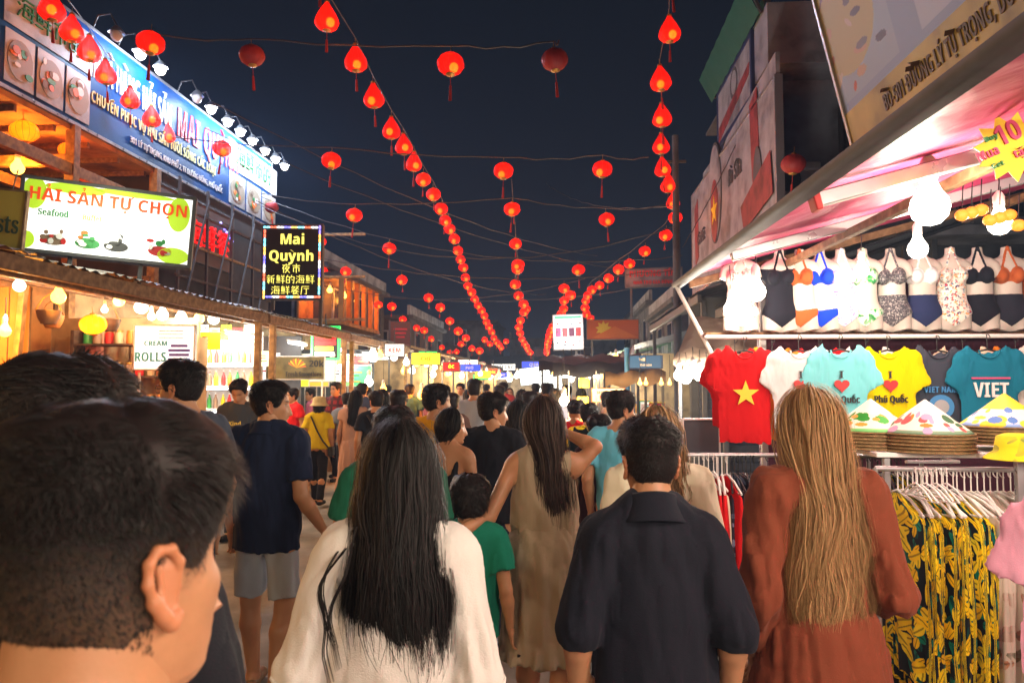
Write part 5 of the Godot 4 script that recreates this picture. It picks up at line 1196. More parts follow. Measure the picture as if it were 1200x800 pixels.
	# bright signs of the left middle distance
	for q in [[413, 419, 18.5, mats.sign_white, 0.62, 0.2, "white and yellow lit sign right of the green framed one", mats.sign_yellow, "HẢI SẢN"], [416, 431, 18.0, mats.sign_white, 0.76, 0.18, "white lit sign with green lettering below the yellow one", mats.green_paint, "COCO"], [447, 418, 24.0, mats.sign_white, 0.6, 0.2, "plain white lit sign left of the brown banner", mats.sign_warm, "BAR"]]:
		var s := board("light_sign", q[6], "light sign", P(q[0], q[1], q[2]), q[4], q[5], 0.1, q[3], mats.iron, 0.0, 0.06, 0.02)
		letters(s, q[8], Vector3(0, -0.06, 0.006), 0.12, q[7])
		bars(s, "bracket", [[Vector3(0, q[5] * 0.5, -0.03), Vector3(0, q[5] * 0.5 + 0.35, -0.03)]], 0.02, 0.02, mats.iron)
		lamp(Vector3(0, 0, 0.4), 0.5, Color(1, 1, 0.95), s, 0.2)
	var bn := board("brown_banner", "upright brown banner on a pole above the left stalls in the distance", "banner", P(469, 398, 24.0), 0.66, 1.2, 0.15, mat(lin(0.13, 0.05, 0.035), 0.7), mats.slate, 0.0, 0.03, 0.02)
	flat_shape(bn, "printed_band", rect(0.6, 0.4), Vector3(0, -0.34, 0.004), mat(lin(0.2, 0.11, 0.09), 0.7), 0.003)
	for k in 3: flat_shape(bn, "printed_line", rect(0.44 - 0.08 * k, 0.06), Vector3(0, 0.35 - 0.13 * k, 0.004), mats.red_paint, 0.003)
	bars(bn, "post", [[Vector3(-0.36, 0.65, -0.02), Vector3(-0.36, -2.9, -0.02)]], 0.05, 0.05, mats.iron)
	for k in 4:
		var q: Array = [[437, 418, 19.0, 0.14], [449, 456, 13.0, 0.06], [494, 463, 13.5, 0.08], [432, 448, 15.0, 0.09]][k]
		hanging_bulb("%s glaring bulb of the left middle distance" % ["white", "small orange", "large orange", "second white"][k], P(q[0], q[1], q[2]), q[3], mats.lamp_white if k in [0, 3] else mats.lamp_warm, 1.3, Color(1, 0.9, 0.75) if k in [0, 3] else Color(1, 0.6, 0.2), 0.3)

# ------------------------------------------------------------------ lantern strings and wires
func wire(label: String, pts: Array, r := 0.006) -> void:
	var m := MB.new(); m.tube(pts, r, 5, false)
	tag(put("wire", m, mats.wire), label, "wire", "wires over the street")

func sag(a: Vector3, b: Vector3, drop: float, n := 14) -> Array:
	var out := []
	for i in n + 1:
		var u := i / float(n)
		out.append(a.lerp(b, u) - Vector3(0, drop * 4.0 * u * (1.0 - u) + 0.015 * sin(i * 2.7), 0))
	return out

func lantern_string(words: String, ctrl: Array, gap: float, pear_until: float, src: Array, lit_near: int) -> void:
	var c := Curve3D.new()
	c.bake_interval = 0.1
	var pts := ctrl.map(func(q): return P(q[0], q[1], 0.29 * 870.0 / q[2]))
	for i in pts.size():
		var tn: Vector3 = (pts[mini(i + 1, pts.size() - 1)] - pts[maxi(i - 1, 0)]) * 0.17
		c.add_point(pts[i], -tn, tn)
	var n := int(c.get_baked_length() / gap)
	var wp := []
	for k in n + 1:
		var p := c.sample_baked(k * gap)
		var near: bool = -p.z < pear_until
		var r := sin(k * 12.9) * 0.5 + sin(k * 4.3) * 0.5
		lantern(src[0 if near else 1], "red %s lantern, %s from the near end of the %s" % ["pear shaped" if near else "round", nth(k), words], "red lanterns of the %s" % words, p + Vector3(0.02 * r, 0.03 * r, 0), k * 1.3, 1.0 + 0.06 * r, 0.22 if k < lit_near else 0.0)
		wp.append(p + Vector3(0.012 * r, 0.27 + 0.012 * r, 0))
	var first: Vector3 = wp[0] + (wp[0] - wp[1]) * (0.4 if pear_until == 0.0 else 2.5)
	wp.push_front(first)
	wire("thin wire that carries the %s" % words, wp, 0.007)

func details() -> void:
	var pear := pear_lantern(mats.lantern_red)
	var ball := round_lantern(mats.lantern_red)
	var dark := round_lantern(mats.lantern_dark)
	var far := round_lantern(mats.lantern_red, 7, 0.85, 0.2)
	lantern_string("central string", [[372, -40, 35], [383, 17, 31], [417, 72, 27.5], [437, 113, 25], [459, 150, 22.8], [477, 178, 20.3], [491, 203, 18.6], [503, 220, 17.4], [512, 237, 16.4], [519, 251, 15.5], [528, 270, 14], [537, 292, 12.8], [542, 310, 11.8], [548, 332, 10.8], [557, 352, 9.8], [566, 368, 9], [574, 386, 8.2], [582, 401, 7.6], [590, 409, 7]], 0.97, 13.0, [pear, far], 7)
	lantern_string("right string", [[786, -30, 31], [785, 36, 27.5], [773, 93, 25], [775, 136, 22.8], [775, 172, 20.7], [776, 199, 19.2], [785, 222, 17.6], [791, 245, 16.3], [788, 268, 15.3], [770, 283, 14.6], [752, 297, 14], [737, 309, 13.4], [722, 318, 12.6], [707, 331, 11.8], [692, 341, 11], [687, 352, 10.2], [686, 366, 9.6], [694, 374, 9]], 1.0, 15.5, [pear, far], 6)
	lantern_string("billboard string", [[60, 6, 33], [92, 41, 29], [120, 82, 25.5], [165, 126, 22.5], [197, 160, 20], [213, 185, 18.5], [225, 205, 17.3], [238, 222, 16.2], [247, 237, 15.3], [267, 250, 14.3], [287, 258, 13.4], [306, 265, 12.6]], 0.84, 22.0, [pear, far], 5)
	lantern_string("far left string", [[379, 318, 11], [390, 325, 10.2], [400, 335, 9.5], [412, 350, 8.8], [425, 366, 8], [440, 380, 7.2], [460, 392, 6.4], [482, 401, 5.8], [505, 411, 5.2]], 0.66, 0.0, [far, far], 0)
	lantern_string("short centre string", [[601, 244, 16.5], [606, 310, 14], [604, 337, 12.4], [614, 362, 10.5], [608, 384, 9], [614, 401, 7.8], [623, 414, 6.6]], 1.6, 0.0, [far, far], 0)
	lantern_string("string beside the lit white sign", [[661, 352, 11], [660, 364, 10.4], [646, 386, 9.2], [642, 402, 8.2], [641, 414, 7.4]], 1.0, 0.0, [far, far], 0)
	# single lanterns on the wires across the street
	var rounds := [[295, 65, 30, 1], [528, 75, 32, 0], [650, 70, 31, 1], [176, 50, 33, 0], [388, 188, 23, 0], [590, 200, 23, 0], [706, 198, 23, 0], [415, 252, 19, 0], [600, 245, 19, 0], [711, 257, 18, 0], [260, 174, 22, 0], [318, 243, 16, 1], [374, 283, 16, 0], [456, 291, 16, 0], [678, 316, 15, 0], [471, 328, 13, 0], [607, 310, 15, 0], [405, 318, 13, 0], [502, 349, 11.5, 0], [516, 360, 11, 0], [459, 359, 11, 0], [443, 357, 10, 0], [527, 376, 10, 0],
		[537, 388, 10.5, 0], [546, 396, 9, 0], [472, 374, 9, 0], [488, 384, 8.5, 0], [497, 387, 9, 0], [505, 397, 8, 0], [540, 403, 7.5, 0], [553, 408, 8, 0], [562, 411, 9, 0], [568, 398, 7.5, 0], [518, 407, 7, 0], [527, 413, 7, 0], [535, 412, 7, 0], [930, 192, 27, 1], [661, 338, 12.5, 0], [669, 346, 12, 0], [617, 362, 10, 0], [574, 403, 7, 0], [593, 400, 7, 0]]
	var places := []
	for k in rounds.size():
		var q: Array = rounds[k]
		var p := P(q[0], q[1], 0.29 * 870.0 / q[2])
		places.append(p)
		var off: bool = q[3] == 1
		lantern(dark if off else (ball if q[2] > 14 else far), "%s lantern on a wire, %s" % ["unlit round" if off else "red round", WHERE[k]], "single round lanterns on the cross wires", p, k * 0.7, 1.0, 0.2 if q[2] > 20 and not off else 0.0)
	for s: Node3D in [pear, ball, dark, far]: s.free()
	# the wires that carry them, roughly level across the street
	for q in [[0, 2, 8.2, "first wire across the street with three round lanterns", 185, 655, 40, 47], [4, 6, 11.2, "second wire across the street with three round lanterns", 200, 760, 160, 184], [7, 9, 13.6, "third wire across the street with three round lanterns", 305, 780, 226, 240]]:
		var list := [P(q[4], q[6], q[2])]
		for k in range(q[0], q[1] + 1): list.append(places[k] + Vector3(0, 0.215, 0))
		list.append(P(q[5], q[7], q[2]))
		var fine := []
		for i in list.size() - 1:
			for j in 6: fine.append(list[i].lerp(list[i + 1], j / 6.0) - Vector3(0, 0.05 * sin(PI * j / 6.0) + 0.012 * sin(j * 3.0 + i), 0))
		fine.append(list[-1])
		wire(q[3], fine, 0.009)
	var lines := [[240, 150, 12, 760, 318, 26, 0.5], [250, 120, 11, 700, 300, 24, 0.4], [305, 230, 16, 800, 300, 15, 0.6], [380, 303, 15, 800, 315, 14.5, 0.3], [300, 238, 15, 800, 262, 14, 0.9], [380, 335, 22, 790, 330, 20, 0.5], [430, 345, 26, 690, 325, 24, 0.4], [240, 245, 14, 420, 330, 22, 0.3], [300, 235, 15, 640, 345, 30, 0.5], [795, 240, 14, 640, 215, 30, 0.4], [800, 290, 14, 880, 130, 12.6, 0.1]]
	for k in lines.size():
		var q: Array = lines[k]
		wire("thin dark cable, %s of the loose cables over the street" % nth(k), sag(P(q[0], q[1], q[2]), P(q[3], q[4], q[5]), q[6], 18), 0.009)

const WHERE := ["left on the nearest wire", "middle of the nearest wire", "right on the nearest wire", "in front of the near end of the billboard", "left on the second wire", "middle of the second wire", "right on the second wire", "left on the third wire", "middle of the third wire", "right on the third wire", "before the red words of the billboard", "just beside the far end of the billboard", "over the right edge of the black sign",
	"just right of the left one on the third wire", "above the lit white light box", "under the fourth wire left of the long string", "below the middle one of the third wire", "low right of the black sign", "under the long string, upper of a pair", "under the long string, lower of a pair", "left of the pair under the long string", "beside the orange lit porch", "fifth down the faint left row", "sixth down the faint left row", "seventh down the faint left row",
	"right of the orange lit porch", "over the brown banner", "touching the brown banner's right side", "right of the brown banner, low", "low between the banner and the long string, first", "low between the banner and the long string, second", "low between the banner and the long string, third", "beside the bend of the long string", "far and low, first of a faint three", "far and low, second of a faint three", "far and low, third of a faint three", "before the dark balcony of the pale house", "above the string by the white sign", "right above the string by the white sign",
	"in the short string's gap", "inside the lower end of the long string", "right of the lower end of the long string"]
# ------------------------------------------------------------------ who walks here
func stand(u: float, d: float) -> Vector3:
	var p := P(u, 450.0, d)
	return Vector3(p.x, 0, p.z)

func lin(r: float, g: float, b: float) -> Color: return Color(r, g, b).linear_to_srgb()

func cloth(r: float, g: float, b: float, o := {}) -> StandardMaterial3D:
	var d := {"bump": tex.weave, "bumps": 0.3, "tri": 6.0, "sheen": 0.25, "spec": 0.25}
	d.merge(o, true)
	return mat(lin(r, g, b), 0.85, d)

func glasses(t: Node3D, hx: Transform3D, S: float) -> void:
	var m := MB.new()
	for sd in [-1.0, 1.0]:
		var ring := []
		for i in 13: ring.append(hx * Vector3(sd * 0.033 + cos(TAU * i / 12.0) * 0.024, 0.0 + sin(TAU * i / 12.0) * 0.018, -0.098 + absf(cos(TAU * i / 12.0)) * 0.003))
		m.tube(ring, 0.0018, 6, false)
		m.tube([hx * Vector3(sd * 0.057, 0.003, -0.095), hx * Vector3(sd * 0.077, 0.003, -0.05), hx * Vector3(sd * 0.08, 0.0, 0.01), hx * Vector3(sd * 0.078, -0.018, 0.022)], 0.0018, 6)
	m.tube([hx * Vector3(-0.009, 0.004, -0.1), hx * Vector3(0.009, 0.004, -0.1)], 0.0018, 6)
	var o := put("glasses", m, mats.black_plastic, t)
	o.transform = Transform3D(Basis.from_scale(Vector3.ONE * S), Vector3.ZERO)

func crowd() -> void:
	var black := cloth(0.012, 0.013, 0.018)
	var navy := cloth(0.012, 0.018, 0.045)
	var jeans := cloth(0.02, 0.025, 0.045)
	var grp := "people walking through the market"
	# the man right in front of the lens, his head turned to the right
	person("man's head close to the camera with short black hair and shaved sides, ear showing", stand(112, 0.592), -0.3, 1.659, {"look": -0.06, "stubble": 7000, "scalp_dark": 0.5, "fade": Color(0.085, 0.05, 0.032), "hair_noise": 0.2, "hands": false, "shoes": false, "cut_y": 1.2, "cell": 0.008, "head_fine": 110, "hair_fine": 110, "strands": 22000, "strand": 0.017, "strand_w": 0.0004, "line": nape_line, "crown": 0.029, "tilt": 0.1, "comb": 1.0, "top": mats.white_cloth, "top_name": "shirt", "hem": 1.22,
		"sides": 0.0015, "ear_cell": 0.0022, "seed": 4.0, "neck": 0.064, "skin": Color(0.42, 0.2, 0.1), "sleeve": 0.3, "neck_y": 1.48}, grp)
	person("man's rounded head of dark hair just behind the big head in front", stand(66, 1.0), 0.1, 1.718, {"strands": 5000, "strand_w": 0.0008, "hair_fine": 60, "sides": 0.014, "top": black, "hands": false, "bottom": jeans, "seed": 6.0}, grp)
	# woman in the white blouse
	person("woman in loose white blouse with straight black hair down to her waist", stand(468, 1.75), 0.06, 1.595, {"woman": true, "cell": 0.012, "top": mats.blouse, "top_name": "blouse", "ease": 0.017, "sleeve": 1.92, "cuff": 0.062, "sleeve_fold": 0.006, "hem": 0.7, "hem_r": 0.215, "fold": 0.022, "folds": 7.0, "crease": 0.008,
		"le": [-0.225, 1.12, 0.05], "lw": [-0.265, 0.88, 0.0], "re": [0.2, 1.11, 0.05], "rw": [0.22, 0.86, 0.0], "strands": 8000, "segs": 13, "strand_w": 0.0008, "len": 0.50, "rows": 40, "w": [0.093, 0.106, 0.122, 0.13, 0.125, 0.11], "z": [0.0, 0.02, 0.07, 0.085, 0.085, 0.085], "d": [0.108, 0.098, 0.07, 0.06, 0.05, 0.04],
		"shift": [0.0, 0.0, 0.005, 0.012, 0.018, 0.02], "ragged": 0.2, "bottom": mats.cream_cloth, "seed": 2.0, "curls": true, "bands": true}, grp)
	# man in the black shirt
	person("young man in a boxy black short-sleeved shirt with a collar", stand(762, 2.15), 0.03, 1.585, {"cell": 0.012, "top": mats.black_shirt, "ease": 0.02, "sleeve": 1.17, "cuff": 0.066, "hem": 0.78, "hem_r": 0.19, "collar": 1.0, "fold": 0.012, "folds": 6.0, "crease": 0.008, "sw": 0.145, "chest": 0.142, "head_s": 1.04, "ls": [-0.15, 1.355, 0.015], "rs": [0.15, 1.355, 0.015], "le": [-0.228, 1.11, 0.06], "lw": [-0.225, 0.87, -0.02], "re": [0.228, 1.11, 0.06], "rw": [0.23, 0.87, -0.02],
		"strands": 9000, "strand_w": 0.0009, "hair_fine": 60, "head_fine": 50, "sides": 0.002, "crown": 0.02, "stubble": 3000, "hand_cell": 0.004, "bottom": black, "look": 0.12, "seed": 3.0, "ear_cell": 0.003}, grp)
	# woman in the rust dress
	person("woman in rust red dress with very long loose light brown hair", stand(953, 2.32), 0.1, 1.675, {"woman": true, "skin": Color(0.55, 0.33, 0.23), "cell": 0.012, "top": mats.rust, "top_name": "dress", "ease": 0.018, "sleeve": 1.75, "cuff": 0.05, "sleeve_fold": 0.006, "hem": 0.98, "hem_r": 0.165, "crease": 0.014, "chest": 0.13, "skirt": mats.rust, "skirt_hem": 0.35, "skirt_top": 1.03, "skirt_r0": 0.15, "skirt_r1": 0.31, "skirt_fold": 0.022, "skirt_folds": 13.0,
		"le": [-0.205, 1.1, 0.06], "lw": [-0.18, 0.9, -0.06], "re": [0.212, 1.1, 0.06], "rw": [0.17, 1.02, -0.17], "hair_col": Color(0.19, 0.1, 0.042), "tip_col": Color(0.42, 0.25, 0.11), "strands": 6400, "segs": 14, "contrast": 0.45, "strand_w": 0.0008, "len": 0.62, "rows": 40, "wave": 0.016, "w": [0.092, 0.1, 0.12, 0.135, 0.135, 0.12], "z": [0.0, 0.02, 0.06, 0.07, 0.075, 0.07], "d": [0.112, 0.105, 0.085, 0.075, 0.07, 0.06],
		"ragged": 0.4, "seed": 5.0, "look": 0.15, "scalp": false}, grp)
	# woman in the cream tee behind the black shirt
	person("woman in an oversized cream T-shirt behind the man in the black shirt", stand(771, 2.95), 0.0, 1.6, {"woman": true, "skin": Color(0.5, 0.29, 0.19), "top": mats.cream_cloth, "ease": 0.028, "sleeve": 0.95, "cuff": 0.075, "hem": 0.8, "hem_r": 0.19, "bottom": jeans, "hair_col": Color(0.12, 0.065, 0.032), "tip_col": Color(0.26, 0.15, 0.07), "strands": 1300, "len": 0.3, "wave": 0.012, "w": [0.09, 0.095, 0.1, 0.09], "strand_w": 0.0022,
		"rw": [0.33, 0.71, -0.02], "re": [0.22, 1.08, 0.05], "look": 0.5, "seed": 7.0, "hand_cell": 0.004}, grp)
	# woman in the beige dress with one hand on the boy
	person("woman in a sleeveless beige dress with a frilled hem, her arm around a boy", stand(637, 3.45), 0.05, 1.63, {"woman": true, "cell": 0.013, "top": mats.beige, "top_name": "dress", "ease": 0.014, "sleeve": 0.0, "hem": 1.0, "hem_r": 0.165, "skirt": mats.beige, "skirt_hem": 0.49, "skirt_top": 1.06, "skirt_r0": 0.155, "skirt_r1": 0.205, "skirt_rm": 0.2, "frill": 0.1, "skirt_fold": 0.012,
		"le": [-0.26, 1.15, 0.1], "lw": [-0.41, 1.115, 0.29], "ldir": [-1.0, -0.05, 0.12], "lthumb": [0, 0.5, -1], "re": [0.25, 1.47, -0.03], "rw": [0.11, 1.53, -0.16], "rdir": [-0.8, 0.4, -0.2], "rthumb": [0, 1, 0.3], "strands": 3000, "strand_w": 0.0013, "len": 0.5, "w": [0.088, 0.085, 0.09, 0.088, 0.082, 0.065], "shift": [0, 0.005, 0.01, 0.015, 0.025, 0.03], "ragged": 0.12, "look": 0.45, "hair_col": Color(0.026, 0.016, 0.013), "seed": 8.0, "hand_cell": 0.0045, "shoe": mats.tan_leather}, grp)
	person("boy in a green T-shirt and checked shorts with a woman's hand on his shoulder", stand(550, 3.3), -0.05, 1.26, {"head_s": 1.2, "top": mats.green_cloth, "sleeve": 0.62, "hem": 0.82, "ease": 0.02, "bottom": mats.check, "bottom_name": "shorts", "shorts": true, "leg_ease": 0.03, "strands": 3000, "strand_w": 0.0016, "crown": 0.03, "sides": 0.018, "look": 0.25, "seed": 9.0, "re": [0.23, 1.1, 0.06], "rw": [0.25, 0.86, 0.0]}, grp)
	# man in the navy polo
	person("man in a navy polo shirt and grey shorts looking to his right side", stand(316, 4.05), -0.1, 1.70, {"cell": 0.013, "top": navy, "ease": 0.018, "sleeve": 0.72, "cuff": 0.074, "hem": 0.8, "collar": 0.9, "bottom": mats.grey_cloth, "bottom_name": "shorts", "shorts": true, "leg_ease": 0.016, "short_len": 0.9, "spread": 0.03, "hip": 0.1, "look": -1.05, "strands": 5000, "strand_w": 0.0013, "sides": 0.012, "head_fine": 44, "re": [0.235, 1.1, 0.08], "rw": [0.3, 0.9, -0.06], "belly": 0.165, "seat": 0.17, "chest": 0.17, "seed": 10.0, "stride": 0.08, "hand_cell": 0.0045, "shoe": mats.tan_leather}, grp)
	var g := person("man in glasses in profile in front of the white menu board", stand(215, 3.6), 1.15, 1.80, {"top": cloth(0.06, 0.07, 0.1), "bottom": jeans, "look": 0.25, "strands": 3500, "strand_w": 0.0013, "sides": 0.008, "head_fine": 44, "seed": 11.0}, grp)
	glasses(g, Transform3D(Basis.from_euler(Vector3(0, 0.25, 0)), Vector3(0, 1.582, -0.02)), 1.80 / 1.7)
	var fp := person("man in a dark grey T-shirt facing us and looking down at his phone", stand(281, 8.0), PI + 0.1, 1.73, {"top": cloth(0.045, 0.05, 0.06), "bottom": jeans, "nod": -0.45, "le": [-0.23, 1.1, -0.02], "lw": [-0.06, 1.08, -0.26], "ldir": [0.5, 0.3, -0.8], "re": [0.23, 1.1, -0.02], "rw": [0.06, 1.08, -0.26], "rdir": [-0.5, 0.3, -0.8], "stride": 0.0, "strands": 1200, "strand_w": 0.003, "seed": 12.0}, "people by the stalls")
	var tl := text("Kind", 0.045, 0.004)
	var tp := put("print", tl, mats.yellow_paint, fp)
	tp.transform = Transform3D(Basis(Vector3.UP, PI), Vector3(0, 1.25, -0.147))
	var ph := thing("phone", "dark phone held by the man in the grey T-shirt", "phone", fp.transform * Vector3(0, 1.14, -0.36), PI + 0.1)
	var pm := MB.new(); pm.box(Vector3.ZERO, Vector3(0.075, 0.15, 0.008), Basis(Vector3.RIGHT, -0.7), 0.003)
	put("phone_case", pm, mats.black_plastic, ph)
	var pm2 := MB.new(); pm2.box(Vector3(0, 0, 0), Vector3(0.068, 0.14, 0.002), Basis(Vector3.RIGHT, -0.7)); 
	put("screen", pm2, mats.screen, ph).position = Vector3(0, 0.003, 0.0035)
	# the middle of the crowd
	person("woman in yellow with a pale hat and a black shoulder strap", stand(374, 10.3), 0.1, 1.5, {"woman": true, "hair": "hat", "top": mats.yellow_cloth, "sleeve": 0.6, "hem": 0.9, "bottom": black, "ease": 0.022, "hat": lin(0.5, 0.42, 0.22), "seed": 13.0, "strap": true}, grp)
	person("woman in a peach dress with long dark hair left of the green shirt", stand(416, 9.6), 0.0, 1.61, {"woman": true, "top": mats.peach, "top_name": "dress", "ease": 0.018, "sleeve": 0.3, "hem": 0.9, "skirt": mats.peach, "skirt_hem": 0.2, "skirt_r1": 0.27, "strands": 700, "strand_w": 0.004, "len": 0.42, "seed": 14.0}, grp)
	person("person in a green shirt half hidden behind the woman in the white blouse", stand(462, 3.2), 0.1, 1.585, {"top": cloth(0.012, 0.11, 0.065), "sleeve": 0.7, "ease": 0.016, "bottom": jeans, "strands": 3500, "strand_w": 0.0015, "sides": 0.018, "look": 0.2, "le": [-0.25, 1.12, 0.02], "lw": [-0.28, 0.9, -0.06], "seed": 15.0, "hand_cell": 0.0045}, grp)
	person("man in a mustard yellow T-shirt in profile left of the long haired girl", stand(511, 5.4), -0.3, 1.68, {"top": mats.mustard, "bottom": jeans, "look": -0.85, "strands": 2200, "strand_w": 0.002, "sides": 0.015, "head_fine": 36, "seed": 16.0}, grp)
	person("girl in a black camisole looking to the side, black hair, bare back", stand(527, 4.5), -0.25, 1.545, {"woman": true, "top": black, "top_name": "camisole", "straps": 1, "top_y": 1.28, "scoop": 0.1, "strap_r": 0.02, "hem": 0.85, "bottom": black, "look": -1.0, "strands": 1100, "strand_w": 0.002, "len": 0.28, "w": [0.086, 0.08, 0.075, 0.06], "shift": [0, -0.02, -0.04, -0.06], "z": [0, 0.01, 0.03, 0.03], "head_fine": 40, "seed": 17.0}, grp)
	person("man in a plain black T-shirt in profile at the centre of the crowd", stand(577, 4.95), -0.15, 1.625, {"top": black, "sleeve": 0.65, "ease": 0.02, "hem": 0.84, "bottom": jeans, "look": -0.95, "strands": 2400, "strand_w": 0.002, "sides": 0.01, "head_fine": 40, "seed": 18.0}, grp)
	person("woman with a chin length black bob and a pale pink skirt", stand(606, 5.9), -0.1, 1.56, {"woman": true, "top": cloth(0.5, 0.42, 0.4), "ease": 0.02, "sleeve": 0.6, "hem": 0.95, "skirt": mats.pale_pink, "skirt_hem": 0.48, "skirt_r1": 0.25, "skirt_fold": 0.016, "strands": 1500, "strand_w": 0.0026, "len": 0.24, "w": [0.1, 0.11, 0.105], "z": [0, 0.02, 0.04], "d": [0.11, 0.1, 0.08], "ragged": 0.04, "seed": 19.0, "shoe": navy}, grp)
	person("man in a light blue T-shirt in profile behind the man in black", stand(727, 5.0), -0.35, 1.635, {"top": mats.sky_cloth, "sleeve": 0.6, "bottom": jeans, "look": -0.75, "strands": 2400, "strand_w": 0.002, "sides": 0.008, "head_fine": 40, "seed": 20.0}, grp)
	person("person in a dark maroon top left of the light blue T-shirt", stand(702, 5.5), -0.2, 1.46, {"woman": true, "hair": "bun", "top": cloth(0.035, 0.012, 0.018), "ease": 0.02, "sleeve": 0.6, "hem": 0.78, "bottom": black, "look": -0.5, "strands": 1500, "strand_w": 0.002, "seed": 21.0}, grp)
	person("person in a yellow and black patterned shirt further back on the right", stand(690, 7.0), -0.4, 1.5, {"top": mats.lemon, "sleeve": 0.7, "ease": 0.025, "bottom": mats.lemon, "look": -0.5, "strands": 900, "strand_w": 0.003, "seed": 22.0}, grp)
	person("person in a bright red top near the glowing lamp on the right", stand(674, 7.6), -0.5, 1.52, {"woman": true, "hair": "bun", "top": mats.red_cloth, "bottom": black, "look": 0.6, "strands": 900, "strand_w": 0.003, "seed": 23.0}, grp)
	# far people
	var far := [[344, 11.5, 1.62, 2.4, 0, mats.red_cloth, "person in a red top standing at the left stalls", "short"], [394, 13.0, 1.72, 2.9, 0, mats.plaid, "man in a red checked shirt facing us further back", "short"], [407, 11.0, 1.55, 0.2, 0, cloth(0.2, 0.24, 0.32), "person in a grey blue top beside the peach dress", "short"],
		[441, 8.6, 1.6, 0.3, 0, black, "person in black with brown hair right of the peach dress", "short"], [466, 7.2, 1.62, -0.4, 0, cloth(0.15, 0.06, 0.05), "person in dull red between the mustard and green shirts", "short"], [556, 9.0, 1.74, 0.1, 0, mats.grey_cloth, "tall man in a grey shirt in the distance", "short"],
		[529, 8.4, 1.58, -0.2, 0, cloth(0.1, 0.05, 0.04), "person behind the girl with the bare back", "short"], [585, 12.0, 1.66, 0.0, 0, cloth(0.3, 0.28, 0.25), "person in a pale shirt far along the street", "short"], [612, 10.0, 1.62, 0.2, 1, cloth(0.3, 0.05, 0.08), "dark haired woman beyond the black bob", "long"],
		[650, 11.0, 1.63, -0.2, 1, cloth(0.08, 0.1, 0.2), "woman in dark blue beyond the beige dress", "long"], [430, 15.0, 1.64, 0.1, 0, cloth(0.35, 0.3, 0.28), "person in beige far away on the left", "short"], [480, 13.5, 1.68, 0.3, 0, cloth(0.04, 0.1, 0.12), "person in dark teal far away in the crowd", "short"],
		[500, 17.0, 1.66, 0.0, 1, cloth(0.4, 0.12, 0.14), "woman in faded red far away in the crowd", "long"], [540, 16.0, 1.7, 3.0, 0, cloth(0.35, 0.35, 0.36), "person in light grey walking towards us far away", "short"], [570, 20.0, 1.68, 0.0, 0, black, "person in black far away under the white lights", "short"],
		[598, 18.0, 1.6, 2.9, 1, cloth(0.4, 0.3, 0.1), "woman in ochre walking towards us far away", "long"], [628, 16.0, 1.7, 0.1, 0, navy, "man in navy far away at the right side", "short"], [665, 14.0, 1.66, 1.4, 0, cloth(0.3, 0.06, 0.05), "person in brick red at the far right stalls", "short"],
		[712, 8.5, 1.6, -0.9, 0, cloth(0.25, 0.2, 0.16), "person in tan in front of the yellow menu sign", "short"], [365, 14.0, 1.6, 2.0, 0, cloth(0.4, 0.1, 0.18), "person in pink at a left stall further back", "short"], [455, 19.0, 1.66, 0.2, 0, cloth(0.1, 0.1, 0.12), "person in charcoal far down the left side", "short"]]
	far += [[448, 9.6, 1.63, 0.1, 1, mats.white_cloth, "woman in white far left of the mustard shirt", "long"], [522, 12.5, 1.66, 2.8, 0, cloth(0.12, 0.2, 0.3), "person in slate blue walking towards us", "short"], [548, 13.5, 1.6, 0.0, 1, cloth(0.45, 0.2, 0.05), "woman in orange far off in the crowd", "long"], [621, 8.4, 1.6, -0.2, 0, cloth(0.25, 0.25, 0.27), "person in grey just beyond the bob haired woman", "short"],
		[640, 13.0, 1.7, 0.2, 0, cloth(0.5, 0.45, 0.4), "person in off white beyond the beige dress", "short"], [682, 12.5, 1.62, 0.5, 1, cloth(0.08, 0.06, 0.1), "woman in dark plum at the lit cabinet", "long"], [424, 12.2, 1.7, 0.0, 0, cloth(0.04, 0.05, 0.09), "man in dark blue right of the peach dress", "short"], [590, 15.0, 1.72, 0.0, 0, cloth(0.4, 0.05, 0.06), "man in red far off in the middle", "short"], [515, 21.0, 1.68, 0.1, 0, cloth(0.3, 0.3, 0.32), "person in grey before the far stalls", "short"], [645, 20.0, 1.7, -0.1, 0, cloth(0.05, 0.05, 0.05), "person in black before the far signs", "short"]]
	for a in far:
		person(a[6], stand(a[0], a[1]), a[3], a[2], {"woman": a[4] == 1, "hair": a[7], "top": a[5], "bottom": jeans if int(a[0]) % 2 else black, "cell": 0.026, "strands": 220, "strand_w": 0.005, "segs": 8, "hair_fine": 24, "head_fine": 24, "strap": int(a[0]) % 4 == 1, "rows": 14, "hand_cell": 0.011, "ear_cell": 0.007, "seed": a[0] * 0.1, "len": 0.36, "look": 0.3 * sin(a[0])}, "people far along the street")
# ------------------------------------------------------------------ people
const HEAD_Y := [-0.118, -0.112, -0.1, -0.08, -0.055, -0.03, 0.0, 0.03, 0.06, 0.085, 0.103, 0.113, 0.117]
const HEAD_F := [0.062, 0.078, 0.086, 0.089, 0.09, 0.09, 0.089, 0.092, 0.087, 0.071, 0.047, 0.022, 0.001]      # forehead, face and chin before the ear line
const HEAD_B := [0.0, 0.005, 0.015, 0.035, 0.062, 0.082, 0.097, 0.102, 0.098, 0.083, 0.058, 0.028, 0.001]      # back of the skull
const HEAD_W := [0.012, 0.03, 0.044, 0.055, 0.064, 0.07, 0.074, 0.076, 0.073, 0.062, 0.043, 0.021, 0.001]

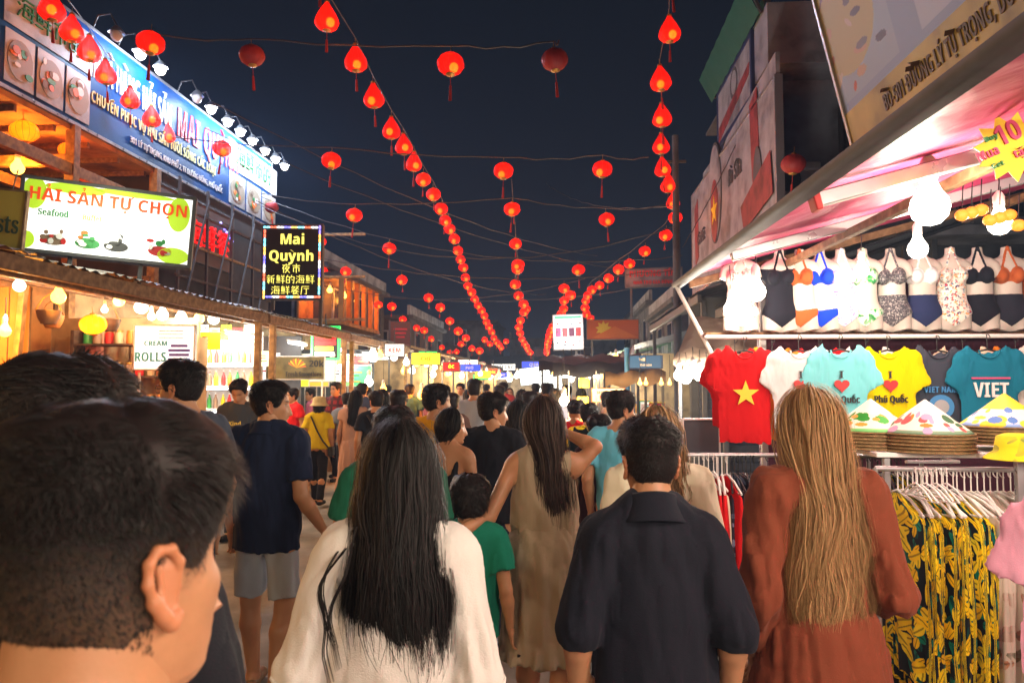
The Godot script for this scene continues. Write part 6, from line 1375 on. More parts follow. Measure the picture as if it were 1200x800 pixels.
func table(ys: Array, vs: Array, y: float) -> float:
	if y <= ys[0]: return vs[0]
	for i in range(1, ys.size()):
		if y <= ys[i]:
			var t: float = (y - ys[i - 1]) / (ys[i] - ys[i - 1])
			var a: float = vs[maxi(i - 2, 0)]; var b: float = vs[i - 1]; var c: float = vs[i]; var d: float = vs[mini(i + 1, vs.size() - 1)]
			if i > 1 and i < ys.size() - 1: return lerpf(lerpf(b, c, t), cubic_interpolate(b, c, a, d, t), 0.6)
			return lerpf(b, c, t)
	return vs[-1]

func bump(x: float, y: float, cx: float, cy: float, rx: float, ry: float) -> float:
	var a := (x - cx) / rx; var b := (y - cy) / ry
	return exp(-a * a - b * b)

func skull(az: float, y: float, extra := 0.0) -> Vector3:        # az 0 at the nose (-z), growing towards the right ear (+x)
	var s := sin(az); var c := cos(az)
	var w := table(HEAD_Y, HEAD_W, y) + extra
	var f := table(HEAD_Y, HEAD_F, y) + extra; var b := table(HEAD_Y, HEAD_B, y) + extra
	var x := w * signf(s) * pow(absf(s), 0.92)
	return Vector3(x, y + extra * clampf(y / 0.117, -0.3, 1.0), -c * (f if c > 0.0 else b))

func face_pt(az: float, y: float, fem: float) -> Vector3:
	var p := skull(az, y)
	if cos(az) > 0.0:
		var x := absf(p.x)
		var d := 0.0
		var nose_t := clampf((0.012 - y) / 0.052, 0.0, 1.0)
		if y > -0.062: d += lerpf(0.004, 0.024, nose_t) * bump(x, y, 0, minf(y, -0.036) if y < -0.036 else y, lerpf(0.009, 0.014, nose_t), 0.008) * (1.0 if y < 0.012 else exp(-pow((y - 0.012) / 0.012, 2.0)))
		d += 0.006 * bump(x, y, 0.014, -0.04, 0.008, 0.008)
		d -= 0.011 * bump(x, y, 0.031, 0.001, 0.017, 0.011)
		d += 0.005 * bump(x, y, 0.031, 0.0, 0.011, 0.007)
		d += 0.005 * (1.0 - 0.6 * fem) * bump(x, y, 0.026, 0.021, 0.026, 0.008)
		d += 0.007 * bump(x, y, 0.0, -0.062, 0.02, 0.006) + 0.008 * bump(x, y, 0.0, -0.074, 0.017, 0.006)
		d -= 0.003 * bump(x, y, 0.0, -0.068, 0.022, 0.0025) + 0.004 * bump(x, y, 0.0, -0.085, 0.02, 0.006)
		d += 0.005 * bump(x, y, 0.0, -0.104, 0.016, 0.01) + 0.005 * bump(x, y, 0.045, -0.025, 0.018, 0.018)
		p.z -= d
		p.x *= 1.0 + 0.05 * bump(x, y, 0.05, -0.025, 0.03, 0.02)
	return p

func make_head(mb: MB, xf: Transform3D, skin: Color, fem: float, fine: int, hairline: Callable, hair_col: Color, dark := 0.85) -> void:
	var rows := []
	var base := mb.v.size()
	var nr := fine; var nc := fine
	for i in nr + 1:
		var y := lerpf(-0.118, 0.117, 0.5 - 0.5 * cos(PI * lerpf(0.03, 1.0, i / float(nr))))
		var row := PackedVector3Array()
		for j in nc:
			var t := j / float(nc) * 2.0 - 1.0
			var az := PI * (t * 0.55 + 0.45 * t * absf(t))            # more columns on the face
			row.push_back(xf * face_pt(az, y, fem))
		rows.append(row)
	mb.col = skin
	mb.loft(rows, true, false)
	var inv := xf.affine_inverse()
	for q in range(base, mb.v.size()):
		var p := inv * mb.v[q]
		var x := absf(p.x)
		var c := skin
		if p.z < -0.05:
			c = c.lerp(Color(skin.r * 0.85, skin.g * 0.45, skin.b * 0.45), 0.6 * bump(x, p.y, 0, -0.068, 0.021, 0.009))
			c = c.lerp(Color(0.02, 0.014, 0.012), 0.9 * clampf(2.0 * bump(x, p.y, 0.03, 0.022, 0.018, 0.004), 0, 1))
			c = c.lerp(Color(0.02, 0.014, 0.012), 0.9 * clampf(1.6 * bump(x, p.y, 0.031, 0.001, 0.011, 0.0042), 0, 1))
		c *= 1.0 + 0.09 * noise.get_noise_3d(p.x * 900.0, p.y * 900.0, p.z * 900.0) + 0.05 * noise.get_noise_3d(p.x * 4000.0, p.y * 4000.0, p.z * 4000.0)
		if true:
			var az := atan2(p.x, -p.z)
			var d := p.y - float(hairline.call(az))
			c = c.lerp(hair_col, smoothstep(-0.02, 0.045, d) * dark)
		mb.c[q] = c
	mb.col = skin

func make_ear(mb: MB, xf: Transform3D, side: float, cell: float) -> void:
	var f := Field.new(Vector3(-0.02, -0.045, -0.035), Vector3(0.03, 0.045, 0.04), cell)
	var pts := [[0.0, 0.0, -0.012], [0.004, 0.018, -0.014], [0.010, 0.03, -0.006], [0.014, 0.031, 0.006], [0.017, 0.022, 0.014], [0.016, 0.006, 0.015], [0.011, -0.01, 0.009], [0.007, -0.022, 0.001], [0.004, -0.03, -0.006], [0.001, -0.024, -0.011]]
	for i in pts.size() - 1:
		var a: Array = pts[i]; var b: Array = pts[i + 1]
		var r := 0.0042 if i < 6 else 0.0062
		f.cap(Vector3(a[0], a[1], a[2]), Vector3(b[0], b[1], b[2]), r, r, 0.004)
	f.cap(Vector3(0.002, 0.012, -0.002), Vector3(0.004, -0.014, -0.002), 0.014, 0.009, 0.005, Vector3.RIGHT, 0.3)
	f.cap(Vector3(0.009, 0.016, 0.004), Vector3(0.008, -0.008, 0.002), 0.0035, 0.003, 0.004)
	f.cap(Vector3(-0.004, -0.004, -0.012), Vector3(-0.002, -0.014, -0.010), 0.005, 0.004, 0.004)
	var e := MB.new()
	e.col = mb.col * Color(1.05, 0.86, 0.8)
	f.net(e)
	if side < 0.0:
		for i in e.v.size():
			e.v[i].x = -e.v[i].x; e.n[i].x = -e.n[i].x
		for i in range(0, e.ix.size(), 3):
			var t := e.ix[i]; e.ix[i] = e.ix[i + 1]; e.ix[i + 1] = t
	mb.append(e, xf)

func make_hand(mb: MB, wrist: Vector3, dir: Vector3, thumb: Vector3, curl: float, size: float, cell: float) -> void:    # thumb: towards the thumb side
	var y := dir.normalized()
	var x := (thumb - y * thumb.dot(y)).normalized()
	var z := x.cross(y)                                       # fingers curl towards +z
	var f := Field.new(Vector3(-0.055, -0.03, -0.05), Vector3(0.085, 0.2, 0.1), cell / size)
	f.cap(Vector3(0, -0.015, 0), Vector3(0, 0.02, 0), 0.024, 0.029, 0.01, Vector3.BACK, 0.7)
	f.cap(Vector3(0.014, 0.025, 0), Vector3(0.016, 0.08, 0), 0.02, 0.019, 0.012, Vector3.BACK, 0.62)
	f.cap(Vector3(-0.012, 0.025, 0), Vector3(-0.019, 0.076, 0), 0.021, 0.017, 0.012, Vector3.BACK, 0.62)
	var root := [0.031, 0.0105, -0.0105, -0.0305]
	var len := [0.068, 0.077, 0.071, 0.055]
	for i in 4:
		var p := Vector3(root[i], 0.087 - absf(i - 1.2) * 0.005, 0.0)
		var cc: float = curl * (0.85 + 0.12 * i)
		var ang := 0.15 * cc
		var rad := 0.0092 - 0.0006 * absf(i - 1.0)
		var side: float = root[i] * 1.2
		for k in 3:
			var l: float = len[i] * [0.45, 0.31, 0.24][k]
			var q := p + Vector3(side * 0.25 * l / 0.03 * (1.0 - 0.5 * cc), cos(ang), sin(ang)).normalized() * l
			f.cap(p, q, rad * (1.0 - 0.08 * k), rad * (0.93 - 0.09 * k), 0.0035 if k else 0.006)
			p = q
			ang += cc * [0.75, 0.6, 0.4][k]
	var a := Vector3(0.022, 0.018, 0.006)
	var b := Vector3(0.046, 0.05, 0.014 + 0.01 * curl)
	var c := Vector3(0.053 - 0.012 * curl, 0.079, 0.02 + 0.02 * curl)
	var d := Vector3(0.05 - 0.024 * curl, 0.102, 0.024 + 0.026 * curl)
	f.cap(a, b, 0.016, 0.0115, 0.01); f.cap(b, c, 0.011, 0.0098, 0.004); f.cap(c, d, 0.0098, 0.0078, 0.004)
	var e := MB.new()
	e.col = mb.col
	f.net(e)
	mb.append(e, Transform3D(Basis(x, y, z) * Basis.from_scale(Vector3.ONE * size), wrist))

func male_line(az: float) -> float:
	var a := absf(az)
	if a < 0.75: return 0.067 - 0.012 * smoothstep(0.35, 0.75, a)
	if a < 1.25: return lerpf(0.055, -0.015, smoothstep(0.75, 1.2, a))
	if a < 1.5: return -0.02
	if a < 1.85: return lerpf(-0.02, 0.03, smoothstep(1.5, 1.62, a)) if a < 1.64 else lerpf(0.03, -0.045, smoothstep(1.7, 1.85, a))
	return -0.045 - 0.03 * smoothstep(1.85, 2.6, a)

func fade_line(az: float) -> float:                       # sides shaved close: the longer hair stays on top
	var a := absf(az)
	if a < 0.75: return 0.07 - 0.012 * smoothstep(0.35, 0.75, a)
	if a < 1.25: return lerpf(0.058, 0.04, smoothstep(0.75, 1.2, a))
	return lerpf(0.04, 0.0, smoothstep(1.4, 2.6, a))

func nape_line(az: float) -> float:                       # clipped sides that run down to the nape
	var a := absf(az)
	if a < 1.25: return fade_line(az) if a < 0.8 else lerpf(0.055, -0.02, smoothstep(0.8, 1.2, a))
	if a < 1.75: return lerpf(-0.022, 0.012, smoothstep(1.4, 1.55, a)) if a < 1.6 else lerpf(0.012, -0.06, smoothstep(1.6, 1.85, a))
	return -0.06 - 0.035 * smoothstep(1.85, 2.5, a)

func fem_line(az: float) -> float:
	return lerpf(0.075, -0.02, smoothstep(0.35, 1.15, absf(az)))

func ribbon(mb: MB, pts: PackedVector3Array, w: float, side: Vector3, jit: Vector3) -> void:
	var m := pts.size()
	var base := mb.v.size()
	for i in m:
		var t := (pts[mini(i + 1, m - 1)] - pts[maxi(i - 1, 0)]).normalized()
		var s := (side - t * side.dot(t)).normalized()
		var nn := (s.cross(t) + jit).normalized()
		var ww := w * (1.0 - 0.75 * pow(i / float(m - 1), 3.0))
		mb.v.push_back(pts[i] - s * ww); mb.v.push_back(pts[i] + s * ww)
		mb.n.push_back((nn - s * 0.5).normalized()); mb.n.push_back((nn + s * 0.5).normalized())
		mb.uv.push_back(Vector2(0, 0)); mb.uv.push_back(Vector2(1, 0))
		mb.c.push_back(mb.col); mb.c.push_back(mb.col)
	for i in m - 1:
		var a := base + i * 2
		var g := (mb.v[a + 1] - mb.v[a]).cross(mb.v[a + 2] - mb.v[a])
		if g.dot(mb.n[a] + mb.n[a + 1]) > 0.0: mb.ix.append_array([a, a + 2, a + 1, a + 1, a + 2, a + 3])
		else: mb.ix.append_array([a, a + 1, a + 2, a + 1, a + 3, a + 2])

# short hair: a cap that follows the skull and strands that lie over it
func short_hair(xf: Transform3D, o: Dictionary) -> MB:
	var mb := MB.new()
	var col: Color = o.get("hair_col", Color(0.012, 0.01, 0.01))
	var top: float = o.get("crown", 0.026)
	var sides: float = o.get("sides", 0.007)
	var n: int = o.get("hair_fine", 40)
	var line: Callable = o.get("line", male_line)
	var sd: float = o.get("seed", 1.0)
	var thick := func(az: float, y: float) -> float:
		var d: float = y - float(line.call(az))
		var t: float = lerpf(sides, top, smoothstep(0.0, 0.085, y + 0.02 * cos(az)))
		t *= 1.0 + float(o.get("hair_noise", 0.35)) * noise.get_noise_3d(az * 60.0 + sd * 30.0, y * 900.0, sd * 50.0)
		return lerpf(-0.006, t, smoothstep(-0.006, float(o.get("taper", 0.026)), d))
	var rows := []
	for i in n + 1:
		var y := lerpf(-0.1, 0.117, 0.5 - 0.5 * cos(PI * i / n))
		var row := PackedVector3Array()
		for j in n:
			var az := TAU * j / n - PI
			var e: float = thick.call(az, y)
			row.push_back(xf * skull(az, y, e))
		rows.append(row)
	mb.col = col
	mb.loft(rows, true, false)
	if o.has("fade"):
		var inv := xf.affine_inverse()
		for i in mb.v.size():
			var p := inv * mb.v[i]
			mb.c[i] = Color(o.fade).lerp(col, smoothstep(-0.06, 0.05, p.y + 0.012 * noise.get_noise_2d(p.x * 1500.0, p.z * 1500.0)))
	var r := RandomNumberGenerator.new(); r.seed = int(sd * 1000) + 5
	for k in int(o.get("stubble", 0)):                           # clipped sides: short bristles that thin out downwards
		var az := r.randf_range(-PI, PI)
		var d := r.randf()
		var y := lerpf(0.05, -0.07, d)
		if y < float(line.call(az)) - 0.004 * r.randf() or absf(az) < 0.8: continue
		var p := skull(az, y, 0.0)
		var nn := (skull(az, y, 0.01) - p).normalized()
		var tt := Vector3(0, -1, 0.25)
		tt = (tt - nn * tt.dot(nn)).normalized()
		var l := lerpf(0.009, 0.003, d) * r.randf_range(0.7, 1.3)
		var b := r.randf_range(0.5, 1.6)
		mb.col = Color(o.get("fade", col)).lerp(col, 0.75) * b
		ribbon(mb, PackedVector3Array([xf * p, xf * (p + (nn * 0.35 + tt) * l * 0.5), xf * (p + (nn * 0.3 + tt) * l)]), 0.00035, xf.basis * nn.cross(tt), Vector3.ZERO)
	var ln: float = o.get("strand", 0.022)
	for k in int(o.get("strands", 1500)):
		var az := r.randf_range(-PI, PI)
		var y := lerpf(-0.08, 0.116, sqrt(r.randf()))
		if y < float(line.call(az)) + 0.004: continue
		var e: float = thick.call(az, y)
		if e < 0.0: continue
		var p := skull(az, y, e * 0.6)
		var q := skull(az, y, e + 0.01)
		var nn := (q - p).normalized()
		var comb: float = o.get("comb", 0.0)
		var tt := Vector3(r.randf_range(-0.6, 0.6) + 0.4 * p.x / 0.07, -0.5 if y < 0.07 else 0.1, (-0.9 if p.z < 0.02 else 0.3) * smoothstep(0.02, 0.09, y))
		tt = (tt - nn * tt.dot(nn)).normalized()
		var l := ln * r.randf_range(0.5, 1.3) * clampf(e / 0.02, 0.25, 1.2)
		var pts := PackedVector3Array()
		for i in 4:
			var u := i / 3.0
			pts.push_back(xf * (p + (nn * 0.55 * (1.0 - 0.5 * u) + tt * (0.3 + 0.7 * u)) * l * u + nn * e * 0.35))
		var b := r.randf_range(0.5, 1.9)
		mb.col = Color(col.r * b, col.g * b, col.b * b)
		ribbon(mb, pts, o.get("strand_w", 0.0012), xf.basis * nn.cross(tt), Vector3(r.randf_range(-0.4, 0.4), r.randf_range(-0.4, 0.4), r.randf_range(-0.4, 0.4)))
	return mb

# long hair: a shell that leaves the crown, follows the skull and hangs down the back
func long_hair(xf: Transform3D, o: Dictionary) -> MB:
	var mb := MB.new()
	var col: Color = o.get("hair_col", Color(0.014, 0.011, 0.011))
	var tips: Color = o.get("tip_col", col * 1.3)
	var L: float = o.get("len", 0.5)
	var W: Array = o.get("w", [0.085, 0.088, 0.092, 0.09, 0.08])
	var Z: Array = o.get("z", [0.0, 0.03, 0.075, 0.09, 0.09])
	var D: Array = o.get("d", [0.108, 0.085, 0.055, 0.05, 0.04])
	var sh: Array = o.get("shift", [0.0, 0.0, 0.0, 0.0, 0.0])
	var ph: float = o.get("phi", 2.05)
	var ph2: float = o.get("phi2", 1.5)
	var wave: float = o.get("wave", 0.0)
	var arr := func(a: Array, t: float) -> float:
		var q := clampf(t, 0.0, 0.9999) * (a.size() - 1)
		var s := q - floorf(q)
		return lerpf(a[int(q)], a[int(q) + 1], s * s * (3.0 - 2.0 * s))
	var pt := func(a: float, v: float, off: float) -> Vector3:
		if v < 0.3:
			var b := v / 0.3 * PI * 0.5
			var w: float = W[0]
			var fi: float = a * lerpf(ph + 0.5, ph, smoothstep(0.0, 0.3, v))
			return Vector3(sin(fi) * sin(b) * (w + off), cos(b) * (0.127 + off) - 0.003 * (1.0 - v / 0.3) * exp(-a * a * 30.0), cos(fi) * sin(b) * (D[0] + off - 0.01 * float(cos(fi) < 0.0)))
		var t := (v - 0.3) / 0.7
		var fi: float = a * lerpf(ph, ph2, smoothstep(0.02, 0.35, t))
		return Vector3(sin(fi) * (arr.call(W, t) + off) + arr.call(sh, t), -t * L, arr.call(Z, t) + cos(fi) * (arr.call(D, t) + off))
	var rows := []
	var nv: int = o.get("rows", 26)
	for i in nv + 1:
		var v := lerpf(0.02, 0.87, i / float(nv))
		var row := PackedVector3Array()
		for j in 33:
			var a := j / 16.0 - 1.0
			row.push_back(xf * pt.call(a, v, -0.006 + 0.005 * noise.get_noise_2d(a * 400.0, v * 60.0)))
		for j in range(31, 0, -1):                               # back along the inside, so that the shell has thickness
			var a := j / 16.0 - 1.0
			row.push_back(xf * pt.call(a, v, -0.03 * minf(1.0, v * 4.0)))
		rows.append(row)
	mb.col = col
	mb.loft(rows, true, true)
	var r := RandomNumberGenerator.new(); r.seed = int(o.get("seed", 1.0) * 1000) + 9
	var seg: int = o.get("segs", 14)
	var rag: float = o.get("ragged", 0.12)
	for k in int(o.get("strands", 1200)):
		var a0 := r.randf_range(-1.0, 1.0)
		var v0 := 0.01 + 0.27 * pow(r.randf(), 2.0)
		if r.randf() < 0.25: v0 = r.randf_range(0.3, 0.6)
		var v1 := 1.0 - rag * pow(r.randf(), 1.5) * 1.6 + 0.02 * noise.get_noise_1d(a0 * 200.0)
		var off := r.randf_range(-0.004, 0.007)
		var loose := 1.0
		if r.randf() < 0.07:                                     # flyaways
			off += r.randf_range(0.004, 0.016)
			loose = 3.0
		var ns := r.randf() * 1000.0
		var drift := r.randf_range(-0.1, 0.1)
		var pts := PackedVector3Array()
		for i in seg + 1:
			var v := lerpf(v0, v1, i / float(seg))
			var t := maxf(v - 0.25, 0.0)
			var a: float = a0 + drift * t + 0.1 * noise.get_noise_2d(a0 * 150.0, v * 90.0) + 0.06 * loose * t * noise.get_noise_2d(ns, v * 150.0)
			var p: Vector3 = pt.call(clampf(a, -1.03, 1.03), v, off + 0.006 * loose * noise.get_noise_2d(ns + 300.0, v * 120.0))
			if wave > 0.0:
				p.x += wave * t * sin(v * 26.0 + a0 * 5.0 + noise.get_noise_1d(a0 * 300.0) * 5.0)
				p.z += wave * 0.6 * t * cos(v * 23.0 + a0 * 9.0)
			pts.push_back(xf * p)
		var con: float = o.get("contrast", 1.0)
		var b := lerpf(1.0, r.randf_range(0.45, 1.8), con) * (1.0 + 0.5 * con * noise.get_noise_1d(a0 * 500.0))
		mb.col = (col.lerp(tips, r.randf_range(0.2, 1.0) * smoothstep(0.2, 0.9, v1))) * b
		var mid: float = a0 * 1.6
		ribbon(mb, pts, o.get("strand_w", 0.0016) * r.randf_range(0.6, 1.5), xf.basis * Vector3(cos(mid), 0, -sin(mid)), Vector3(r.randf_range(-0.5, 0.5), 0, r.randf_range(-0.5, 0.5)))
	return mb

func V(a: Array) -> Vector3: return Vector3(a[0], a[1], a[2])

const MEN := {"sw": 0.175, "hip": 0.09, "chest": 0.158, "belly": 0.145, "seat": 0.16, "neck": 0.057, "arm": 1.0, "fem": 0.0}
const WOMEN := {"sw": 0.152, "hip": 0.085, "chest": 0.138, "belly": 0.118, "seat": 0.162, "neck": 0.047, "arm": 0.84, "fem": 1.0}

# s: what sets this person apart (joints in metres for someone 1.7 m tall who faces -z and stands at 0)
func person(label: String, at: Vector3, turn: float, tall: float, s: Dictionary, group := "") -> Node3D:
	var t := thing("person", label, "person", at, turn, group)
	var q: Dictionary = (WOMEN if s.get("woman", false) else MEN).duplicate()
	q.merge(s, true)
	var S := tall / 1.7
	var cell: float = q.get("cell", 0.0175) / S
	var skin: Color = q.get("skin", Color(0.42, 0.205, 0.108))
	var sw: float = q.sw
	var stride: float = q.get("stride", 0.12)
	var J := {}
	for sd in [-1.0, 1.0]:
		var k := "l" if sd < 0.0 else "r"
		J[k + "s"] = V(q[k + "s"]) if q.has(k + "s") else Vector3(sd * sw, 1.372, 0.015)
		J[k + "e"] = V(q[k + "e"]) if q.has(k + "e") else Vector3(sd * (sw + 0.05), 1.115, 0.05)
		J[k + "w"] = V(q[k + "w"]) if q.has(k + "w") else Vector3(sd * (sw + 0.055), 0.88, -0.03)
		var fw := stride * (-1.0 if (sd < 0.0) == bool(q.get("left_first", true)) else 1.0)
		J[k + "h"] = Vector3(sd * q.hip, 0.92, 0.0)
		J[k + "k"] = Vector3(sd * (q.hip - 0.005 + float(q.get("spread", 0.0))), 0.5, fw * 0.55 - 0.02)
		J[k + "a"] = Vector3(sd * (q.hip - 0.015 + float(q.get("spread", 0.0))), 0.085 + maxf(fw, 0.0) * 0.25, fw * 1.15 + maxf(fw, 0.0) * 0.25)
		J[k + "t"] = J[k + "a"] + Vector3(sd * 0.03, -0.055, -0.14)
	var lean: float = q.get("lean", 0.0)
	var bs := Basis.from_scale(Vector3.ONE * S)
	# the body
	var f := Field.new(Vector3(-0.5, 0.0, -0.52), Vector3(0.5, 1.62, 0.42), cell)
	var bz := Vector3.BACK
	f.cap(Vector3(0, 1.31, 0.0), Vector3(0, 1.12, 0.0), q.chest, q.belly, 0.05, bz, 0.66)
	f.cap(Vector3(0, 1.1, 0.0), Vector3(0, 0.94, 0.01), q.belly, q.seat, 0.05, bz, 0.7)
	f.cap(Vector3(-sw + 0.04, J.ls.y + 0.012, 0.01), Vector3(sw - 0.04, J.rs.y + 0.012, 0.01), 0.06, 0.06, 0.04)
	f.cap(Vector3(0, 1.38, 0.02), Vector3(0, 1.53, -0.005), q.neck + 0.008, q.neck, 0.035)
	for sd in [-1.0, 1.0]: f.cap(Vector3(sd * 0.03, 1.455, 0.025), Vector3(sd * (sw - 0.03), 1.405 - (0.04 if sw < 0.15 else 0.0), 0.015), 0.04, 0.045, 0.03)
	if q.fem > 0.5:
		for sd in [-1.0, 1.0]: f.cap(Vector3(sd * 0.065, 1.255, -0.075), Vector3(sd * 0.065, 1.25, -0.085), 0.052, 0.05, 0.04)
	for k in ["l", "r"]:
		var m: float = q.arm
		f.cap(J[k + "s"], J[k + "e"], 0.05 * m, 0.041 * m, 0.03); f.cap(J[k + "e"], J[k + "e"].lerp(J[k + "w"], 0.3), 0.04 * m, 0.042 * m, 0.015); f.cap(J[k + "e"].lerp(J[k + "w"], 0.3), J[k + "w"], 0.042 * m, 0.026 * m, 0.012)
		f.cap(J[k + "h"], J[k + "k"], 0.085 + 0.005 * q.fem, 0.055, 0.04)
		var cm: Vector3 = J[k + "k"].lerp(J[k + "a"], 0.32) + Vector3(0, 0, 0.015)
		f.cap(J[k + "k"], cm, 0.052, 0.056, 0.02); f.cap(cm, J[k + "a"], 0.056, 0.034, 0.02)
		f.cap(J[k + "a"] + Vector3(0, -0.03, 0.02), J[k + "t"], 0.036, 0.03, 0.03)
	if q.has("cut_y"): f.cut(Vector3(0, q.cut_y, 0), Vector3.DOWN)
	var body := MB.new()
	body.col = skin
	f.net(body)
	var hx := Transform3D(Basis.from_euler(Vector3(q.get("nod", 0.0), q.get("look", 0.0), q.get("tilt", 0.0))) * Basis.from_scale(Vector3.ONE * float(q.get("head_s", 1.0))), Vector3(0, 1.582, -0.02) + (V(q.head_off) if q.has("head_off") else Vector3.ZERO))
	var style: String = q.get("hair", "long" if q.fem > 0.5 else "short")
	var hc: Color = q.get("hair_col", Color(0.012, 0.0105, 0.0105))
	make_head(body, hx, skin, q.fem, q.get("head_fine", 30), male_line if style == "short" else fem_line, hc if q.get("scalp", true) else skin, q.get("scalp_dark", 0.85))
	if q.get("ears", style != "long"):
		for sd in [-1.0, 1.0]:
			var ex: float = table(HEAD_Y, HEAD_W, -0.012) - 0.003
			make_ear(body, hx * Transform3D(Basis(Vector3.UP, -sd * 0.35), Vector3(sd * ex, -0.012, 0.008)), sd, q.get("ear_cell", 0.004))
	for k in ["l", "r"]:
		if q.get("hands", true):
			var dir: Vector3 = (V(q[k + "dir"]) if q.has(k + "dir") else (J[k + "w"] - J[k + "e"]).normalized() + Vector3(0, -0.3, -0.15))
			var th: Vector3 = V(q[k + "thumb"]) if q.has(k + "thumb") else Vector3(0.25 if k == "l" else -0.25, 0, -1)
			var mirrored: bool = (k == "r")
			var hb := MB.new(); hb.col = skin
			make_hand(hb, Vector3.ZERO, Vector3.UP, Vector3.RIGHT, q.get("curl", 0.6), 0.92 if q.fem > 0.5 else 1.0, q.get("hand_cell", 0.006))
			var y: Vector3 = dir.normalized()
			var x: Vector3 = (th - y * th.dot(y)).normalized()
			var z := x.cross(y)
			if mirrored:                                          # a left and a right hand are mirror images: the palm faces the other way
				for i in hb.v.size(): hb.v[i].z = -hb.v[i].z; hb.n[i].z = -hb.n[i].z
				for i in range(0, hb.ix.size(), 3):
					var w := hb.ix[i]; hb.ix[i] = hb.ix[i + 1]; hb.ix[i + 1] = w
			body.append(hb, Transform3D(Basis(x, y, z), J[k + "w"]))
	var skin_mat: StandardMaterial3D = mats.skin
	var made := []
	made.append(put("body", body, skin_mat, t))
	# clothes
	if q.has("top"):
		var sh := put(q.get("top_name", "shirt"), top_mesh(q, J, cell), q.top, t)
		made.append(sh)
		if q.has("collar"):                                        # a folded collar round the neck
			var cm := MB.new()
			var cx := Transform3D(Basis(Vector3.RIGHT, -0.22), Vector3(0, 1.425, 0.022))
			var rows := []
			for e in [[0.078, -0.01], [0.072, 0.03], [0.0715, 0.062], [0.0745, 0.071], [0.079, 0.064], [0.086, 0.035], [0.1, 0.0], [0.108, -0.012], [0.104, -0.016]]:
				var row := PackedVector3Array()
				for j in 36:
					var a := TAU * j / 36.0
					var w := 1.0 + 0.015 * sin(a * 5.0 + 1.0)
					row.push_back(cx * Vector3(sin(a) * e[0] * w, e[1] * float(q.collar) - 0.006 * sin(a) * sin(a), -cos(a) * e[0] * 0.95 * w))
				rows.append(row)
			cm.loft(rows, true)
			put("collar", cm, q.top, sh)
		if q.get("bands", false):                                  # ridged seams across the sleeves
			for k in ["l", "r"]:
				var cm := MB.new()
				var d: Vector3 = (J[k + "w"] - J[k + "e"]).normalized()
				var e1 := d.cross(Vector3.BACK).normalized(); var e2 := d.cross(e1)
				var pts := []
				var rad: float = lerpf(0.056 * q.arm + q.ease, q.cuff, 1.0 / q.sleeve) + 0.004
				for i in 25: pts.append(J[k + "e"] + d * 0.012 + (e1 * cos(TAU * i / 24.0) + e2 * sin(TAU * i / 24.0)) * (rad + 0.003 * sin(i * 2.1)))
				cm.tube(pts, 0.0045, 6, false)
				put("sleeve_seam", cm, q.top, sh)
	if q.has("bottom"): made.append(put(q.get("bottom_name", "trousers"), bottom_mesh(q, J, cell), q.bottom, t))
	if q.has("skirt"): made.append(put(q.get("skirt_name", "skirt"), skirt_mesh(q, J, cell), q.skirt, t))
	for k in ["l", "r"]:
		if q.get("shoes", true):
			var sf := Field.new(J[k + "t"] - Vector3(0.08, 0.06, 0.08), J[k + "a"] + Vector3(0.08, 0.05, 0.12), 0.012 if cell < 0.02 else 0.02)
			sf.cap(J[k + "a"] + Vector3(0, -0.045, 0.025), J[k + "t"] + Vector3(0, 0.005, 0.0), 0.043, 0.04, 0.02, Vector3.UP, 0.85)
			sf.cut(Vector3(0, J[k + "t"].y - 0.03, 0), Vector3(0, -1, 0.0))
			var sm := MB.new(); sf.net(sm)
			made.append(put("shoe", sm, q.get("shoe", mats.black_cloth), t))
	# hair
	q.hair_col = hc
	if not q.has("seed"): q.seed = at.x * 1.7 + at.z
	match style:
		"short": made.append(put("hair", short_hair(hx, q), mats.hair, t))
		"long": made.append(put("hair", long_hair(hx, q), mats.hair, t))
		"bun":
			q.line = fem_line
			q.sides = 0.012
			var b := short_hair(hx, q)
			var bf := Field.new(Vector3(-0.08, -0.02, 0.03), Vector3(0.08, 0.15, 0.19), 0.008)
			bf.cap(Vector3(-0.01, 0.075, 0.1), Vector3(0.01, 0.07, 0.11), 0.045, 0.042, 0.01)
			bf.wrinkle(noise, 0.012, Vector3(700, 300, 500))
			var bb := MB.new(); bb.col = hc
			bf.net(bb); b.append(bb, hx)
			made.append(put("hair", b, mats.hair, t))
		"hat":
			q.len = 0.12
			q.strands = 300
			q.strand_w = 0.004
			q.w = [0.088, 0.085]; q.z = [0.0, 0.02]; q.d = [0.1, 0.08]
			made.append(put("hair", long_hair(hx, q), mats.hair, t))
			var hm := MB.new()
			hm.lathe([[0.001, 0.15], [0.05, 0.148], [0.09, 0.135], [0.104, 0.1], [0.108, 0.055], [0.112, 0.045], [0.15, 0.005], [0.152, 0.0], [0.149, 0.0], [0.11, 0.038]], 28, hx)
			made.append(put("hat", hm, mat(q.hat, 0.85), t))
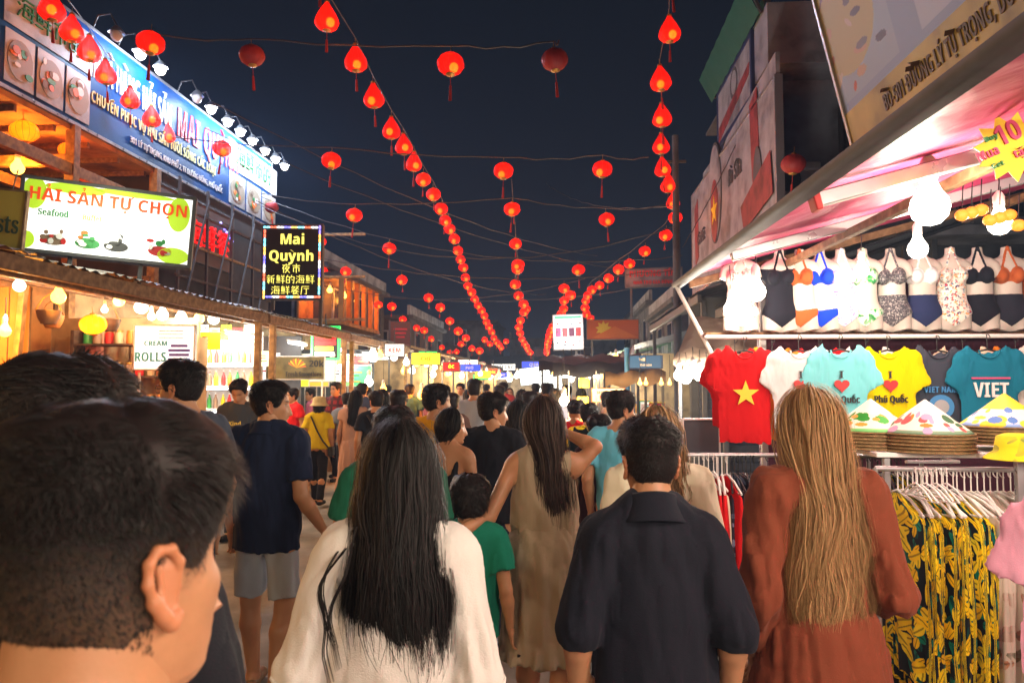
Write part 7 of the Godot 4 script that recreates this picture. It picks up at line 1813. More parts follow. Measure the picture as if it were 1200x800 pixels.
	if q.get("curls", false):                                    # loose locks over the left shoulder
		var cm := MB.new()
		var r := RandomNumberGenerator.new(); r.seed = 77
		for k in 3:
			var x0 := -0.085 - 0.012 * k
			for i in 16:
				var pts := PackedVector3Array()
				var jx := r.randf_range(-0.006, 0.006); var jz := r.randf_range(-0.004, 0.004)
				var top_y := 1.47 - 0.01 * k
				var low := [1.16, 1.2, 1.12, 1.24, 1.3][k] as float
				for n in 17:
					var u := n / 16.0
					var y := lerpf(top_y, low + jx, u)
					var amp := 0.02 * sin(PI * minf(u * 1.25, 1.0))
					pts.push_back(Vector3(x0 - 0.045 * sin(u * 2.6) + amp * sin(u * 6.0 + k * 1.9) + jx * (0.4 + u), y, 0.075 + 0.065 * smoothstep(0.0, 0.4, u) + 0.012 * cos(u * 6.0 + k * 1.9) + jz))
				var b := r.randf_range(0.5, 1.7)
				cm.col = hc * b
				ribbon(cm, pts, 0.0007, Vector3.RIGHT, Vector3(r.randf_range(-0.4, 0.4), 0, r.randf_range(-0.4, 0.4)))
		made.append(put("loose_lock", cm, mats.hair, t))
	if q.get("strap", false):
		var m := MB.new()
		m.tube([Vector3(-0.13, 1.44, 0.03), Vector3(-0.09, 1.4, 0.12), Vector3(0.0, 1.2, 0.135), Vector3(0.1, 1.03, 0.14), Vector3(0.19, 0.9, 0.06)], 0.014, 6)
		m.box(Vector3(0.21, 0.86, 0.02), Vector3(0.08, 0.16, 0.2), Basis(), 0.02)
		made.append(put("shoulder_bag", m, mats.black_plastic, t))
	for o: MeshInstance3D in made: o.transform = Transform3D(bs, Vector3.ZERO) * o.transform
	return t

func sleeve(f: Field, a: Vector3, e: Vector3, w: Vector3, long: float, r0: float, r1: float, fold := 0.0) -> void:       # long 1 ends at the elbow, 2 at the wrist
	if long <= 0.0: return
	if long <= 1.0:
		f.cap(a, a.lerp(e, long), r0, r1, 0.022, Vector3.ZERO, 1.0, 1, fold, 4.0)
	else:
		var m := lerpf(r0, r1, 1.0 / long)
		f.cap(a, e, r0, m, 0.022, Vector3.ZERO, 1.0, 0, fold, 4.0)
		f.cap(e, e.lerp(w, long - 1.0), m, r1, 0.012, Vector3.ZERO, 1.0, 1, fold, 4.0)

func top_mesh(q: Dictionary, J: Dictionary, cell: float) -> MB:
	var e: float = q.get("ease", 0.014)
	var hem: float = q.get("hem", 0.86)
	var sw: float = q.sw
	var f := Field.new(Vector3(-0.5, minf(hem - 0.05, 0.8), -0.42), Vector3(0.5, 1.56, 0.36), cell * q.get("cloth_fine", 0.85))
	var bz := Vector3.BACK
	var hr: float = q.get("hem_r", q.seat + e + 0.004)
	var pit: float = q.get("neck_y", 1.5)
	f.cap(Vector3(0, 1.31, 0.004), Vector3(0, 1.15, 0.004), q.chest + e, maxf(q.belly + e, lerpf(q.chest + e, hr, 0.35)) , 0.04, bz, 0.68)
	f.cap(Vector3(0, 1.2, 0.004), Vector3(0, hem, 0.006), maxf(q.belly + e, lerpf(q.chest + e, hr, 0.3)), hr, 0.04, bz, q.get("flat", 0.7), 1, q.get("fold", 0.0), q.get("folds", 7.0))
	if q.fem > 0.5:
		for sd in [-1.0, 1.0]: f.cap(Vector3(sd * 0.065, 1.255, -0.075), Vector3(sd * 0.065, 1.25, -0.085), 0.052 + e, 0.05 + e, 0.04)
	if q.get("straps", 0) == 0:
		var bare: float = 0.045 if q.get("sleeve", 0.55) <= 0.0 else 0.0
		f.cap(Vector3(-sw + 0.03 + bare, 1.385 - (0.02 if sw < 0.15 else 0.0), 0.01), Vector3(sw - 0.03 - bare, 1.385 - (0.02 if sw < 0.15 else 0.0), 0.01), 0.061 + e, 0.061 + e, 0.04)
		for sd in [-1.0, 1.0]: f.cap(Vector3(sd * 0.045, 1.445 + (0.012 if q.has("collar") else 0.0), 0.022), Vector3(sd * (sw - 0.02 - bare), 1.402 - (0.03 if sw < 0.15 else 0.0), 0.015), 0.04 + e * 0.6, 0.047 + e, 0.03)
		var lg: float = q.get("sleeve", 0.55)
		for k in ["l", "r"]: sleeve(f, J[k + "s"], J[k + "e"], J[k + "w"], lg, 0.056 * q.arm + e, q.get("cuff", 0.06 * q.arm + e * 1.3), q.get("sleeve_fold", 0.0))
	else:
		f.cut(Vector3(0, q.get("top_y", 1.33), 0), Vector3(0, 1, q.get("scoop", -0.25)))
		for sd in [-1.0, 1.0]:
			f.cap(Vector3(sd * 0.075, 1.27, 0.1), Vector3(sd * 0.085, 1.43, 0.03), q.get("strap_r", 0.012), q.get("strap_r", 0.012), 0.008)
			f.cap(Vector3(sd * 0.085, 1.43, 0.03), Vector3(sd * 0.08, 1.27, -0.1), q.get("strap_r", 0.012), q.get("strap_r", 0.012), 0.008)
	f.wrinkle(noise, q.get("crease", 0.012), q.get("crease_sc", Vector3(300, 110, 300)), q.get("seed", 3.0) * 31.0)
	f.wrinkle(noise, q.get("crease", 0.012) * 0.85, Vector3(480, 170, 480), q.get("seed", 3.0) * 57.0, true)
	var mb := MB.new()
	f.net(mb)
	return mb

func bottom_mesh(q: Dictionary, J: Dictionary, cell: float) -> MB:
	var e: float = q.get("leg_ease", 0.012)
	var f := Field.new(Vector3(-0.35, 0.02, -0.45), Vector3(0.35, 1.12, 0.48), cell * 0.9)
	f.cap(Vector3(0, 1.04, 0.005), Vector3(0, 0.94, 0.01), q.belly - 0.004, q.seat + 0.002, 0.04, Vector3.BACK, 0.68)
	for k in ["l", "r"]:
		if q.get("shorts", false):
			f.cap(J[k + "h"] + Vector3(-0.015 * signf(J[k + "h"].x), -0.08, 0), J[k + "h"].lerp(J[k + "k"], q.get("short_len", 0.95)), 0.082 + e * 0.6, 0.07 + e, 0.012, Vector3.ZERO, 1.0, 1)
		else:
			f.cap(J[k + "h"] + Vector3(-0.012 * signf(J[k + "h"].x), -0.07, 0), J[k + "k"], 0.086 + e * 0.6, 0.058 + e, 0.03)
			f.cap(J[k + "k"], J[k + "a"], 0.058 + e, 0.045 + e, 0.02, Vector3.ZERO, 1.0, 1)
	f.wrinkle(noise, 0.009, Vector3(350, 250, 350), q.get("seed", 5.0) * 17.0)
	var mb := MB.new()
	f.net(mb)
	return mb

func skirt_mesh(q: Dictionary, _J: Dictionary, cell: float) -> MB:
	var hem: float = q.get("skirt_hem", 0.5)
	var top: float = q.get("skirt_top", 1.05)
	var f := Field.new(Vector3(-0.5, hem - 0.06, -0.45), Vector3(0.5, top + 0.1, 0.45), cell * 0.85)
	var r0: float = q.get("skirt_r0", q.belly + 0.014)
	var r1: float = q.get("skirt_r1", 0.26)
	var mid: float = q.get("skirt_mid", (top - 0.92) / (top - hem))
	var rm: float = q.get("skirt_rm", maxf(lerpf(r0, r1, mid), q.seat + 0.02))
	var ym := lerpf(top, hem, mid)
	f.cap(Vector3(0, top, 0.005), Vector3(0, ym, 0.008), r0, rm, 0.02, Vector3.BACK, 0.74, 1, q.get("skirt_fold", 0.012) * 0.5, q.get("skirt_folds", 9.0))
	f.cap(Vector3(0, ym + 0.03, 0.008), Vector3(0, hem, 0.01), rm, r1, 0.02, Vector3.BACK, 0.78, 1, q.get("skirt_fold", 0.012), q.get("skirt_folds", 9.0))
	if q.has("frill"):                                           # a gathered strip along the hem
		f.cap(Vector3(0, hem + q.frill + 0.015, 0.01), Vector3(0, hem + 0.005, 0.01), r1 - 0.005, r1 + 0.035, 0.01, Vector3.BACK, 0.8, 1, 0.02, 17.0)
	f.wrinkle(noise, 0.012, Vector3(400, 130, 400), q.get("seed", 2.0) * 13.0)
	f.wrinkle(noise, 0.01, Vector3(520, 110, 520), q.get("seed", 2.0) * 23.0, true)
	var mb := MB.new()
	f.net(mb)
	return mb
# ------------------------------------------------------------------ mesh helpers
class MB:
	var v := PackedVector3Array()
	var n := PackedVector3Array()
	var uv := PackedVector2Array()
	var c := PackedColorArray()
	var ix := PackedInt32Array()
	var col := Color.WHITE

	func vert(p: Vector3, nn: Vector3, t := Vector2.ZERO) -> int:
		v.push_back(p); n.push_back(nn); uv.push_back(t); c.push_back(col)
		return v.size() - 1

	func tri(a: int, b: int, d: int) -> void:      # clockwise seen from the side the normals point to
		var g := (v[b] - v[a]).cross(v[d] - v[a])
		if g.dot(n[a] + n[b] + n[d]) > 0.0:
			ix.push_back(a); ix.push_back(d); ix.push_back(b)
		else:
			ix.push_back(a); ix.push_back(b); ix.push_back(d)

	func quad(a: Vector3, b: Vector3, d: Vector3, e: Vector3, flip := false) -> void:
		var nn := (b - a).cross(e - a).normalized()
		if flip: nn = -nn
		var i := vert(a, nn, Vector2(0, 1))
		vert(b, nn, Vector2(1, 1)); vert(d, nn, Vector2(1, 0)); vert(e, nn, Vector2(0, 0))
		tri(i, i + 1, i + 2); tri(i, i + 2, i + 3)

	func box(at: Vector3, s: Vector3, bas := Basis(), bev := 0.0) -> void:
		var hs := s * 0.5
		bev = minf(bev, minf(hs.x, minf(hs.y, hs.z)) * 0.9)
		if bev <= 0.0:
			for ax in 3:
				for sg: float in [-1.0, 1.0]:
					var j := (ax + 1) % 3
					var k := (ax + 2) % 3
					var nn := Vector3(); nn[ax] = sg
					var q := []
					for w in [[-1, -1], [1, -1], [1, 1], [-1, 1]]:
						var p := Vector3(); p[ax] = hs[ax] * sg; p[j] = hs[j] * w[0]; p[k] = hs[k] * w[1]
						q.append(vert(at + bas * p, bas * nn, Vector2(w[0] * 0.5 + 0.5, 0.5 - w[1] * 0.5)))
					tri(q[0], q[1], q[2]); tri(q[0], q[2], q[3])
			return
		var id := {}
		for ax in 3:
			var j := (ax + 1) % 3
			var k := (ax + 2) % 3
			for sg in [-1, 1]:
				var nn := Vector3(); nn[ax] = sg
				for a in [-1, 1]:
					for b in [-1, 1]:
						var p := Vector3(); p[ax] = hs[ax] * sg; p[j] = (hs[j] - bev) * a; p[k] = (hs[k] - bev) * b
						var key := Vector3i(); key[ax] = sg; key[j] = a; key[k] = b
						id[[ax, key]] = vert(at + bas * p, bas * nn, Vector2(a * 0.5 + 0.5, 0.5 - b * 0.5))
				var f := func(a, b): var key := Vector3i(); key[ax] = sg; key[j] = a; key[k] = b; return id[[ax, key]]
				tri(f.call(-1, -1), f.call(1, -1), f.call(1, 1)); tri(f.call(-1, -1), f.call(1, 1), f.call(-1, 1))
		for ax in 3:
			var j := (ax + 1) % 3
			var k := (ax + 2) % 3
			for a in [-1, 1]:
				for b in [-1, 1]:
					var k0 := Vector3i(); k0[ax] = -1; k0[j] = a; k0[k] = b
					var k1 := k0; k1[ax] = 1
					tri(id[[j, k0]], id[[j, k1]], id[[k, k1]]); tri(id[[j, k0]], id[[k, k1]], id[[k, k0]])
		for a in [-1, 1]:
			for b in [-1, 1]:
				for d in [-1, 1]:
					var key := Vector3i(a, b, d)
					tri(id[[0, key]], id[[1, key]], id[[2, key]])

	func bar(a: Vector3, b: Vector3, w: float, t: float, bev := 0.0) -> void:    # a square bar from a to b, t thick upwards
		var z := (b - a).normalized()
		var x := (Vector3.UP if absf(z.y) < 0.95 else Vector3.RIGHT).cross(z).normalized()
		box((a + b) * 0.5, Vector3(w, t, a.distance_to(b)), Basis(x, z.cross(x), z), bev)

	func loft(rows: Array, closed := true, cap := false) -> void:                 # rows of points, all of one length; smooth
		var m: int = rows[0].size()
		var base := v.size()
		var acc := PackedVector3Array(); acc.resize(rows.size() * m)
		var faces := PackedInt32Array()
		var mm := m if closed else m - 1
		var vol := 0.0
		var mid := Vector3()
		for r: PackedVector3Array in rows: mid += r[0]
		mid /= rows.size()
		for i in rows.size() - 1:
			var r0: PackedVector3Array = rows[i]
			var r1: PackedVector3Array = rows[i + 1]
			for j in mm:
				var j2 := (j + 1) % m
				var g := (r0[j2] - r0[j]).cross(r1[j] - r0[j]) + (r1[j2] - r1[j]).cross(r1[j2] - r0[j2])
				vol += g.dot(r0[j] - mid)
				for q: int in [i * m + j, i * m + j2, (i + 1) * m + j, (i + 1) * m + j2]:
					acc[q] += g
				faces.append_array([i * m + j, i * m + j2, (i + 1) * m + j2, (i + 1) * m + j])
		var sg := -1.0 if closed and vol < 0.0 else 1.0
		for i in rows.size():
			var r: PackedVector3Array = rows[i]
			for j in m:
				vert(r[j], acc[i * m + j].normalized() * sg, Vector2(j / float(mm), i / float(rows.size() - 1)))
		for q in range(0, faces.size(), 4):
			tri(base + faces[q], base + faces[q + 1], base + faces[q + 2])
			tri(base + faces[q], base + faces[q + 2], base + faces[q + 3])
		if cap:
			for e in [0, rows.size() - 1]:
				var r: PackedVector3Array = rows[e]
				var cc := Vector3()
				for p in r: cc += p
				cc /= m
				var o: PackedVector3Array = rows[1 if e == 0 else e - 1]
				var nn := (r[m / 3] - r[0]).cross(r[2 * m / 3] - r[0]).normalized()
				if nn.dot(cc - o[0]) + nn.dot(cc - o[m / 2]) < 0.0: nn = -nn
				var ci := vert(cc, nn)
				var st := v.size()
				for p in r: vert(p, nn)
				for j in mm: tri(ci, st + j, st + (j + 1) % m)

	func tube(pts: Array, rad, sides := 8, cap := true) -> void:
		var rows := []
		var up := Vector3.UP
		for i in pts.size():
			var t: Vector3 = (pts[mini(i + 1, pts.size() - 1)] - pts[maxi(i - 1, 0)]).normalized()
			if absf(t.dot(up)) > 0.95: up = Vector3.RIGHT if absf(t.x) < 0.8 else Vector3.BACK
			var x := up.cross(t).normalized()
			var y := t.cross(x)
			up = y
			var r: float = rad if rad is float else rad[i]
			var row := PackedVector3Array()
			for j in sides:
				var a := TAU * j / sides
				row.push_back(pts[i] + (x * cos(a) + y * sin(a)) * r)
			rows.append(row)
		loft(rows, true, cap)

	func lathe(prof: Array, sides := 16, xf := Transform3D()) -> void:           # [radius, height] pairs about the y axis
		var rows := []
		for q in prof:
			var row := PackedVector3Array()
			for j in sides:
				var a := TAU * j / sides
				row.push_back(xf * Vector3(cos(a) * q[0], q[1], sin(a) * q[0]))
			rows.append(row)
		loft(rows, true, false)

	func ball(at: Vector3, r: Vector3, sides := 14, rings := 9) -> void:
		var prof := []
		for i in rings + 1:
			var a := PI * i / rings
			prof.append([maxf(sin(a), 0.001), -cos(a)])
		lathe(prof, sides, Transform3D(Basis.from_scale(r), at))

	func prism(poly: PackedVector2Array, depth: float, xf := Transform3D()) -> void:    # outline in x y, from z 0 to -depth
		var t := Geometry2D.triangulate_polygon(poly)
		for z: float in [0.0, -depth]:
			var nn: Vector3 = xf.basis * Vector3(0, 0, 1.0 if z == 0.0 else -1.0)
			var i := v.size()
			for p in poly: vert(xf * Vector3(p.x, p.y, z), nn.normalized(), Vector2(p.x, -p.y))
			for q in range(0, t.size(), 3): tri(i + t[q], i + t[q + 1], i + t[q + 2])
		var cw := Geometry2D.is_polygon_clockwise(poly)
		for q in poly.size():
			var a := poly[q]
			var b := poly[(q + 1) % poly.size()]
			var d := b - a
			var nn := Vector3(d.y, -d.x, 0) * (-1.0 if cw else 1.0)
			nn = (xf.basis * nn).normalized()
			var i := vert(xf * Vector3(a.x, a.y, 0), nn)
			vert(xf * Vector3(b.x, b.y, 0), nn); vert(xf * Vector3(b.x, b.y, -depth), nn); vert(xf * Vector3(a.x, a.y, -depth), nn)
			tri(i, i + 1, i + 2); tri(i, i + 2, i + 3)

	func append(o: MB, xf := Transform3D()) -> void:
		var b := v.size()
		for i in o.v.size():
			v.push_back(xf * o.v[i]); n.push_back((xf.basis * o.n[i]).normalized())
		uv.append_array(o.uv); c.append_array(o.c)
		for i in o.ix: ix.push_back(b + i)

	func mesh() -> ArrayMesh:
		var m := ArrayMesh.new()
		if v.is_empty(): return m
		var a := []
		a.resize(Mesh.ARRAY_MAX)
		a[Mesh.ARRAY_VERTEX] = v; a[Mesh.ARRAY_NORMAL] = n; a[Mesh.ARRAY_TEX_UV] = uv; a[Mesh.ARRAY_COLOR] = c; a[Mesh.ARRAY_INDEX] = ix
		m.add_surface_from_arrays(Mesh.PRIMITIVE_TRIANGLES, a)
		return m


# a signed distance field on a grid, meshed as surface nets
class Field:
	var h: float
	var o: Vector3
	var nx: int
	var ny: int
	var nz: int
	var f := PackedFloat32Array()
	var steep := 1.9

	func _init(lo: Vector3, hi: Vector3, cell: float) -> void:
		h = cell; o = lo
		nx = int((hi.x - lo.x) / cell) + 2; ny = int((hi.y - lo.y) / cell) + 2; nz = int((hi.z - lo.z) / cell) + 2
		f.resize(nx * ny * nz); f.fill(1000.0)

	# tapered capsule; ax, fl flatten it along an axis; mode 1 cuts it square at b, 2 at both ends; fa, fn: folds that grow towards b; sub carves it out
	func cap(a: Vector3, b: Vector3, ra: float, rb: float, k: float, ax := Vector3.ZERO, fl := 1.0, mode := 0, fa := 0.0, fn := 0.0, sub := false) -> void:
		var pad := k + 3.0 * h + absf(fa)
		var lo := (a - Vector3.ONE * (ra + pad)).min(b - Vector3.ONE * (rb + pad)) - o
		var hi := (a + Vector3.ONE * (ra + pad)).max(b + Vector3.ONE * (rb + pad)) - o
		var x0 := clampi(int(lo.x / h), 0, nx); var x1 := clampi(int(hi.x / h) + 1, 0, nx)
		var y0 := clampi(int(lo.y / h), 0, ny); var y1 := clampi(int(hi.y / h) + 1, 0, ny)
		var z0 := clampi(int(lo.z / h), 0, nz); var z1 := clampi(int(hi.z / h) + 1, 0, nz)
		var ab := b - a
		var l2 := maxf(ab.length_squared(), 1e-8)
		var ln := sqrt(l2)
		var fx := 1.0 / fl - 1.0
		if fl < 1.0: steep = maxf(steep, 1.9 / fl)
		var e1 := Vector3.RIGHT if absf(ab.x) < 0.9 * ln else Vector3.BACK
		e1 = (e1 - ab * (e1.dot(ab) / l2)).normalized()
		var e2 := ab.cross(e1) / ln
		for z in range(z0, z1):
			for y in range(y0, y1):
				var i := (z * ny + y) * nx + x0
				for x in range(x0, x1):
					var p := o + Vector3(x, y, z) * h - a
					if fl != 1.0: p += ax * (p.dot(ax) * fx)
					var tt := p.dot(ab) / l2
					var t := clampf(tt, 0.0, 1.0)
					var q := p - ab * t
					var r := ra + (rb - ra) * t
					if fa != 0.0:
						var an := atan2(q.dot(e2), q.dot(e1))
						r += fa * t * (sin(an * fn + 3.0 * sin(an * 2.0 + fn)) + 0.4 * sin(an * fn * 1.7 + 1.3))
					var d := q.length() - r
					if mode >= 1:
						d = maxf(d, (tt - 1.0) * ln)
						if mode == 2: d = maxf(d, -tt * ln)
					var old := f[i]
					if sub:
						d = -d
						f[i] = maxf(old, d)
					elif k > 0.0:
						var hh := clampf(0.5 + 0.5 * (old - d) / k, 0.0, 1.0)
						f[i] = old + (d - old) * hh - k * hh * (1.0 - hh)
					else:
						f[i] = minf(old, d)
					i += 1

	func cut(at: Vector3, nn: Vector3) -> void:          # takes away what lies on the side the normal points to
		var i := 0
		for z in nz:
			for y in ny:
				for x in nx:
					if f[i] < 4.0 * h: f[i] = maxf(f[i], (o + Vector3(x, y, z) * h - at).dot(nn))
					i += 1

	func wrinkle(no: FastNoiseLite, amp: float, sc: Vector3, off := 0.0, ridge := false) -> void:
		var i := 0
		var lim := 4.0 * h
		for z in nz:
			for y in ny:
				for x in nx:
					if absf(f[i]) < lim:
						var p := (o + Vector3(x, y, z) * h) * sc
						var w := no.get_noise_3d(p.x + off, p.y + 0.35 * p.x, p.z)
						f[i] += amp * (0.45 - absf(w) * 2.0) if ridge else amp * w
					i += 1

	func net(mb: MB, tint = null) -> void:
		var id := PackedInt32Array(); id.resize(f.size()); id.fill(-1)
		var sy := nx
		var sz := nx * ny
		var lim := h * steep
		for z in nz - 1:
			for y in ny - 1:
				var i := z * sz + y * sy
				for x in nx - 1:
					var a := f[i]
					if a < lim and a > -lim:
						var b := f[i + 1]; var c := f[i + sy]; var d := f[i + sy + 1]
						var e := f[i + sz]; var g := f[i + sz + 1]; var k := f[i + sz + sy]; var l := f[i + sz + sy + 1]
						var neg := int(a < 0.0) + int(b < 0.0) + int(c < 0.0) + int(d < 0.0) + int(e < 0.0) + int(g < 0.0) + int(k < 0.0) + int(l < 0.0)
						if neg > 0 and neg < 8:
							var p := Vector3()
							var m := 0
							if (a < 0.0) != (b < 0.0): p += Vector3(a / (a - b), 0, 0); m += 1
							if (c < 0.0) != (d < 0.0): p += Vector3(c / (c - d), 1, 0); m += 1
							if (e < 0.0) != (g < 0.0): p += Vector3(e / (e - g), 0, 1); m += 1
							if (k < 0.0) != (l < 0.0): p += Vector3(k / (k - l), 1, 1); m += 1
							if (a < 0.0) != (c < 0.0): p += Vector3(0, a / (a - c), 0); m += 1
							if (b < 0.0) != (d < 0.0): p += Vector3(1, b / (b - d), 0); m += 1
							if (e < 0.0) != (k < 0.0): p += Vector3(0, e / (e - k), 1); m += 1
							if (g < 0.0) != (l < 0.0): p += Vector3(1, g / (g - l), 1); m += 1
							if (a < 0.0) != (e < 0.0): p += Vector3(0, 0, a / (a - e)); m += 1
							if (b < 0.0) != (g < 0.0): p += Vector3(1, 0, b / (b - g)); m += 1
							if (c < 0.0) != (k < 0.0): p += Vector3(0, 1, c / (c - k)); m += 1
							if (d < 0.0) != (l < 0.0): p += Vector3(1, 1, d / (d - l)); m += 1
							var w := o + h * (Vector3(x, y, z) + p / m)
							var nn := Vector3(b + d + g + l - a - c - e - k, c + d + k + l - a - b - e - g, e + g + k + l - a - b - c - d).normalized()
							if tint != null: mb.col = tint.call(w, nn)
							id[i] = mb.vert(w, nn, Vector2(w.x, -w.y))
					i += 1
		for z in range(1, nz - 1):
			for y in range(1, ny - 1):
				var i := z * sz + y * sy + 1
				for x in range(1, nx - 1):
					if id[i] >= 0:
						var s := f[i] < 0.0
						if s != (f[i + 1] < 0.0): face(mb, id[i - sy - sz], id[i - sz], id[i], id[i - sy], s)
						if s != (f[i + sy] < 0.0): face(mb, id[i - 1 - sz], id[i - 1], id[i], id[i - sz], s)
						if s != (f[i + sz] < 0.0): face(mb, id[i - 1 - sy], id[i - sy], id[i], id[i - 1], s)
					i += 1

	func face(mb: MB, a: int, b: int, c: int, d: int, s: bool) -> void:
		if a < 0 or b < 0 or c < 0 or d < 0: return
		if s:
			mb.ix.append_array([a, c, b, a, d, c])
		else:
			mb.ix.append_array([a, b, c, a, c, d])


# ------------------------------------------------------------------ scene helpers
func P(u: float, v: float, d: float) -> Vector3:        # the place d metres along the street that the photograph shows at u, v (of 1200 x 800)
	var r := eye_basis * Vector3((u - 600.0) / 870.0, (400.0 - v) / 870.0, -1.0)
	return EYE + r * (d / -r.z)

func numbered(called: String) -> String:
	var k: int = counts.get(called, 0)
	counts[called] = k + 1
	return called if k == 0 else "%s_%03d" % [called, k]

func thing(called: String, label: String, category: String, at := Vector3.ZERO, turn := 0.0, group := "") -> Node3D:
	var o := Node3D.new()
	o.name = numbered(called)
	add_child(o)
	o.position = at
	o.rotation.y = turn
	tag(o, label, category, group)
	return o

func tag(o: Node, label: String, category := "", group := "") -> Node:
	o.set_meta("label", label)
	if category: o.set_meta("category", category)
	if group: o.set_meta("group", group)
	return o

func put(called: String, mb, material: Material, parent: Node = null) -> MeshInstance3D:
	var o := MeshInstance3D.new()
	o.name = called if parent else numbered(called)
	o.mesh = mb.mesh() if mb is MB else mb
	o.material_override = material
	(parent if parent else self).add_child(o, true)
	return o

func struct(called: String, mb, material: Material, parent: Node = null) -> MeshInstance3D:
	var o := put(called, mb, material, parent)
	o.set_meta("kind", "structure")
	return o

func copy_of(src: Node3D, label: String, at: Vector3, turn := 0.0) -> Node3D:
	var r := src.duplicate()
	var stem := str(src.name)
	if stem.length() > 4 and stem[stem.length() - 4] == "_" and stem.right(3).is_valid_int(): stem = stem.left(stem.length() - 4)
	r.name = numbered(stem)
	add_child(r)
	r.position = at
	r.rotation.y = turn
	r.set_meta("label", label)
	return r

const ORD := ["first", "second", "third", "fourth", "fifth", "sixth", "seventh", "eighth", "ninth", "tenth", "eleventh", "twelfth", "thirteenth", "fourteenth", "fifteenth", "sixteenth", "seventeenth", "eighteenth", "nineteenth", "twentieth"]
const TENS := ["", "", "twenty", "thirty", "forty", "fifty", "sixty"]
func nth(k: int) -> String:                             # 0 -> first
	if k < 20: return ORD[k]
	var n := k + 1
	if n % 10 == 0: return TENS[n / 10].trim_suffix("y") + "ieth"
	return TENS[n / 10] + "-" + ORD[n % 10 - 1]

func mat(c: Color, rough := 0.7, o := {}) -> StandardMaterial3D:
	var m := StandardMaterial3D.new()
	m.albedo_color = c
	m.roughness = rough
	m.metallic = o.get("metal", 0.0)
	m.metallic_specular = o.get("spec", 0.5)
	if o.has("vc"): m.vertex_color_use_as_albedo = true
	if o.has("glow"):
		m.emission_enabled = true; m.emission = o.glow; m.emission_energy_multiplier = o.get("power", 1.0)
	if o.has("alpha"):
		m.transparency = BaseMaterial3D.TRANSPARENCY_ALPHA; m.albedo_color.a = o.alpha
	if o.has("back"): m.backlight_enabled = true; m.backlight = o.back
	if o.has("sheen"): m.rim_enabled = true; m.rim = o.sheen; m.rim_tint = 0.5
	if o.has("coat"): m.clearcoat_enabled = true; m.clearcoat = o.coat; m.clearcoat_roughness = 0.2
	if o.has("sss"): m.subsurf_scatter_enabled = true; m.subsurf_scatter_strength = o.sss
	if o.has("tex"): m.albedo_texture = o.tex
	if o.has("bump"):
		m.normal_enabled = true; m.normal_texture = o.bump; m.normal_scale = o.get("bumps", 1.0)
	if o.has("roughtex"):
		m.roughness_texture = o.roughtex; m.roughness_texture_channel = BaseMaterial3D.TEXTURE_CHANNEL_RED
	if o.has("tri"):
		m.uv1_triplanar = true; m.uv1_scale = Vector3.ONE * float(o.tri)
		m.uv1_world_triplanar = o.has("world")
	return m

func noise_tex(freq: float, size := 256, ramp = null, bump := 0.0, kind := FastNoiseLite.TYPE_SIMPLEX_SMOOTH, oct := 4, sd := 1) -> NoiseTexture2D:
	var t := NoiseTexture2D.new()
	var f := FastNoiseLite.new()
	f.noise_type = kind; f.frequency = freq; f.fractal_octaves = oct; f.seed = sd
	t.noise = f; t.width = size; t.height = size; t.seamless = true
	if ramp:
		var g := Gradient.new()
		g.offsets = PackedFloat32Array(ramp.map(func(q): return q[0])); g.colors = PackedColorArray(ramp.map(func(q): return q[1]))
		t.color_ramp = g
	if bump > 0.0:
		t.as_normal_map = true; t.bump_strength = bump
	return t

func lamp(at: Vector3, energy: float, color: Color, parent: Node, size := 0.04) -> OmniLight3D:
	var l := OmniLight3D.new()
	l.name = "lamp_light"
	l.light_energy = energy; l.light_color = color; l.light_size = size; l.omni_range = 30.0; l.omni_attenuation = 2.0; l.shadow_enabled = true
	parent.add_child(l, true)
	l.position = at
	return l

# ------------------------------------------------------------------ lettering
var fonts := {}
var glyphs := {}
const MARKS := {"Ả": "A?", "Ạ": "A.", "Á": "A/", "À": "A\\", "Ã": "A~", "Ự": "U+.", "Ư": "U+", "Ừ": "U+\\", "Ờ": "O+\\", "Ơ": "O+", "Ợ": "O+.", "Ọ": "O.", "Ộ": "O^.", "Ô": "O^", "Ụ": "U.", "Ú": "U/", "Ề": "E^\\", "Ế": "E^/", "Ê": "E^",
	"Ở": "O+?", "Ố": "O^/", "Ỏ": "O?", "È": "E\\", "Ì": "I\\", "Ữ": "U+~", "ữ": "u+~", "ò": "o\\", "ê": "e^", "Ỳ": "Y\\", "Đ": "D-", "Ă": "A(", "Â": "A^", "ỳ": "y\\", "ố": "o^/", "ú": "u/", "ả": "a?", "ạ": "a.", "ặ": "a(.", "ơ": "o+", "ư": "u+", "à": "a\\", "á": "a/", "ô": "o^", "đ": "d-"}

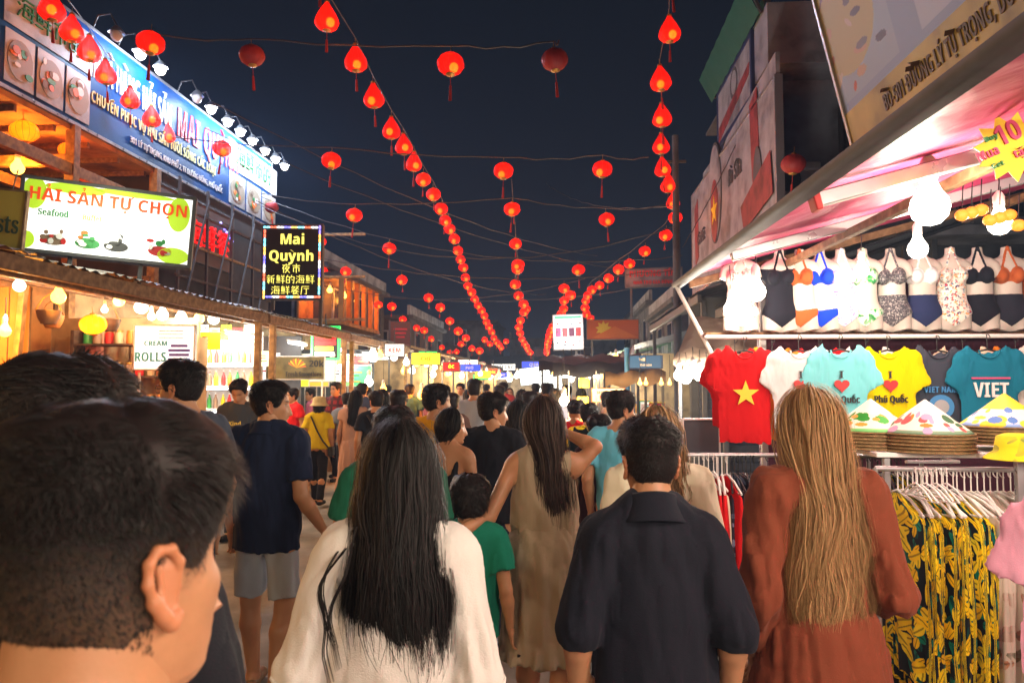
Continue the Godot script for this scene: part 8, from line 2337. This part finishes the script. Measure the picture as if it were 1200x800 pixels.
func text(s: String, height: float, depth: float, bold := true, fn := "Droid Sans", squeeze := 1.0) -> MB:     # centred on x, baseline at y 0, capital height as given; front faces +z
	var out := MB.new()
	var fk := fn + str(bold)
	if not fonts.has(fk):
		var f := SystemFont.new(); f.font_names = PackedStringArray([fn]); f.font_weight = 700 if bold else 400
		fonts[fk] = f
		var hm := TextMesh.new(); hm.text = "H"; hm.font = f; hm.font_size = 64; hm.pixel_size = 0.01; hm.vertical_alignment = VERTICAL_ALIGNMENT_BOTTOM
		fonts[fk + "y"] = hm.get_aabb().position.y
	var font: Font = fonts[fk]
	var sc := height / 0.46
	var x := 0.0
	for ch in s:
		var spec: String = MARKS.get(ch, ch)
		var base := spec[0]
		var adv := font.get_char_size(base.unicode_at(0), 64).x * 0.01 * squeeze
		if base != " ":
			var key := fk + base
			if not glyphs.has(key):
				var tm := TextMesh.new(); tm.text = base; tm.font = font; tm.font_size = 64; tm.pixel_size = 0.01; tm.depth = 0.02; tm.curve_step = 2.0
				tm.horizontal_alignment = HORIZONTAL_ALIGNMENT_LEFT; tm.vertical_alignment = VERTICAL_ALIGNMENT_BOTTOM
				var g := MB.new()
				if tm.get_surface_count():
					var a := tm.surface_get_arrays(0)
					g.v = a[Mesh.ARRAY_VERTEX]; g.n = a[Mesh.ARRAY_NORMAL]; g.uv.resize(g.v.size()); g.c.resize(g.v.size()); g.c.fill(Color.WHITE)
					g.ix = a[Mesh.ARRAY_INDEX] if a[Mesh.ARRAY_INDEX] != null else PackedInt32Array(range(g.v.size()))
				glyphs[key] = g
			out.append(glyphs[key], Transform3D(Basis.from_scale(Vector3(squeeze, 1, depth / 0.02)), Vector3(x, -fonts[fk + "y"], 0)))
			var low := base == base.to_lower()
			var cx := x + adv * 0.5
			var top := 0.36 if low else 0.47
			if low and base == "d": top = 0.48
			for m in spec.substr(1):
				match m:
					"\\": out.bar(base0(cx - 0.07, top + 0.13), base0(cx + 0.05, top + 0.04), 0.05, depth)
					"/": out.bar(base0(cx - 0.05, top + 0.04), base0(cx + 0.07, top + 0.13), 0.05, depth)
					".": out.box(Vector3(cx, -0.09, 0), Vector3(0.075, 0.075, depth))
					"^": out.bar(base0(cx - 0.1, top + 0.03), base0(cx, top + 0.1), 0.05, depth); out.bar(base0(cx, top + 0.1), base0(cx + 0.1, top + 0.03), 0.05, depth); top += 0.09
					"(": out.bar(base0(cx - 0.1, top + 0.1), base0(cx, top + 0.03), 0.05, depth); out.bar(base0(cx, top + 0.03), base0(cx + 0.1, top + 0.1), 0.05, depth)
					"~": out.bar(base0(cx - 0.1, top + 0.05), base0(cx, top + 0.1), 0.05, depth); out.bar(base0(cx, top + 0.1), base0(cx + 0.1, top + 0.06), 0.05, depth)
					"?": out.bar(base0(cx - 0.05, top + 0.14), base0(cx + 0.05, top + 0.14), 0.05, depth); out.bar(base0(cx + 0.05, top + 0.15), base0(cx, top + 0.03), 0.05, depth)
					"+": out.bar(base0(x + adv - 0.06, top - 0.05), base0(x + adv + 0.03, top + 0.05), 0.06, depth)
					"-": out.box(Vector3(x + adv * (0.25 if base == "D" else 0.65), top * (0.5 if base == "D" else 0.8), 0), Vector3(0.25, 0.06, depth))
		x += adv
	var res := MB.new()
	for p in out.v: res.v.push_back(Vector3((p.x - x * 0.5) * sc, p.y * sc, p.z))
	res.n = out.n; res.uv = out.uv; res.c = out.c; res.ix = out.ix
	return res

func base0(x: float, y: float) -> Vector3: return Vector3(x, y, 0)

# Chinese characters as strokes on a 10 by 10 grid
const HAN := {"夜": "5,10-5,9 1,8.5-9,8.5 3,8-1,4.5 2.3,6-2.3,0 5.5,7.5-3.8,3.5 5.2,6.3-8.5,6.3 8.5,6.3-4,0 5,4.5-9,0", "市": "5,10-5,8.7 1,8-9,8 2,6-2,1 2,6-8,6 8,6-8,1.5 5,8-5,0",
	"新": "2.5,10-2.5,9 .5,8.5-5,8.5 .5,6.5-5,6.5 .5,4.5-5,4.5 2.7,6.5-2.7,0 2.7,4-1,1.5 2.7,4-4.5,2 6,8.5-9,9.5 6,8.5-6,1 6,6-9.5,6 8,6-8,0", "鲜": "2,10-.5,8 2,9-4,9 1,7.5-4,7.5 1,7.5-1,3.5 4,7.5-4,3.5 1,5.5-4,5.5 1,3.5-4,3.5 2.5,7.5-2.5,3.5 0,1.5-4.5,1.5 6,10-6.7,8.7 9,10-8.3,8.7 5.5,8-9.5,8 5.7,5.5-9.3,5.5 5,3-10,3 7.5,8.5-7.5,0",
	"的": "2,10-1,8 .5,8-4,8 .5,8-.5,1 4,8-4,1 .5,4.5-4,4.5 .5,1-4,1 6.5,10-5.3,6.5 6,8-9.3,8 9.3,8-8.8,.5 8.8,.5-7.5,1 6.5,5.5-7.5,3.8", "海": ".8,9-2,8 .3,6.3-1.6,5.5 .3,.5-2,3.5 4.5,10-3,7.5 4,9-9.5,9 4.3,7-9,7 4.3,7-3.5,1.5 9,7-8.5,.5 2.8,4.5-10,4.5 3.5,1.5-9.5,1.5 6.3,6-6.8,3",
	"餐": "2.5,10-1,7.5 2.5,9-5,9 5,9-1,5 6,9.5-9,9.5 9,9.5-5.5,6 6,8-9.5,6 5,6-.5,3 5,6-9.5,3 3,4.2-7,4.2 3,2.5-7,2.5 3,4.2-3,.3 7,4.2-7,1.8 3,.3-5.5,1 5,1.8-9,0", "厅": "1.5,9.5-9.5,9.5 1.5,9.5-.5,0 3.5,7-9.5,7 6.5,7-6.5,.5 6.5,.5-4.8,1"}

func han(s: String, height: float, w := 0.1) -> MB:
	var out := MB.new()
	var x := -s.length() * 0.5 * 1.12
	for ch in s:
		for st in HAN[ch].split(" "):
			var ab: PackedStringArray = st.split("-")
			var a := ab[0].split_floats(","); var b := ab[1].split_floats(",")
			out.bar(Vector3(x + a[0] * 0.1, a[1] * 0.1, 0) * height, Vector3(x + b[0] * 0.1, b[1] * 0.1, 0) * height, w * height, w * height * 0.5)
		x += 1.12
	return out
